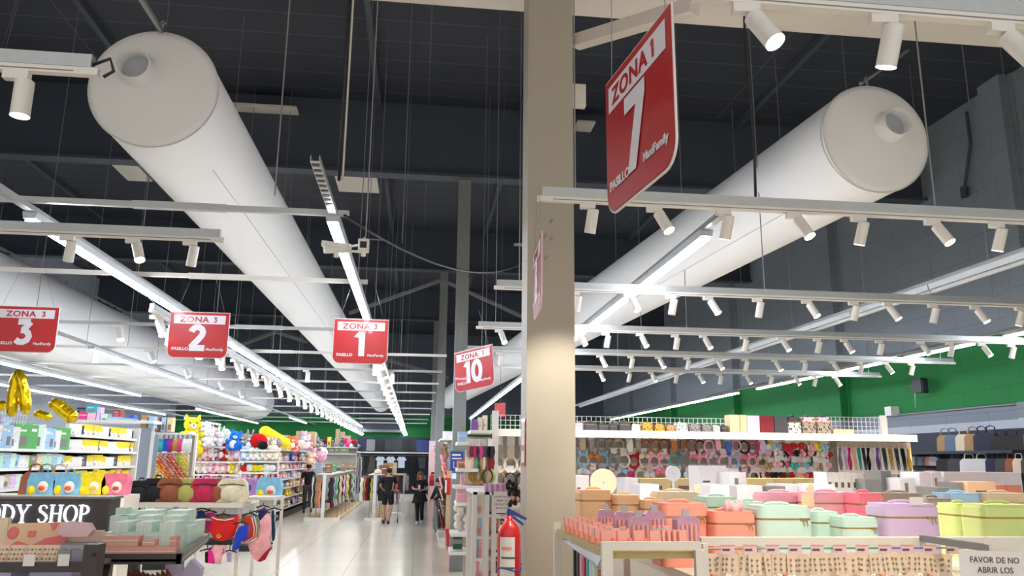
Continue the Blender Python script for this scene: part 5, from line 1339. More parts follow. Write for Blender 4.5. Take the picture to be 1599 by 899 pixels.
MB().ell((0, 0, .07), (.13, .13, .11), 14).build('crown', 'beigebox', t); MB().ell((0, -.15, .04), (.11, .1, .012), 10).build('brim', 'beigebox', t)
for i, (px, y, c, h) in enumerate(((600, 28.8, 'brown', .3), (606, 29.5, 'tan', .36), (612, 30.1, 'beige', .38), (597, 30.6, 'cream', .28))):
    dup(B_STR, (at(px, 735, y).x, y, zr+.031), .3, c+' bag box on the cap rack, '+NUM[i]+' behind the cream cap', None, PAL[c], (1.6, 1.5, h/.12))
t = thing('clothes_stand', 'white T-shaped garment frame with a dark red coat, beyond the man in shorts', 'clothes rack', (at(622, 740, 31).x, 31, 0))
MB().box((-.28, -.03, 0), (-.2, .03, 1.45)).box((.2, -.03, 0), (.26, .03, 1.45)).box((-.28, -.03, 1.4), (.3, .03, 1.47)).build('frame', 'cream', t)
MB().box((-.35, -.2, 0), (.3, .2, .03)).build('foot', 'cream', t)
dup(GS2, (at(622, 741, 30.6).x, 30.6, 1.42), .2, 'dark red long coat on the white garment frame', None, PAL['dark red'], 1.0)

# shopping cart
def cart(loc, rz):
    t = thing('shopping_cart', 'light metal shopping cart pushed by the man in black shorts', 'shopping cart', loc, rz)
    mb = MB()
    def P(x, y, z): return (x, y, z)
    for k in range(7):
        f = k/6; w0, w1 = .2, .26
        z = .55+.4*f; w = w0+(w1-w0)*f; mb.tube([(-w, -.05-.1*f, z), (w, -.05-.1*f, z), (w*.9, .55+.15*f, z), (-w*.9, .55+.15*f, z)], .004, 4, closed=True)
    for k in range(9):
        x = -.2+.05*k; mb.cyl((x, -.05, .55), (x*1.3, -.15, .95), .003, n=4).cyl((x*.9, .55, .55), (x*1.17, .7, .95), .003, n=4)
    for k in range(9):
        y = .6*k/8
        for s_ in (-1, 1): mb.cyl((s_*.2, -.05+y, .55), (s_*.26, -.15+y*1.4, .95), .003, n=4)
    mb.build('wire_basket', 'wire', t)
    MB().tube([(-.24, -.2, 1.0), (-.22, .0, .3), (-.2, .5, .22), (.2, .5, .22), (.22, .0, .3), (.24, -.2, 1.0)], .012, 6).tube([(-.24, -.1, .14), (-.22, .0, .3)], .012, 6).tube([(.24, -.1, .14), (.22, .0, .3)], .012, 6).tube([(-.2, .5, .22), (-.2, .55, .12)], .012, 6).tube([(.2, .5, .22), (.2, .55, .12)], .012, 6).build('frame', 'galv', t)
    MB().cyl((-.27, -.22, 1.0), (.27, -.22, 1.0), .018, n=8).build('push_handle', 'red', t)
    for x, y in ((-.24, -.1), (.24, -.1), (-.2, .57), (.2, .57)): MB().cyl((x-.015, y, .062), (x+.015, y, .062), .062, n=14).build('wheel', 'black', t)
    return t

# ================================================================== people
def skin(name, joints, edges, parent, m, sub=2):
    me = bpy.data.meshes.new(name); ks = list(joints)
    me.from_pydata([joints[k][0] for k in ks], [(ks.index(a), ks.index(b_)) for a, b_ in edges], [])
    o = bpy.data.objects.new(name, me); COL.objects.link(o)
    md = o.modifiers.new('skin', 'SKIN'); sb = o.modifiers.new('sub', 'SUBSURF'); sb.levels = sub; sb.render_levels = sub
    for i, k in enumerate(ks):
        r = joints[k][1]; r = r if isinstance(r, tuple) else (r, r)
        me.skin_vertices[0].data[i].radius = r
    me.skin_vertices[0].data[0].use_root = True
    dg = bpy.context.evaluated_depsgraph_get(); dg.update()
    m2 = bpy.data.meshes.new_from_object(o.evaluated_get(dg)); bpy.data.objects.remove(o)
    m2.materials.clear(); m2.materials.append(M[m] if isinstance(m, str) else m)
    for p in m2.polygons: p.use_smooth = True
    q = bpy.data.objects.new(name, m2); COL.objects.link(q); q.parent = parent; return q
def person(label, loc, rz, sc, pose, top, bottom, shoe, hair, female=False, short_sleeve=True, shorts=False, tunic=False):
    """1.72 m figure facing -y; pose: dict of joints"""
    t = thing('person', label, 'person', loc, rz); t.scale = (sc,)*3
    J = dict(pelvis=(0, 0, .95), spine=(0, .01, 1.12), chest=(0, .0, 1.32), neck=(0, .01, 1.47), throat=(0, .0, 1.53), head=(0, -.01, 1.62), crown=(0, .0, 1.68),
             shl=(-.17, .01, 1.42), shr=(.17, .01, 1.42), ell_=(-.23, .02, 1.15), elr=(.23, .02, 1.15), wrl=(-.25, -.04, .92), wrr=(.25, -.04, .92),
             hil=(-.09, 0, .92), hir=(.09, 0, .92), knl=(-.1, -.01, .5), knr=(.1, -.01, .5), anl=(-.1, .02, .09), anr=(.1, .02, .09))
    J.update(pose)
    V = {k: Vector(v) for k, v in J.items()}
    def fk(pref):
        a = V['wr'+pref]; e = V['el'+('l_' if pref == 'l' else 'r')]; return a+(a-e).normalized()*.07
    b = {'pelvis': (V['pelvis'], (.13, .10)), 'spine': (V['spine'], (.12, .09)), 'chest': (V['chest'], (.15, .10)), 'neck': (V['neck'], (.07, .06)), 'throat': (V['throat'], .052),
         'head': (V['head'], (.078, .092)), 'crown': (V['crown'], (.07, .08)),
         'shl': (V['shl'], .055), 'shr': (V['shr'], .055), 'ell_': (V['ell_'], .04), 'elr': (V['elr'], .04), 'wrl': (V['wrl'], .027), 'wrr': (V['wrr'], .027),
         'pml': (fk('l'), (.034, .018)), 'pmr': (fk('r'), (.034, .018)),
         'hil': (V['hil'], .09), 'hir': (V['hir'], .09), 'knl': (V['knl'], .056), 'knr': (V['knr'], .056), 'cal': (V['knl'].lerp(V['anl'], .35), .056), 'car': (V['knr'].lerp(V['anr'], .35), .056),
         'anl': (V['anl'], .036), 'anr': (V['anr'], .036)}
    E = [('pelvis', 'spine'), ('spine', 'chest'), ('chest', 'neck'), ('neck', 'throat'), ('throat', 'head'), ('head', 'crown'), ('chest', 'shl'), ('chest', 'shr'), ('shl', 'ell_'), ('shr', 'elr'), ('ell_', 'wrl'), ('elr', 'wrr'),
         ('wrl', 'pml'), ('wrr', 'pmr'), ('pelvis', 'hil'), ('pelvis', 'hir'), ('hil', 'knl'), ('hir', 'knr'), ('knl', 'cal'), ('knr', 'car'), ('cal', 'anl'), ('car', 'anr')]
    for s_, pm, e, w in (('l', 'pml', 'ell_', 'wrl'), ('r', 'pmr', 'elr', 'wrr')):
        d = (V[w]-V[e]).normalized(); side = Vector((1, 0, 0)); side = (side-d*side.dot(d)).normalized(); up = d.cross(side)
        for i in range(4):
            f0 = b[pm][0]+side*(.024-.016*i)+d*.015; L1 = (.034, .04, .038, .03)[i]
            b['f%s%d' % (s_, i)] = (f0+d*L1*.6, .0095); b['g%s%d' % (s_, i)] = (f0+d*(L1*1.5)+up*(-.016), .008)
            E += [(pm, 'f%s%d' % (s_, i)), ('f%s%d' % (s_, i), 'g%s%d' % (s_, i))]
        sg = 1 if s_ == 'l' else -1
        b['t'+s_] = (b[pm][0]+side*.045*sg-d*.02+up*-.012, .010); b['u'+s_] = (b[pm][0]+side*.055*sg+d*.012+up*-.02, .009)
        E += [(w, 't'+s_), ('t'+s_, 'u'+s_)]
    body = skin('body', b, E, t, 'skin', 1)
    h = V['head']
    f = MB()
    f.ell(h+Vector((0, -.094, .0)), (.014, .022, .02), 8)
    for s_ in (-1, 1): f.ell(h+Vector((s_*.086, .01, .0)), (.014, .022, .032), 8)
    f.build('face_feature', 'skin', t)
    e = MB()
    for s_ in (-1, 1): e.ell(h+Vector((s_*.032, -.084, .022)), (.013, .007, .006), 8)
    e.build('eye', 'face', t); MB().ell(h+Vector((0, -.083, -.045)), (.024, .009, .007), 8).build('mouth', 'coralbox', t)
    # hair
    hm = MB().ell(h+Vector((0, .022, .05)), (.099, .104, .09), 16)
    if female:
        for s_ in (-1, 1): hm.ell(h+Vector((s_*.075, .02, -.06)), (.045, .075, .15), 12)
        hm.ell(h+Vector((0, .065, -.07)), (.10, .05, .16), 12).ell(h+Vector((0, -.075, .075)), (.075, .03, .035), 10)
    hm.build('hair', hair, t)
    # top
    tp = {k: b[k] for k in ('pelvis', 'spine', 'chest', 'neck', 'shl', 'shr')}
    tp = {'spine': (V['spine'], (.145, .115)), 'chest': (V['chest'], (.178, .128)), 'neck': (V['neck']-Vector((0, 0, .03)), (.085, .075)), 'hem': (V['pelvis'].lerp(V['spine'], .05), (.165 if not tunic else .19, .13)),
          'shl': (V['shl'], .075), 'shr': (V['shr'], .075), 'slv': (V['shl'].lerp(V['ell_'], .75), .068), 'srv': (V['shr'].lerp(V['elr'], .75), .068)}
    TE = [('spine', 'chest'), ('chest', 'neck'), ('spine', 'hem'), ('chest', 'shl'), ('chest', 'shr'), ('shl', 'slv'), ('shr', 'srv')]
    if not short_sleeve:
        tp['wl'] = (V['wrl'], .045); tp['wr'] = (V['wrr'], .045); tp['slv'] = (V['ell_'], .06); tp['srv'] = (V['elr'], .06); TE += [('slv', 'wl'), ('srv', 'wr')]
    skin('shirt', tp, TE, t, top)
    if tunic:
        q = MB(); n = 20; vs = []
        for j, (z, rx, ry) in enumerate(((1.12, .15, .12), (.98, .19, .15), (.84, .235, .18), (.74, .27, .2))):
            for k in range(n): vs.append(((rx+.012*math.sin(3*k))*math.cos(2*PI*k/n), (ry+.012*math.cos(4*k))*math.sin(2*PI*k/n), z+.04*math.sin(2*PI*k/n+1)*(j > 1)))
        q.add(vs, [(j*n+k, j*n+(k+1) % n, (j+1)*n+(k+1) % n, (j+1)*n+k) for j in range(3) for k in range(n)], 0, True).build('tunic_skirt', top, t)
    # trousers or shorts
    if shorts:
        tr = {'pelvis': (V['pelvis'], (.15, .12)), 'hil': (V['hil'], .115), 'hir': (V['hir'], .115), 'kl': (V['hil'].lerp(V['knl'], .85), .10), 'kr': (V['hir'].lerp(V['knr'], .85), .10)}
        skin('shorts', tr, [('pelvis', 'hil'), ('pelvis', 'hir'), ('hil', 'kl'), ('hir', 'kr')], t, bottom)
    else:
        tr = {'pelvis': (V['pelvis'], (.145, .118)), 'hil': (V['hil'], .108), 'hir': (V['hir'], .108), 'knl': (V['knl'], .076), 'knr': (V['knr'], .076), 'anl': (V['anl']+Vector((0, 0, .02)), .062), 'anr': (V['anr']+Vector((0, 0, .02)), .062)}
        skin('trousers', tr, [('pelvis', 'hil'), ('pelvis', 'hir'), ('hil', 'knl'), ('hir', 'knr'), ('knl', 'anl'), ('knr', 'anr')], t, bottom)
    for s_ in 'lr':
        a = V['an'+s_]; k = V['kn'+s_]
        lift = a.z > .13; R = Matrix.Rotation(.7 if lift else 0, 3, 'X')
        MB().ell(a+R@Vector((0, -.055, -.045)), (.047, .125, .045), 12, R=R).ell(a+R@Vector((0, .02, -.015)), (.042, .055, .05), 10, R=R).build('shoe', shoe, t)
    return t
def stand_at(px, py): 
    p = atz(px, py, 0); return (p.x, p.y, 0)
# woman walking towards the camera, looking at her phone
pw = stand_at(654, 819)
person('person with auburn hair in dark tunic and trousers walking forward, looking at a phone', pw, -.05, .93,
       dict(ell_=(-.26, .03, 1.17), wrl=(-.09, -.24, 1.16), elr=(.26, .03, 1.17), wrr=(.07, -.25, 1.13), head=(0, -.045, 1.60), crown=(0, -.05, 1.665), knl=(-.07, .0, .5), anl=(-.05, -.16, .09), knr=(.08, -.04, .52), anr=(.09, .16, .12)),
       'clothblack', 'clothblack', 'shoewhite', 'hairauburn', female=True, tunic=True)
q = Vector(pw)+Vector((-.03, -.29, 1.10))
tag(MB().rbox((q.x-.035, q.y-.01, q.z-.02), (q.x+.035, q.y, q.z+.11), .008, axis=1).build('mobile_phone', 'pinkpaper'), 'pale phone held by the walking woman in dark clothes', 'phone')
pm = stand_at(604, 818)
person('person in black sleeveless top and black shorts pushing a cart, seen from behind', pm, PI-.05, .985,
       dict(ell_=(-.27, -.08, 1.17), wrl=(-.2, -.33, 1.05), elr=(.27, -.08, 1.17), wrr=(.2, -.33, 1.05), head=(0, -.04, 1.61), crown=(0, -.04, 1.67), knl=(-.11, -.03, .5), anl=(-.05, .12, .09), knr=(.11, -.05, .5), anr=(.11, -.02, .09)),
       'clothblack', 'clothblack', 'shoe', 'hairdark', shorts=True)
cart((pm[0]+.08, pm[1]+.62, 0), -.05)
pl = stand_at(478, 801)
person('person in black T-shirt and grey trousers walking away beside the plush shelves', pl, PI+.1, 1.02,
       dict(ell_=(-.28, .0, 1.16), wrl=(-.30, -.1, .98), elr=(.25, .02, 1.15), wrr=(.26, -.03, .9), knl=(-.1, .02, .5), anl=(-.16, .22, .17), knr=(.09, -.02, .5), anr=(.09, .0, .09)),
       'clothblack', 'clothgrey', 'shoe', 'hairdark')
ps = stand_at(688, 812)
person('person in dark jacket half hidden by the red box post, reaching sideways to the sandals', (.74, 23.0, 0), -1.0, .88,
       dict(ell_=(-.22, -.16, 1.15), wrl=(-.16, -.3, 1.0), elr=(.2, -.15, 1.15), wrr=(.1, -.36, 1.0), chest=(0, -.06, 1.3), neck=(0, -.1, 1.44), throat=(0, -.12, 1.49), head=(0, -.16, 1.55), crown=(0, -.17, 1.61), shl=(-.17, -.07, 1.38), shr=(.17, -.07, 1.38)),
       'clothblack', 'clothgrey', 'shoe', 'hairdark', short_sleeve=False)
# ================================================================== plush shelves
def row_plush(pxs, py, Y, cols, label, grp, h=.32, rz=0, kinds=('round', 'long', 'floppy', 'point'), jit=.3):
    for k, px in enumerate(pxs):
        c = cols[k % len(cols)]; p = at(px, py, Y); kd = kinds[(k*3+len(label)) % len(kinds)]
        s_ = h*random.uniform(1.15, 1.32)/(.46 if kd == 'long' else .40)
        dup(PL[kd] if kd in PL else PBALL, (p.x, Y, p.z+.003), rz+random.uniform(-jit, jit), c+' plush toy with '+{'round': 'round ears', 'long': 'long ears', 'floppy': 'floppy ears', 'point': 'pointed ears', 'ball': 'a round body'}[kd]+', '+NUM[k]+' on the '+label, grp, PAL[c], s_)
def shelf_px(px0, px1, pys, Y, d, label, back=True, m='white', top=None, y_back=None):
    a, b_ = at(px0, 720, Y), at(px1, 720, Y)
    t = thing('display_gondola', label, 'shelving', (a.x, Y, 0)); w = b_.x-a.x
    for py in pys:
        z = at((px0+px1)/2, py, Y).z; MB().box((0, -d*.5, z-.035), (w, d*.5, z)).build('shelf_board', m, t)
    ztop = at((px0+px1)/2, pys[0], Y).z if top is None else top
    MB().box((0, d*.5, 0), (w, d*.5+.02, ztop)).build('back_panel', 'greyboard', t)
    MB().box((0, -d*.5, 0), (w, d*.5, .12)).build('plinth', 'black', t)
    for x in (0, w): MB().box((x-.02, d*.5-.05, 0), (x+.02, d*.5+.02, ztop)).build('upright', m, t)
    return t
YA, YB2 = 20.0, 18.6
A_ys = [697, 720, 740, 761, 781]
shelf_px(292, 376, A_ys, YA, .5, 'white plush toy gondola between the toy string display and the slim gondola')
pc = ['pink', 'beige', 'white', 'rose', 'lilac', 'cream', 'pink', 'peach', 'taupe', 'mint']
row_plush([300+9.5*i for i in range(8)], 719.5, YA-.1, ['peach', 'peach', 'rose', 'white', 'grey', 'red', 'beige', 'pink'], 'top board, wide plush gondola', 'plush toys, wide gondola, first board', .34)
row_plush([299+10*i for i in range(8)], 739.5, YA-.1, ['brown', 'cream', 'white', 'pink', 'pink', 'pink', 'yellow', 'beige'], 'second board, wide plush gondola', 'plush toys, wide gondola, second board', .30)
row_plush([299+10*i for i in range(8)], 760.5, YA-.1, ['lilac', 'dark red', 'white', 'rose', 'gold', 'beige', 'pink', 'white'], 'third board, wide plush gondola', 'plush toys, wide gondola, third board', .30)
shelf_px(377, 432, [702, 719.5, 737, 757, 772], YB2, .45, 'slim white plush gondola in front of the wide one, ending in a white post')
row_plush([382+9.5*i for i in range(6)], 719, YB2-.1, ['pale blue', 'white', 'mint', 'white', 'cream', 'cream'], 'first board, slim plush gondola', 'plush toys, slim gondola, first board', .27)
row_plush([381+8.5*i for i in range(6)], 736.5, YB2-.1, ['red', 'white', 'yellow', 'yellow', 'white', 'white'], 'second board, slim plush gondola', 'plush toys, slim gondola, second board', .22, kinds=('floppy', 'round', 'ball'))
row_plush([382+8.5*i for i in range(6)], 756.5, YB2-.1, ['pink', 'taupe', 'beige', 'red', 'white', 'red'], 'third board, slim plush gondola', 'plush toys, slim gondola, third board', .24)
row_plush([385, 398], 771.5, YB2-.1, ['pink', 'dark red'], 'lowest board, slim plush gondola', 'plush toys, slim gondola, lowest board', .2)
def big(kind, px, pyb, pyt, Y, c, label, rz=0., tilt=0.):
    p = at(px, pyb, Y); h = at(px, pyt, Y).z-p.z
    full = {'long': .52, 'round': .40, 'floppy': .38, 'point': .415, 'ball': .24}[kind]
    dup(PL[kind] if kind in PL else PBALL, (p.x, Y, p.z), (0, tilt, rz), label, None, PAL[c] if isinstance(c, str) else c, 1.12*h/full)
big('point', 297, 698, 652, YA-.2, (240, 220, 50), 'large yellow plush with pointed ears atop the wide gondola', .4)
big('ball', 305, 712, 694, YA-.35, (240, 220, 50), 'yellow plush paw cushion hanging below the large yellow plush')
big('floppy', 313, 698, 662, YA, 'white', 'tall white floppy plush beside the large yellow one')
big('round', 325, 698, 671, YA-.25, 'white', 'white plush with pink hood atop the wide gondola', .3)
big('long', 343, 698, 668, YA-.1, 'white', 'white plush with long ears atop the wide gondola', -.3)
big('ball', 341, 680, 668, YA+.15, 'green', 'small green round plush behind the white ones')
big('round', 361, 703, 674, YA-.3, (40, 120, 215), 'bright blue plush leaning off the wide gondola top', .2, .2)
big('ball', 373, 703, 690, YB2+.2, (40, 120, 215), 'small bright blue plush next to the grey ones')
big('round', 378, 700, 678, YA-.1, 'taupe', 'grey brown plush atop the join of the two gondolas')
big('long', 389, 702, 673, YB2, 'grey', 'grey and navy plush with long ears atop the slim gondola')
big('ball', 402, 702, 679, YB2, 'red', 'large round red plush atop the slim gondola')
big('ball', 410, 702, 690, YB2-.2, 'black', 'black plush piece in front of the red round plush')
big('long', 427, 703, 684, YB2-.05, 'cream', 'cream plush pair at the end of the slim gondola top')
big('ball', 429, 701, 684, YB2+.5, 'taupe', 'brown grey round plush behind the cream plush')
for i, (kd, px, pyt, c) in enumerate((('floppy', 318, 664, 'white'), ('round', 334, 669, 'pink'), ('floppy', 350, 672, 'white'), ('ball', 355, 676, 'mint'), ('long', 368, 677, 'taupe'), ('round', 385, 680, 'beige'), ('floppy', 417, 684, 'cream'))):
    big(kd, px, 698, pyt, YA+.1+.04*i, c, c+' plush squeezed in the back of the top pile, '+NUM[i]+' from the large yellow one', .3-.1*i)
# long toy gondola along the aisle, facing it
TX, TY0, TY1 = -4.42, 24.5, 37.0
t = thing('display_gondola', 'long white toy gondola running along the aisle beside the walking man in black', 'shelving', (TX-.25, (TY0+TY1)/2, 0))
HL = (TY1-TY0)/2
zl = [2.28, 1.88, 1.60, 1.30, 1.00, .68, .32]
for z in zl: MB().box((-.25, -HL, z-.04), (.25, HL, z)).build('shelf_board', 'white', t)
MB().box((-.27, -HL, 0), (-.25, HL, 2.3)).build('back_panel', 'greyboard', t); MB().box((-.25, -HL, 0), (.27, HL, .2)).build('plinth', 'black', t)
MB().box((-.27, -HL-.02, 0), (.26, -HL, 2.3)).build('end_panel', 'white', t)
lc = [['blue', 'white', 'pink', 'brown', 'white', 'pink', 'lilac', 'gold'], ['pink', 'rose', 'white', 'rose', 'pink', 'white', 'peach', 'cream'], ['lilac', 'white', 'pink', 'peach', 'white', 'rose', 'pink', 'beige'], ['gold', 'peach', 'rose', 'cream', 'yellow', 'pink', 'tan', 'lilac'], ['yellow', 'orange', 'rose', 'gold', 'cream', 'tan', 'red', 'yellow'], ['white', 'black', 'pink', 'blue', 'lilac', 'beige', 'gold', 'tan']]
for r, z in enumerate(zl[1:]):
    for k in range(19):
        c = lc[r][k % 8]; kd = ('round', 'long', 'ball', 'floppy')[(k+r) % 4]
        dup(PL.get(kd, PBALL), (TX-.12+random.uniform(-.04, .06), TY0+.3+k*.65, z+.003), 1.57+random.uniform(-.4, .4)-.5, c+' plush toy, '+NUM[k]+' along the '+ORD[r]+' level of the long toy gondola', 'plush toys, long gondola, '+ORD[r]+' level', PAL[c], random.uniform(.26, .31)/.4 if kd != 'long' else .5)
M['yellowlong'] = T_PLUSH
def lump(parts, c, label, name='plush_toy', m=None):
    mb = MB()
    for (px, py, Y, rx, rz_) in parts:
        p = at(px, py, Y); mb.ell(p, (rx*Y/FPX, min(.3, rx*Y/FPX), rz_*Y/FPX), 12)
    return tag(mb.build(name, m or T_PLUSH, col=PAL[c] if isinstance(c, str) else c), label, 'soft toy')
p0, p1 = at(414, 674, 23.5), at(446, 692, 24.5)
o = MB().cyl(p0, p1, .17, .15, n=14).ell(p0, .17, 12).ell(p1, .15, 10).build('plush_bolster', T_PLUSH, col=(240, 214, 50)); tag(o, 'long yellow plush bolster leaning up at a slant', 'soft toy')
big('round', 447, 702, 686, 26.1, (240, 200, 60), 'yellow plush hanging below the long bolster', .5); big('round', 455, 702, 682, 27.2, 'orange', 'orange plush next to the yellow one on the long gondola', .5)
big('long', 460, 706, 684, 27.9, (250, 110, 140), 'hot pink plush on the long gondola top', .6); big('ball', 469, 702, 688, 29.3, 'cream', 'cream plush on the long gondola top', .6)
big('round', 478, 702, 680, 30.8, 'pink', 'pink bear plush on the long gondola top', .6); big('floppy', 486, 700, 676, 32.3, 'grey', 'grey plush in the tall pile on the long gondola', .6)
big('round', 474, 690, 674, 30.1, 'lilac', 'lilac grey plush at the peak of the pile', .6); big('round', 492, 704, 684, 33.6, 'taupe', 'taupe plush in the tall pile', .6)
big('floppy', 498, 708, 690, 34.9, 'grey', 'grey plush sliding down the end of the pile', .6); big('round', 489, 716, 700, 31.4, 'pink', 'pink plush hanging over the gondola edge', .5)
big('round', 484, 725, 708, 30.5, 'peach', 'peach plush with hanging legs above the walking man', .5); big('ball', 500, 722, 706, 33.7, 'pink', 'round pink plush at the pile foot', .5); big('ball', 503, 714, 700, 34.4, 'white', 'round pale plush at the pile end', .5)
for i, (px0, px1, y0, y1) in enumerate(((462, 477, 673, 682), (478, 493, 674, 684), (438, 449, 679, 687))):
    a, b_ = at(px0, y1, 31), at(px1, y0, 31)
    tag(MB().box((a.x, 31, a.z-.3), (b_.x, 31.3, b_.z)).build('cardboard_box', 'kraft'), 'kraft cardboard box behind the plush pile, '+NUM[i], 'box', 'kraft boxes behind the plush pile')
# far toy shelf across the end of the aisle
YT = 38.8
shelf_px(503, 556, [698, 708, 728], YT, .6, 'far white shelf of boxed toys behind the clothes racks')
M['boxmix'] = T_CARD
for i, (x0, x1, y0, y1, c) in enumerate(((505, 511, 684, 698, 'charcoal'), (511, 517, 682, 697, 'yellow'), (517, 522, 685, 697, 'charcoal'), (522, 530, 690, 697, 'taupe'), (530, 536, 683, 697, 'charcoal'), (524, 530, 670, 684, 'kraft'), (531, 538, 674, 684, 'kraft'), (538, 547, 680, 690, 'kraft'), (523, 532, 684, 690, 'kraft'),
      (513, 522, 700, 708, 'mint'), (523, 529, 700, 708, 'mint'), (530, 545, 700, 708, 'mint'), (506, 512, 700, 708, 'charcoal'), (508, 518, 724, 739, 'brown'), (519, 525, 722, 738, 'green'), (532, 540, 722, 737, 'tan'), (544, 551, 723, 737, 'tan'))):
    col = (176, 158, 120) if c == 'kraft' else (120, 140, 90) if c == 'mint' else PAL[c]
    box_px(B_PLAIN if c == 'kraft' else B_PIC, x0, x1, y0, y1, YT-.15 if y1 < 712 else {508: 28.9, 519: 31.0, 532: 34.4}.get(x0, 37.8), col, {'kraft': 'kraft', 'mint': 'green patterned'}.get(c, c)+' toy box, '+NUM[i]+' of the far shelf and rack top', .2, 0, 'boxes on the far toy shelf')
for i, (px, py, c) in enumerate(((540, 687, 'hot pink'), (546, 690, 'rose'), (553, 690, 'red'), (544, 694, 'hot pink'), (549, 696, 'white'), (556, 695, 'charcoal'), (560, 697, 'grey'), (563, 700, 'charcoal'), (507, 690, 'dark red'))):
    p = at(px, py, YT-.1); dup(PBALL, (p.x, YT-.2, p.z-.12), .3*i, c+' soft item, '+NUM[i]+' on the far toy shelf corner', 'soft items on the far toy shelf', PAL[c], 1.0)
x0, x1 = at(556, 700, 40).x, at(568, 700, 40).x
tag(MB().lathe([(.001, 0), ((x1-x0)*.7, 0), ((x1-x0)*.7, .06), (.001, .06)], 20, c=((x0+x1)/2, 40, at(560, 707, 40).z)).cyl(((x0+x1)/2, 40, 0), ((x0+x1)/2, 40, at(560, 707, 40).z), .05, n=8).build('round_rack', 'galv'), 'round metal topped garment rack beside the far toy shelf', 'clothes rack')
for k in range(6):
    c = ['black', 'brown', 'white', 'grey', 'white', 'charcoal'][k]
    p = at(553+2.6*k, 712, 39.6); dup(GS2, (p.x, 39.6, p.z), .4, c+' long garment, '+NUM[k]+' on the round rack', 'garments on the round rack', PAL[c], .95)

# ================================================================== toy string display (end cap)
YS = 15.6
t = shelf_px(243, 300, [676], YS, .3, 'white wire end display hung with bright toys, beside the white post', top=2.4)
zz = at(270, 675, YS).z
for k, c in enumerate(('teal', 'blue', 'purple', 'gold', 'hot pink', 'white', 'white')):
    p = at(252+7.4*k, 685, YS-.2); mb = MB()
    for j in range(5): mb.tube([(-.03+.015*j, 0, 0), (-.034+.017*j, -.01, -.1), (-.03+.015*j, 0, -.24)], .011, 5)
    o = mb.box((-.025, -.005, 0), (.025, .0, .09), 1).build('tassel_pack', [T_GLOSS, 'clear'], col={'purple': (170, 30, 140), 'blue': (20, 90, 210)}.get(c, PAL[c])); o.location = (p.x, YS-.2, p.z)
    tag(o, c+' fringed toy pack, '+NUM[k]+' in the upper row of the toy display', 'toy pack', 'fringed toy packs')
tc_ = [(226, 60, 40), (240, 200, 40), (190, 30, 60), (232, 120, 30), (150, 190, 50), (150, 110, 170), (220, 210, 190), (200, 60, 120)]
def toy_pack():
    t = thing('toy_packet', 'x', 'toy packet'); mb = MB()
    for k in range(7): mb.ell((.03*math.sin(k*2.1), -.01*(k % 3), -.03-.022*k), (.024, .02, .022), 7)
    mb.build('toys', T_GLOSS, t)
    mb = MB()
    for k in range(4): mb.ell((.035*math.cos(k*1.7+1), -.022, -.05-.035*k), (.017, .014, .017), 6)
    mb.build('bright_toys', M.setdefault('toybits', mat('toy_bits', (235, 196, 60), .4, noise=.4, scale=30)), t)
    MB().box((-.04, .0, 0), (.04, .004, .03)).build('header_card', 'paper', t)
    return proto(t)
TPK = toy_pack()
for r in range(6):
    for k in range(7):
        p = at(250+7.2*k-1.3*r, 707+8.6*r, YS-.2)
        dup(TPK, (p.x, YS-.2-.02*(k % 2), p.z), random.uniform(-.3, .3), ('red', 'yellow', 'dark red', 'orange', 'green', 'lilac', 'cream', 'pink')[(r*3+k*5) % 8]+' packet of small toys, '+NUM[k]+' across on the '+ORD[r]+' row of the toy display', 'toy packets, '+ORD[r]+' row', tc_[(r*3+k*5) % 8], 1.0)

# ================================================================== appliance gondola along the side
AX = -5.08
AY0, AY1, AYM = 8.6, 14.7, 12.1
t = thing('display_gondola', 'long white gondola of small appliance cartons, running back from the dark shop sign', 'shelving', (AX, (AY0+AY1)/2, 0))
h2 = (AY1-AY0)/2; azl = [2.045, 1.815, 1.575, 1.34, 1.08]
for z in azl: MB().box((-.2, -h2, z-.035), (.26, h2, z)).build('shelf_board', 'white', t)
MB().box((-.2, AYM-AY1+h2, 2.235), (.24, h2, 2.27)).build('shelf_board', 'white', t)
MB().box((-.22, -h2, 0), (-.2, h2, 2.3)).build('back_panel', 'darkboard', t); MB().box((-.2, -h2, 0), (.26, h2, .15)).build('plinth', 'black', t)
for y in (h2, AYM-AY1+h2): MB().box((-.22, y-.03, 0), (.27, y+.02, 2.45)).build('end_panel', 'white', t) if y == h2 else MB().box((-.22, y-.015, 0), (-.17, y+.015, 2.4)).build('upright', 'white', t)
def arow(z, y0, y1, items, level):
    """items: (proto, colour, width, height) repeated until y1; boxes face +x"""
    y = y0; k = 0
    while y < y1-.05:
        P, c, w, h = items[k % len(items)]
        dims = {id(B_LOW): (.13, .17), id(B_PIC): (.15, .24), id(B_LIN): (.12, .28), id(B_PLAIN): (.16, .2), id(B_STR): (.18, .12)}[id(P)]
        dup(P, (AX+.13, y+w/2, z+.002), PI/2-.5, (c if isinstance(c, str) else 'mint')+' carton, '+NUM[min(k, 39)]+' from the sign along the '+level, 'cartons on the '+level, PAL[c] if isinstance(c, str) else c, ((w-.004)*1.08/dims[0], .5, h/dims[1]))
        y += w; k += 1
YEL = 'yellow'
arow(azl[0], 10.05, 12.05, [(B_LIN, 'white', .12, .27), (B_LIN, 'pale blue', .13, .28), (B_PIC, 'pale blue', .13, .28), (B_PIC, 'white', .1, .22), (B_LIN, 'white', .1, .26), (B_PIC, 'green', .22, .3), (B_LIN, 'green', .2, .3), (B_PIC, 'mint', .16, .31)], 'tall front board')
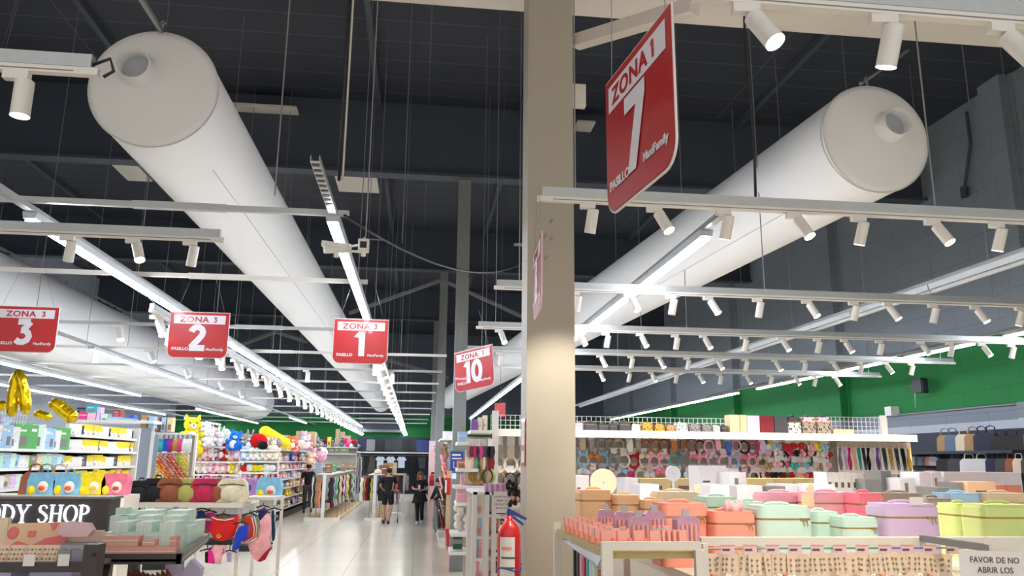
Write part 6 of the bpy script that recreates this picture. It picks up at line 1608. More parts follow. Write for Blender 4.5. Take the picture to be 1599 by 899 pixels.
arow(azl[0], AYM+.02, AY1-.05, [(B_LOW, 'white', .13, .15), (B_LOW, 'white', .13, .15), (B_LOW, 'white', .13, .15), (B_LOW, YEL, .15, .16), (B_LOW, YEL, .15, .16), (B_LOW, YEL, .15, .16), (B_LOW, YEL, .15, .16), (B_PLAIN, 'navy', .08, .15), (B_LOW, YEL, .15, .16), (B_LOW, YEL, .15, .16)], 'yellow carton board')
arow(2.27, AYM+.05, AY1-.05, [(B_LOW, 'white', .14, .15), (B_LOW, 'white', .14, .15), (B_PLAIN, 'navy', .1, .13), (B_LOW, YEL, .14, .16), (B_LOW, YEL, .16, .16), (B_PLAIN, 'navy', .07, .15), (B_LOW, YEL, .15, .16), (B_LOW, YEL, .15, .16)], 'short upper board')
arow(azl[1], AY0+.1, AYM-.1, [(B_LIN, (176, 220, 190), .16, .17), (B_LIN, (176, 220, 190), .14, .17), (B_LIN, 'pale blue', .16, .18), (B_LIN, 'mint', .14, .17), (B_PIC, 'pale blue', .1, .16), (B_LOW, 'white', .09, .15), (B_LOW, 'white', .09, .15), (B_LOW, 'cream', .09, .15), (B_PLAIN, 'green', .08, .12), (B_PIC, 'taupe', .12, .15), (B_STR, 'peach', .12, .12)], 'second board')
arow(azl[1], AYM, AY1-.05, [(B_LOW, YEL, .13, .15), (B_LOW, 'white', .12, .14), (B_LOW, 'white', .12, .14), (B_LOW, 'white', .12, .14), (B_PIC, 'charcoal', .14, .16), (B_LOW, YEL, .14, .16), (B_LOW, YEL, .14, .16), (B_PLAIN, 'navy', .06, .15), (B_LOW, YEL, .14, .17), (B_LOW, YEL, .14, .17)], 'second board past the upright')
arow(azl[2], AY0+.1, AYM-.1, [(B_LOW, 'cream', .1, .15), (B_LOW, 'white', .1, .15), (B_LOW, 'white', .1, .15), (B_PIC, 'beige', .12, .15), (B_LIN, 'lilac', .14, .16), (B_LIN, 'mint', .14, .16)], 'third board')
arow(azl[2], AYM, AY1-.05, [(B_LOW, YEL, .15, .16), (B_LOW, YEL, .15, .16), (B_PLAIN, YEL, .1, .16), (B_LOW, YEL, .15, .18), (B_LOW, YEL, .15, .18)], 'third board past the upright')
arow(azl[3], AY0+.1, AY1-.05, [(B_LOW, YEL, .15, .16), (B_PIC, 'white', .14, .16), (B_LOW, YEL, .15, .17), (B_LOW, YEL, .15, .17)], 'fourth board')
arow(azl[4], AY0+.1, AY1-.05, [(B_PIC, 'white', .14, .16), (B_LOW, YEL, .15, .17), (B_PLAIN, 'grey', .15, .17)], 'fifth board')
# fans and mirror at the front of the tall board
def fan(y, c, label, s_=1.0):
    t = thing('desk_fan', label, 'fan', (AX+.08, y, azl[0]), PI/2-.5); t.scale = (s_,)*3
    rg = MB()
    for r in (.05, .09, .13): rg.tube([(r*math.cos(a), -.02, .2+r*math.sin(a)) for a in [PI*2*k/20 for k in range(20)]], .004, 4, closed=True)
    for k in range(14):
        a = PI*2*k/14; rg.tube([(.02*math.cos(a), -.05, .2+.02*math.sin(a)), (.08*math.cos(a), -.05, .2+.08*math.sin(a)), (.13*math.cos(a), -.02, .2+.13*math.sin(a)), (.09*math.cos(a), .03, .2+.09*math.sin(a))], .0025, 4)
    rg.build('guard', c, t)
    bl = MB()
    for k in range(4): bl.ell((.05*math.cos(k*PI/2), -.01, .2+.05*math.sin(k*PI/2)), (.045, .006, .03), 8, R=Matrix.Rotation(k*PI/2, 3, 'Y'))
    bl.build('blade', c, t)
    MB().cyl((0, .01, .2), (0, .08, .2), .045, n=14).cyl((0, .03, .02), (0, .03, .15), .012, n=8).rbox((-.09, -.06, 0), (.09, .09, .025), .03).build('base', c, t)
fan(9.72, 'black', 'black desk fan on the top board of the appliance shelves')
t = thing('standing_mirror', 'slanted grey tablet-shaped mirror leaning at the front of the appliance board', 'mirror', (AX, 9.2, azl[0]), 0)
R_ = Matrix.Rotation(.65, 3, 'Y')
MB().box((-.02, -.13, .0), (.0, .13, .34), 0, R_, (0, 0, 0)).build('frame', 'white', t); MB().box((.0, -.11, .03), (.004, .11, .31), 0, R_, (0, 0, 0)).build('glass', 'darksteel', t)
MB().cyl((-.05, 0, .0), (.13, 0, .2), .008, n=6).build('leg', 'white', t)
M['greenfan'] = mat('leaf_green_plastic', (120, 190, 120), .4)
fan(11.05, 'greenfan', 'pale green round fan among the green cartons', 1.05)
# wire mesh and pink goods above, balloons
mesh_panel((-5.62, 8.1, 2.06), 4.2, .56, .085, 'white wire mesh above the appliance cartons, behind the gold balloons', PI/2)
for k in range(14):
    c = ['pink', 'hot pink', 'pink', 'rose', 'cream', 'hot pink', 'pale blue'][k % 7]
    dup(B_PIC, (-5.85, 8.2+.3*k, 2.07+.04*(k % 3)), PI/2, c+' toy box, '+NUM[k]+' behind the wire mesh over the appliances', 'toy boxes behind the wire mesh', PAL[c], (1.6, .8, 1.7-.1*(k % 4)))
tag(MB().box((-6.1, 8.0, 2.0), (-5.63, 14.6, 2.06)).box((-6.1, 8.0, 0), (-5.63, 14.6, .1)).box((-5.9, 8.0, .1), (-5.86, 14.6, 2.0)).build('rear_gondola', 'white'), 'rear white gondola top behind the appliance shelves', 'shelving')
def foil(pts, Y, r, label, wrinkle=True):
    mb = MB(); P = [at(a, b_, Y) for a, b_ in pts]
    mb.cyl(P[0], (min(-4.88, P[0].x), P[0].y, 2.046), .0015, n=4)
    q = []
    for i in range(len(P)-1):
        for k in range(5): q.append(P[i].lerp(P[i+1], k/5))
    q.append(P[-1]); n = len(q)
    rr = [r*(1 if not wrinkle else (1+.08*math.sin(k*2.6)))*min(1, .45+.55*min(k, n-1-k)/1.5) for k in range(n)]
    mb.tube(q, rr, 14)
    return mb
Yb = 9.6
mb = foil([(18, 650), (20, 618), (28, 578)], Yb, .062, '')
m2 = foil([(41, 646), (38, 614), (29, 578)], Yb, .062, ''); mb.add(m2.v, m2.f, 0, True)
m3 = foil([(24, 614), (37, 613)], Yb, .05, ''); mb.add(m3.v, m3.f, 0, True)
tag(mb.build('foil_balloon', 'gold'), 'tall gold foil balloon shaped like a letter A', 'balloon')
tag(foil([(80, 626), (94, 636), (106, 646), (118, 656)], Yb, .075, '').build('foil_balloon', 'gold'), 'gold foil balloon slanting down towards the blue cartons', 'balloon')
tag(foil([(-8, 632), (12, 634)], Yb+.2, .06, '').build('foil_balloon', 'gold'), 'gold foil balloon piece entering at the picture edge', 'balloon')
tag(foil([(54, 644), (66, 648), (80, 652)], Yb+.6, .05, '').build('foil_balloon', 'gold'), 'small gold foil balloon lying behind the wire mesh', 'balloon')
# goods on the far gondola tops
YG = 15.2
for i, (P, x0, x1, y0, y1, c, lb) in enumerate(((B_STR, 126, 138, 642, 657, 'hot pink', 'pink ribboned gift box beside the slanting balloon'), (B_STR, 139, 152, 644, 657, 'pink', 'second pink gift box with a white edge'), (B_PIC, 137, 154, 634, 645, 'teal', 'teal toy box on top of the pile'),
      (B_PLAIN, 153, 158, 636, 658, 'lilac', 'slim lilac box in the top pile'), (B_PIC, 160, 170, 646, 660, 'mint', 'mint box in the top pile'), (B_STR, 171, 190, 651, 660, 'pale blue', 'flat pale blue box in the top pile'), (B_PIC, 179, 190, 641, 652, 'red', 'red framed picture box in the top pile'),
      (B_STR, 191, 212, 653, 660, 'pale blue', 'long flat blue box in the top pile'), (B_PLAIN, 205, 212, 648, 654, 'blue', 'small blue box on the long flat one'), (B_STR, 222, 231, 648, 668, 'tan', 'stack of tan boxes at the end of the top pile'),
      (B_STR, 234, 242, 650, 668, 'pale blue', 'blue and white boxes near the white post'), (B_PIC, 244, 251, 652, 674, 'brown', 'brown striped pack over the toy display'), (B_PIC, 253, 260, 652, 674, 'pale blue', 'pale blue pack over the toy display'), (B_PIC, 262, 270, 652, 674, 'peach', 'peach striped pack over the toy display'))):
    box_px(P, x0, x1, y0, y1, YG if x1 < 243 else YS-.05, c, lb, .2)
tag(MB().box((at(122, 660, YG).x, YG-.25, 2.60), (at(246, 660, YG).x, YG+.3, at(200, 661, YG).z-.004)).build('top_board', 'white'), 'high white board holding the pile of gift boxes', 'shelf')
tag(MB().box((at(124, 660, YG).x, YG+.1, 0), (at(124, 660, YG).x+.05, YG+.15, 2.60)).box((at(235, 660, YG).x, YG+.1, 0), (at(235, 660, YG).x+.05, YG+.15, 2.60)).build('board_support', 'white'), 'pair of slim posts under the high white board', 'support')
mb = MB()
for r in range(3):
    mb.tube([at(121+2.2*k, 637+4.5*r+(1.5 if k % 2 else 0), 15.5) for k in range(12)], .02, 4)
tag(mb.build('wavy_wall_decor', 'black'), 'black zigzag lines on the pale side wall above the gift boxes', 'wall decoration', kind='stuff')

# ================================================================== backpack shelves and swimwear rack
YP = 8.4
a, b_ = at(204, 783, YP), at(384, 783, YP)
t = thing('display_rack', 'white rack with backpacks on top and swimwear hanging below', 'rack', (a.x, YP, 0)); wR = b_.x-a.x
xr2 = at(440, 778, YP+.3).x-a.x
MB().box((0, -.18, a.z-.045), (wR, .22, a.z)).build('shelf_board', 'cream', t)
MB().box((wR-.02, .05, at(410, 774, YP+.3).z-.03), (xr2, .5, at(410, 774, YP+.3).z)).build('shelf_board', 'cream', t)
MB().cyl((.02, -.1, a.z-.16), (wR, -.1, a.z-.16), .014, n=8).cyl((wR, .1, a.z-.14), (xr2, .1, a.z-.14), .014, n=8).build('hang_rail', 'galv', t)
MB().box((0, .19, a.z-.22), (wR, .21, a.z-.13)).build('rear_rail', 'grey', t)
for x, y in ((at(378, 760, YP).x-a.x, .0), (at(439, 770, YP).x-a.x, .1), (.02, .1), (at(306, 800, YP).x-a.x, .1)):
    MB().box((x-.014, y-.014, 0), (x+.014, y+.014, a.z+(.06 if x > wR*.9 else -.03))).build('upright', 'cream', t)
for i, (px, c, w, lb) in enumerate(((219, 'black', .20, 'small black backpack with a green badge at the end of the rack'), (244, 'black', .26, 'black backpack next to the small badge one'), (266, 'brown', .25, 'chestnut brown backpack on the swimwear rack'), (293, 'olive', .26, 'olive yellow backpack on the swimwear rack'),
       (320, (196, 44, 84), .27, 'crimson backpack in the middle of the rack'), (340, 'brown', .16, 'slim tan brown backpack between crimson and cream'), (363, (226, 218, 184), .29, 'cream backpack at the post end of the rack'))):
    p = at(px, 781, YP); dup(PACK, (p.x, YP-.02+.015*(i % 2), a.z+.002), random.uniform(-.12, .12), lb, None, PAL[c] if isinstance(c, str) else c, (w/.32, .8, .95 if i else .85))
z_ = at(349, 779, YP+1.6).z
tag(MB().box((at(294, 779, YP+1.6).x, YP+1.4, z_-.04), (at(400, 779, YP+1.6).x, YP+1.8, z_-.001)).box((at(294, 779, YP+1.6).x, YP+1.75, 0), (at(294, 779, YP+1.6).x+.04, YP+1.8, z_-.04)).box((at(400, 779, YP+1.6).x-.04, YP+1.75, 0), (at(400, 779, YP+1.6).x, YP+1.8, z_-.04)).build('display_ledge', 'white'), 'white ledge of lilac kids backpacks behind the plain backpacks', 'display ledge')
for i, px in enumerate((312, 349, 382)):
    p = at(px, 779, YP+1.6); p.z = z_
    t2 = thing('kids_backpack', 'lilac kids backpack with a blue oval window, '+NUM[i]+' behind the plain backpacks', 'bag', (p.x, YP+1.6, p.z)); t2['group'] = 'lilac kids backpacks'
    MB().prism([(-.14, 0), (.14, 0), (.15, .1), (.13, .2), (.08, .24), (-.08, .24), (-.13, .2), (-.15, .1)], -.06, .06, 1).build('bag_body', T_CLOTH, t2, col=(176, 130, 196))
    MB().ell((0, -.06, .13), (.08, .02, .06), 12).build('oval_window', 'posterblue', t2)
    for s_ in (-1, 1): MB().ell((s_*.11, -.02, .22), (.03, .03, .03), 8).build('ear', T_CLOTH, t2, col=(196, 150, 200))
def kid_bag(px, py, Y, c, spot, label, s_=1.0):
    p = at(px, py, Y)
    t2 = thing('kids_backpack', label, 'bag', (p.x, Y, p.z)); t2.scale = (s_,)*3; t2['group'] = 'kids backpacks on show'
    MB().prism([(-.12, 0), (.12, 0), (.125, .12), (.10, .2), (-.10, .2), (-.125, .12)], -.06, .06, 1).build('bag_body', T_CLOTH, t2, col=c)
    MB().ell((.02, -.06, .07), (.05, .03, .055), 12).build('round_pocket', 'muzzle', t2)
    MB().ell((.02, -.085, .06), (.032, .014, .022), 10).build('patch', T_CLOTH, t2, col=spot)
    MB().ell((-.08, -.06, .04), (.035, .02, .045), 10).build('side_patch', T_CLOTH, t2, col=(240, 214, 40))
    MB().tube([(-.03, 0, .2), (-.02, 0, .235), (.02, 0, .235), (.03, 0, .2)], .008).build('handle', T_CLOTH, t2, col=c)
kid_bag(420, 777, YP+.55, (130, 190, 220), (224, 90, 50), 'pale blue kids backpack with yellow and orange patches at the white post', 1.05)
tag(MB().box((at(0, 772, 7.6).x-.4, 7.45, 0), (at(204, 772, 7.6).x, 7.85, at(100, 772, 7.6).z)).build('display_plinth', 'cream'), 'cream display ledge of kids backpacks above the dark shop sign', 'display ledge')
kid_bag(66, 771.5, 7.6, (120, 184, 220), (224, 90, 50), 'pale blue kids backpack with a loop strap, beside the beige totes', .92)
kid_bag(107, 771.5, 7.6, (120, 184, 220), (224, 90, 50), 'pale blue kids backpack next to the yellow one', .92)
kid_bag(146, 771.5, 7.6, (240, 216, 40), (240, 180, 30), 'yellow kids backpack on the cream ledge', .9)
kid_bag(181, 771.5, 7.6, (236, 120, 150), (200, 60, 80), 'pink kids backpack at the end of the cream ledge', .9)
for i, (px, c) in enumerate(((-6, 'brown'), (12, 'olive'), (36, 'beige'))):
    p = at(px, 778, 7.0); dup(BAG_W, (p.x, 7.62, at(36, 772, 7.6).z), .2, ('brown', 'greenish grey', 'pale beige')[i]+' tote bag standing on the cream ledge', 'bag', {'olive': (150, 150, 120)}.get(c, PAL[c]), (.62, .8, .8))
# swimwear
def flat(px_pts, Y, m, label, name='swimwear', c=None, th=.035, extra=None, cat='swimwear'):
    P = [at(x, y, Y) for x, y in px_pts]; cx = sum(p.x for p in P)/len(P); cz = sum(p.z for p in P)/len(P)
    t = thing(name, label, cat, (cx, Y, cz))
    # inflated panel: outer rim thin, middle thick
    n = len(P); rim = [(p.x-cx, p.z-cz) for p in P]; vs = []; fs = []
    for s_ in (-1, 1):
        o = len(vs)
        for f, d in ((1, .12), (.82, .7), (.45, 1)): vs += [(x*f, s_*th/2*d, z*f) for x, z in rim]
        vs.append((0, s_*th/2, 0))
        for r in range(2): fs += [(o+r*n+k, o+r*n+(k+1) % n, o+(r+1)*n+(k+1) % n, o+(r+1)*n+k) for k in range(n)]
        fs += [(o+2*n+k, o+2*n+(k+1) % n, o+3*n) for k in range(n)]
    o2 = 3*n+1; fs += [(k, (k+1) % n, o2+(k+1) % n, o2+k) for k in range(n)]
    MB().add(vs, fs, 0, True).build('cloth', T_CLOTH, t, col=c)
    if extra:
        for nm, pts, r, mm in extra: MB().tube([(at(x, y, Y-.03).x-cx, -.03, at(x, y, Y-.03).z-cz) for x, y in pts], r, 5).build(nm, mm, t)
    top = max(P, key=lambda p: p.z)
    MB().tube([(-.07, 0, top.z-cz+.0), (0, 0, top.z-cz+.02), (.07, 0, top.z-cz)], .007, 5).tube([(0, 0, top.z-cz+.025), (0, 0, max(top.z-cz+.04, a.z-.16-cz+.01)), (.012, -.012, max(top.z-cz+.05, a.z-.16-cz+.02))], .004, 5).build('hanger', 'black', t)
    return t
flat([(322, 800), (336, 800), (333, 815), (326, 832), (318, 826), (321, 812)], YP-.05, None, 'magenta swimsuit partly behind the red top', c=(226, 40, 150))
flat([(328, 805), (336, 808), (352, 810), (366, 806), (374, 805), (371, 822), (366, 836), (358, 842), (346, 845), (334, 842), (330, 833), (326, 828), (331, 815)], YP-.16, None, 'red swim top with white edge and a gold star', c=(214, 34, 32), th=.06, extra=[('edge_trim', [(331, 807), (340, 811), (352, 812), (366, 809)], .006, 'paper'), ('gold_star', [(338, 836), (342, 834), (346, 837), (341, 839), (338, 836)], .008, 'gold')])
flat([(335, 850), (354, 852), (352, 862), (347, 868), (345, 880), (336, 880), (334, 868), (330, 858)], YP-.14, None, 'pale pink bikini bottom below the red top', c=(244, 172, 182), extra=[('cord', [(348, 856), (350, 862), (346, 864)], .004, 'blue')])
flat([(325, 858), (334, 858), (337, 868), (335, 880), (325, 879)], YP-.1, None, 'magenta bikini bottom below the red top', c=(230, 40, 150))
flat([(320, 862), (325, 860), (325, 879), (320, 878)], YP-.05, None, 'black bikini bottom beside the magenta one', c=(24, 22, 26))
flat([(354, 862), (362, 862), (361, 877), (354, 877)], YP-.08, None, 'lilac bikini bottom behind the blue top', c=(190, 160, 204))
flat([(368, 832), (374, 822), (380, 820), (388, 818), (388, 832), (386, 842), (376, 846), (374, 856), (366, 860), (362, 858), (366, 846)], YP-.2, None, 'royal blue gathered bikini top with hanging ties', c=(30, 64, 190), th=.06)
flat([(379, 808), (390, 804), (397, 812), (400, 830), (398, 840), (388, 845), (380, 848), (376, 840), (382, 824)], YP-.06, None, 'orange red swim dress with white piping', c=(228, 78, 40), extra=[('edge_trim', [(393, 808), (397, 824), (396, 838), (384, 846)], .006, 'paper'), ('edge_trim', [(397, 806), (401, 824), (399, 840)], .006, 'paper')])
flat([(395, 800), (401, 804), (406, 818), (406, 834), (402, 842), (399, 826), (396, 812)], YP-.02, None, 'teal and yellow striped swimsuit edge', c=(40, 150, 160), extra=[('stripe', [(399, 806), (403, 820), (403, 836)], .006, 'gold')])
flat([(404, 796), (414, 792), (420, 800), (413, 808), (406, 814), (403, 806)], YP+.03, None, 'navy and violet swim top on a black hanger', c=(50, 48, 120))
flat([(418, 800), (422, 806), (424, 826), (420, 840), (424, 852), (412, 864), (402, 876), (396, 872), (390, 860), (386, 848), (396, 846), (404, 836), (406, 820), (406, 813), (413, 805)], YP-.1, None, 'pale pink one-piece swimsuit hanging at a tilt', c=(246, 176, 178), th=.05, extra=[('strap', [(418, 802), (421, 790)], .004, 'goldz')])
flat([(423, 848), (425, 852), (414, 874), (406, 877), (402, 876), (412, 864)], YP+.0, None, 'crimson one-piece edge behind the pale pink suit', c=(180, 24, 54))
flat([(424, 798), (428, 796), (430, 830), (429, 842), (425, 846), (424, 826)], YP+.05, None, 'dark teal swimsuit last on the rail', c=(24, 60, 84))
flat([(308, 798), (316, 796), (322, 804), (320, 824), (312, 826), (308, 812)], YP+.05, None, 'royal blue swimsuit at the inner end of the rail', c=(20, 60, 170))
flat([(306, 808), (312, 808), (322, 822), (328, 836), (322, 834), (310, 824)], YP-.12, None, 'leopard print swimsuit strap beside the mint cartons', c=(120, 84, 50))
for i, (px, py, c, lb) in enumerate(((202, 797, 'yellow', 'small yellow item hanging at the end of the swimwear rack'), (213, 799, 'black', 'black bow shaped item hanging near the rack end'), (225, 801, 'black', 'black lace item hanging beside the bow'), (266, 802, 'yellow', 'yellow duck shaped item hanging under the rack'), (290, 802, 'black', 'black fluffy item hanging near the leopard strap'),
      (240, 812, 'red', 'red ribbon garment showing above the mint cartons'), (255, 806, 'black', 'black garment hanging above the mint cartons'))):
    p = at(px, py, YP-.1); mb = MB()
    for k in range(6): mb.ell((.03*math.sin(k*2.2), 0, .02-.016*k), (.03, .02, .022), 7)
    o = mb.tube([(0, 0, .03), (0, .0, max(.05, a.z-.16-p.z))], .003, 4).build('hanging_accessory', T_CLOTH, col=PAL[c]); o.location = p; o.scale = (1.3, 1, 1.1); tag(o, lb, 'accessory')
p = at(275, 790, 6.5); 
g_ = [at(x, y, YP-.2) for x, y in ((267, 815), (283, 815), (277, 791), (272, 791))]
tag(MB().prism([(v.x, v.z) for v in g_], YP-.22, YP-.18, 1).cyl((g_[2].x, YP-.2, g_[2].z), (g_[2].x, YP-.1, a.z-.15), .003, n=4).build('garment_cover', 'steel'), 'grey tapered cloth item hanging above the mint cartons', 'cloth')

# ================================================================== dark shop sign and cosmetics trays
YSg = 4.6
a0, b0 = at(-60, 779, YSg), at(172, 779, YSg)
t = thing('shop_sign', 'dark brown sign box with glowing white serif lettering, behind the cosmetics trays', 'sign', ((a0.x+b0.x)/2, YSg, 1.38)); wS = b0.x-a0.x; zS = b0.z-1.38
MB().box((-wS/2, 0, 0), (wS/2, .16, zS)).build('sign_box', 'dark', t)
MB().box((-wS/2-.01, -.01, zS), (wS/2+.012, .17, zS+.012)).build('top_edge', 'grey', t)
MB().box((-wS/2, .1, -1.38), (wS/2, .16, 0)).build('base_panel', 'dark', t)
# serif capitals built from strokes
def glyph(ch, h):
    """list of (polyline, widths) in a box of height h; returns strokes and advance"""
    T, t_ = h*.105, h*.045
    def arc(cx, cz, rx, rz, a0, a1, n=14, w0=t_, w1=T):
        P, Wd = [], []
        for k in range(n+1):
            a = math.radians(a0+(a1-a0)*k/n); P.append((cx+rx*math.cos(a), cz+rz*math.sin(a))); Wd.append(w0+(w1-w0)*abs(math.cos(a)))
        return (P, Wd)
    def stem(x): return ([(x, 0), (x, h)], [T, T])
    def serif(x, z): return ([(x-h*.13, z), (x+h*.13, z)], [t_, t_])
    g = {
     'O': ([arc(.39*h, .5*h, .32*h, .48*h, 0, 360, 28)], .80),
     'D': ([stem(.16*h), serif(.14*h, .02*h), serif(.14*h, .98*h), arc(.26*h, .5*h, .42*h, .48*h, -90, 90), ([(.16*h, .98*h), (.3*h, .98*h)], [t_, t_]), ([(.16*h, .02*h), (.3*h, .02*h)], [t_, t_])], .80),
     'B': ([stem(.16*h), serif(.14*h, .02*h), serif(.14*h, .98*h), arc(.26*h, .75*h, .24*h, .23*h, -90, 90), arc(.26*h, .27*h, .30*h, .25*h, -90, 90)], .68),
     'P': ([stem(.16*h), serif(.16*h, .02*h), serif(.14*h, .98*h), arc(.24*h, .73*h, .30*h, .25*h, -90, 90), ([(.16*h, .98*h), (.26*h, .98*h)], [t_, t_]), ([(.16*h, .48*h), (.26*h, .48*h)], [t_, t_])], .62),
     'H': ([stem(.16*h), stem(.62*h), serif(.16*h, .02*h), serif(.16*h, .98*h), serif(.62*h, .02*h), serif(.62*h, .98*h), ([(.16*h, .52*h), (.62*h, .52*h)], [t_, t_])], .80),
     'Y': ([([(.38*h, 0), (.38*h, .46*h)], [T, T]), ([(.38*h, .44*h), (.12*h, .98*h)], [T, T]), ([(.38*h, .44*h), (.66*h, .98*h)], [t_, t_]), serif(.38*h, .02*h), serif(.12*h, .98*h), serif(.66*h, .98*h)], .74),
     'S': ([([(.50*h, .80*h), (.46*h, .92*h), (.32*h, .98*h), (.16*h, .93*h), (.11*h, .78*h), (.18*h, .63*h), (.36*h, .52*h), (.50*h, .40*h), (.54*h, .24*h), (.46*h, .08*h), (.30*h, .02*h), (.15*h, .07*h), (.09*h, .22*h)],
              [t_, t_, t_, t_*1.4, t_*1.9, T, T, T, t_*1.9, t_*1.4, t_, t_, t_])], .64)}
    return g[ch]
def letters(s, x, z, h, parent, m, y0=-.012):
    for ch in s:
        if ch == ' ': x += h*.42; continue
        st, adv = glyph(ch, h); mb = MB()
        for P, Wd in st:
            n = len(P); L_, R2 = [], []
            for i, p in enumerate(P):
                q = P[min(i+1, n-1)]; o = P[max(i-1, 0)]
                if P[0] == P[-1] or (abs(P[0][0]-P[-1][0])+abs(P[0][1]-P[-1][1]) < 1e-6):
                    q = P[(i+1) % (n-1)] if i < n-1 else P[1]; o = P[i-1] if i > 0 else P[n-2]
                dx, dz = q[0]-o[0], q[1]-o[1]; l = math.hypot(dx, dz) or 1; w = Wd[i]/2
                L_.append((p[0]-dz/l*w, p[1]+dx/l*w)); R2.append((p[0]+dz/l*w, p[1]-dx/l*w))
            vs = []
            for y in (y0, 0): vs += [(x+a[0], y, z+a[1]) for a in L_]+[(x+a[0], y, z+a[1]) for a in R2]
            fs = []
            for i in range(n-1):
                fs += [(i, i+1, n+i+1, n+i), (2*n+i, 3*n+i, 3*n+i+1, 2*n+i+1), (i, 2*n+i, 2*n+i+1, i+1), (n+i, n+i+1, 3*n+i+1, 3*n+i)]
            fs += [(0, n, 3*n, 2*n), (n-1, 3*n-1, 4*n-1, 2*n-1)]
            mb.add(vs, fs)
        mb.build('letter', m, parent); x += h*adv
    return x
hL = at(100, 788, YSg).z-at(100, 816, YSg).z
xe = at(139, 800, YSg).x-(a0.x+b0.x)/2
wtot = sum({'O': .8, 'D': .8, 'B': .68, 'P': .62, 'H': .8, 'Y': .74, 'S': .64, ' ': .42}[c] for c in 'BODY SHOP')*hL
letters('BODY SHOP', xe-wtot+.05*hL, at(100, 816, YSg).z-1.38, hL, t, 'letter')
# tray rack
def zt_(px, py, Y): return at(px, py, Y).z
t = thing('cosmetics_rack', 'dark framed cosmetics rack with two slanted trays, near the entrance', 'rack', (0, 0, 0))
z1 = zt_(60, 877, 3.3); xl, xm = at(-40, 880, 3.3).x, at(136, 880, 3.3).x
MB().box((xl, 3.28, z1-.035), (xm, 3.31, z1)).build('tray_edge', 'dark', t)
MB().box((xl, 3.31, z1-.03), (xm, 3.95, z1-.015)).build('tray', 'grey', t)
MB().box((at(136, 880, 3.25).x, 3.2, 0), (at(159, 880, 3.25).x, 3.27, zt_(147, 848, 3.25))).build('upright', 'dark', t)
MB().cyl((at(145, 866, 3.19).x, 3.19, zt_(145, 866, 3.19)), (at(145, 866, 3.19).x, 3.2, zt_(145, 866, 3.19)), .006, n=8).build('bolt', 'black', t)
ya = 3.55; z2 = zt_(200, 865, ya); xa2, xb2 = at(155, 870, ya).x, at(283, 870, ya).x
MB().box((xa2, ya, z2-.04), (xb2, ya+.02, z2)).build('tray_edge', 'dark', t)
pe = at(333, 842, 4.6)
MB().add([(xb2, ya, z2-.04), (pe.x, 4.5, z2-.04), (pe.x, 4.5, z2+.0), (xb2, ya, z2+.0), (xb2-.02, ya, z2-.04), (pe.x-.02, 4.5, z2-.04), (pe.x-.02, 4.5, z2), (xb2-.02, ya, z2)], [(0, 1, 2, 3), (7, 6, 5, 4), (0, 4, 5, 1), (3, 2, 6, 7), (1, 5, 6, 2), (0, 3, 7, 4)]).build('tray_edge', 'grey', t)
MB().add([(xa2, ya, z2-.03), (xb2, ya, z2-.03), (pe.x, 4.5, z2-.03), (xa2-.2, 4.5, z2-.03), (xa2, ya, z2-.02), (xb2, ya, z2-.02), (pe.x, 4.5, z2-.02), (xa2-.2, 4.5, z2-.02)], [(3, 2, 1, 0), (4, 5, 6, 7), (0, 1, 5, 4), (1, 2, 6, 5), (2, 3, 7, 6), (3, 0, 4, 7)]).build('tray', 'cream', t)
MB().cyl((xa2+.02, 3.6, z2-.045), (at(160, 895, 3.3).x, 3.27, z2-.18), .02, n=4, smooth=False).build('brace', 'dark', t)
MB().box((xa2-.2, 4.52, 0), (xa2-.15, 4.56, z2)).box((xl, 3.9, 0), (xl+.05, 3.95, z1-.03)).build('leg', 'dark', t)
zf = z2-.019
for r, (py, n, x0, x1, y, c, hh) in enumerate(((865, 28, 160, 277, ya+.06, (226, 168, 150), .046), (850, 13, 164, 219, ya+.065, (226, 164, 146), .04))):
    zb_ = zf+(.0468 if r else 0)
    for k in range(n):
        xq0 = at(x0+(x1-x0)*k/n, py, y).x; xq1 = at(x0+(x1-x0)*(k+1)/n, py, y).x
        dup(B_STR, ((xq0+xq1)/2, y, zb_), 0, 'thin salmon pink cosmetics box, '+NUM[k]+' in the '+('lower' if r == 0 else 'upper')+' front row of the tray', 'salmon cosmetics boxes, '+('lower' if r == 0 else 'upper')+' row', c, ((xq1-xq0-.0006)/.18, .07/.18, hh/.12))
dup(B_STR, (at(234, 845, ya+.06).x, ya+.07, zf+.0468), 0, 'single salmon box lying on the front row', None, (226, 164, 146), (.28, .3, .2))
dup(B_STR, (at(272, 845, ya+.06).x, ya+.07, zf+.0468), 0, 'salmon box with a dark end at the tray corner', None, (220, 150, 134), (.14, .35, .3))
for r, (x0, x1, n, y, lv, hh) in enumerate(((172, 280, 9, 3.86, 3, .042), (178, 300, 9, 4.08, 3, .046), (185, 312, 8, 4.30, 3, .050))):
    for l in range(lv):
        for k in range(n):
            if l == 2 and (k+r) % 3 == 0: continue
            xq0 = at(x0+(x1-x0)*k/n, 840, y).x; xq1 = at(x0+(x1-x0)*(k+1)/n, 840, y).x
            dup(B_STR, ((xq0+xq1)/2, y, zf+.0005+l*(hh+.0005)), 0, 'pale mint cosmetics box, '+NUM[k]+' across, '+ORD[2-l]+' layer, '+NUM[r]+' stack row of the tray', 'mint cosmetics boxes, stack row '+NUM[r], (218, 240, 228), ((xq1-xq0-.001)/.18, .16/.18, hh/.12))
M['mint'] = mat('mint_card', (204, 228, 216), .6)
tag(MB().box((at(190, 820, 4.1).x, 4.0, zf+.145), (at(206, 820, 4.1).x, 4.08, zf+.175)).build('cosmetics_box', 'mint'), 'small mint box on the very top of the mint stacks', 'box')
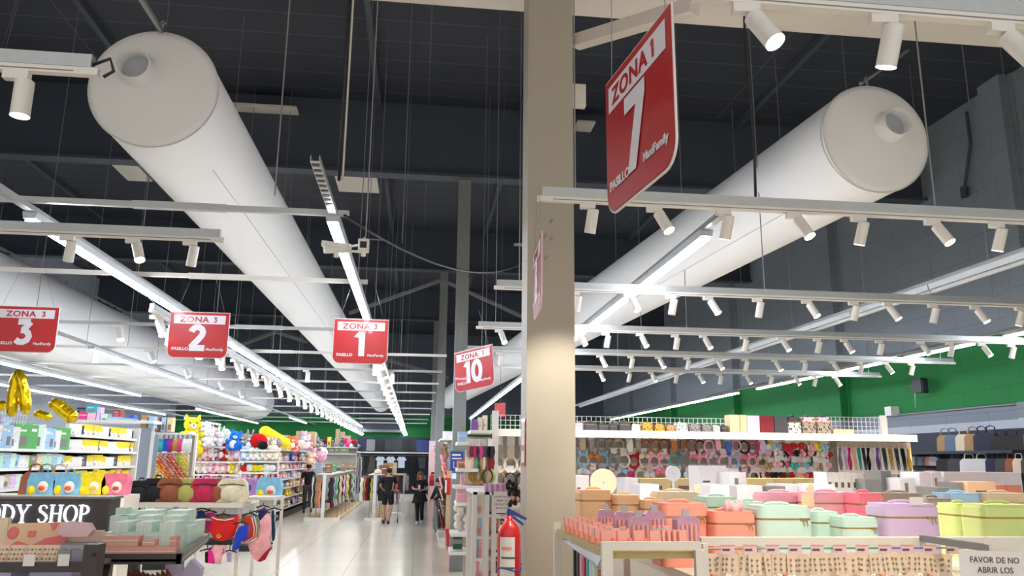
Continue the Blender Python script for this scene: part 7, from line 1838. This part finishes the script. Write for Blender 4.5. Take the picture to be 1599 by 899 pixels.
# tray one goods
zp = z1-.014
for k in range(6):
    x = at(8+25.5*k, 870, 3.42).x
    o = MB().box((-.032, -.003, 0), (.032, .003, .072))
    for i in range(3):
        for j in range(4): o.ell((-.021+.014*j, -.004, .018+.018*i), (.0045, .002, .005), 8, m=1+(i+j+k) % 2)
    o = o.build('eyeshadow_palette', ['beigebox' if k < 4 else 'film', M.setdefault('shade1', mat('eyeshadow_tan', (214, 168, 140), .6)), M.setdefault('shade2', mat('eyeshadow_brown', (176, 126, 100), .6))]); o.location = (x, 3.36, zp); o.rotation_euler = (-.45, 0, 0)
    tag(o, 'open eyeshadow palette, '+NUM[k]+' from the picture edge on the first tray', 'palette', 'eyeshadow palettes')
M['pinkprint'] = tint('pink_print', .6, pattern='marble')
x0, x1 = at(6, 845, 3.6).x, at(101, 845, 3.6).x
t2 = thing('gift_box', 'pink and peach patterned cosmetics box leaning behind the palettes', 'box', ((x0+x1)/2, 3.62, zp)); w = x1-x0; t2.rotation_euler = (-.25, -.03, 0)
hh = zt_(50, 817, 3.6)-zp
MB().box((-w/2, -.02, 0), (w/2, .02, hh)).build('box_body', M['peachbox'], t2)
MB().ell((-w*.4, -.021, hh*.7), (.022, .003, .026), 12).prism([(w*.18, hh*.97), (w*.34, hh*.97), (w*.26, hh*.72)], -.0225, -.02, 1).prism([(-w/2, hh*.2), (-w*.3, hh*.45), (-w*.05, hh*.3), (w*.15, hh*.5), (w*.5, hh*.62), (w*.5, hh*.3), (0, hh*.25)], -.0225, -.02, 1).box((-w*.15, -.0225, hh*.55), (-w*.02, -.02, hh*.75)).build('print', M.setdefault('rosep', mat('rose_print', (236, 120, 120), .6)), t2)
tag(MB().box((at(-12, 840, 3.7).x, 3.68, zp), (at(13, 840, 3.7).x, 3.71, zt_(5, 808, 3.7))).build('card_display', 'beigebox'), 'peach card display at the picture edge of the first tray', 'display card')
t2 = thing('cosmetics_stand', 'clear and beige stand holding a pink pouch, next to the patterned box', 'stand', (at(122, 848, 3.6).x, 3.6, zp))
MB().box((-.06, -.03, 0), (.06, .03, .055)).build('stand_body', 'film', t2); MB().box((-.07, .035, 0), (.085, .045, .10)).build('back_card', 'beigebox', t2)
c = at(122, 825, 3.58); mb = MB()
mb.prism([(-.065, -.012), (-.045, -.03), (.05, -.03), (.068, -.005), (.05, .022), (-.03, .03), (-.06, .02)], -.02, .02, 1)
o = mb.build('cosmetic_pouch', 'pinkpaper'); o.location = (c.x, 3.57, c.z); tag(o, 'small pink shiny pouch on the clear stand', 'pouch')
for i, px in enumerate((107, 127)):
    x = at(px, 866, 3.4).x; tag(MB().box((x-.026, 3.36, zp), (x+.026, 3.42, zp+.05)).build('clear_case', 'film'), 'clear case of blush, '+('beside the palettes' if i == 0 else 'by the dark post'), 'case')
for i, px in enumerate((45, 99)):
    x = at(px, 873, 3.27).x; tag(MB().box((x-.02, 3.272, z1-.012), (x+.02, 3.276, z1+.03)).build('price_tag', 'paper'), 'white price tag on the first tray edge, '+('under the palettes' if i == 0 else 'under the clear cases'), 'price tag')
for i, (x0_, x1_) in enumerate(((-5, 18), (47, 112))):
    a1, b1 = at(x0_, 890, 3.5), at(x1_, 890, 3.5)
    tag(MB().box((a1.x, 3.5, z1-.25), (b1.x, 3.7, z1-.05)).build('lilac_carton', M.setdefault('lilacc', mat('lilac_card', (196, 190, 226), .6))), 'lilac carton under the first tray, '+('picture edge' if i == 0 else 'beside the dark post'), 'box')
tag(MB().box((xl, 3.45, z1-.28), (xm, 3.9, z1-.25)).build('lower_shelf', 'grey'), 'grey lower shelf under the first tray', 'shelf')
c = at(235, 896, 3.8); mb = MB()
for k in range(9): mb.tube([(c.x-.09+.02*k, 3.8, c.z-.04), (c.x-.08+.02*k, 3.76, c.z+.01+.01*math.sin(k)), (c.x-.06+.02*k, 3.8, c.z-.03)], .010, 6)
tag(mb.build('hair_pieces', 'hairauburn'), 'brown glossy hair pieces under the second tray', 'hair pieces')
tag(MB().box((at(193, 899, 3.75).x, 3.75, c.z-.2), (at(262, 899, 3.75).x, 3.9, c.z-.02)).build('product_carton', M['peachbox']), 'peach brown carton under the second tray', 'box')
c = at(285, 890, 4.0); mb = MB()
mb.prism([(-.06, -.12), (.07, -.12), (.09, .03), (.04, .07), (.01, .02), (-.03, .06), (-.07, .05)], -.03, .03, 1)
o = mb.build('plastic_bag', M.setdefault('lilacc', None)); o.location = (c.x, 4.0, c.z-.02); tag(o, 'pale lilac plastic bag hanging under the tray corner', 'bag')
drop_protos()
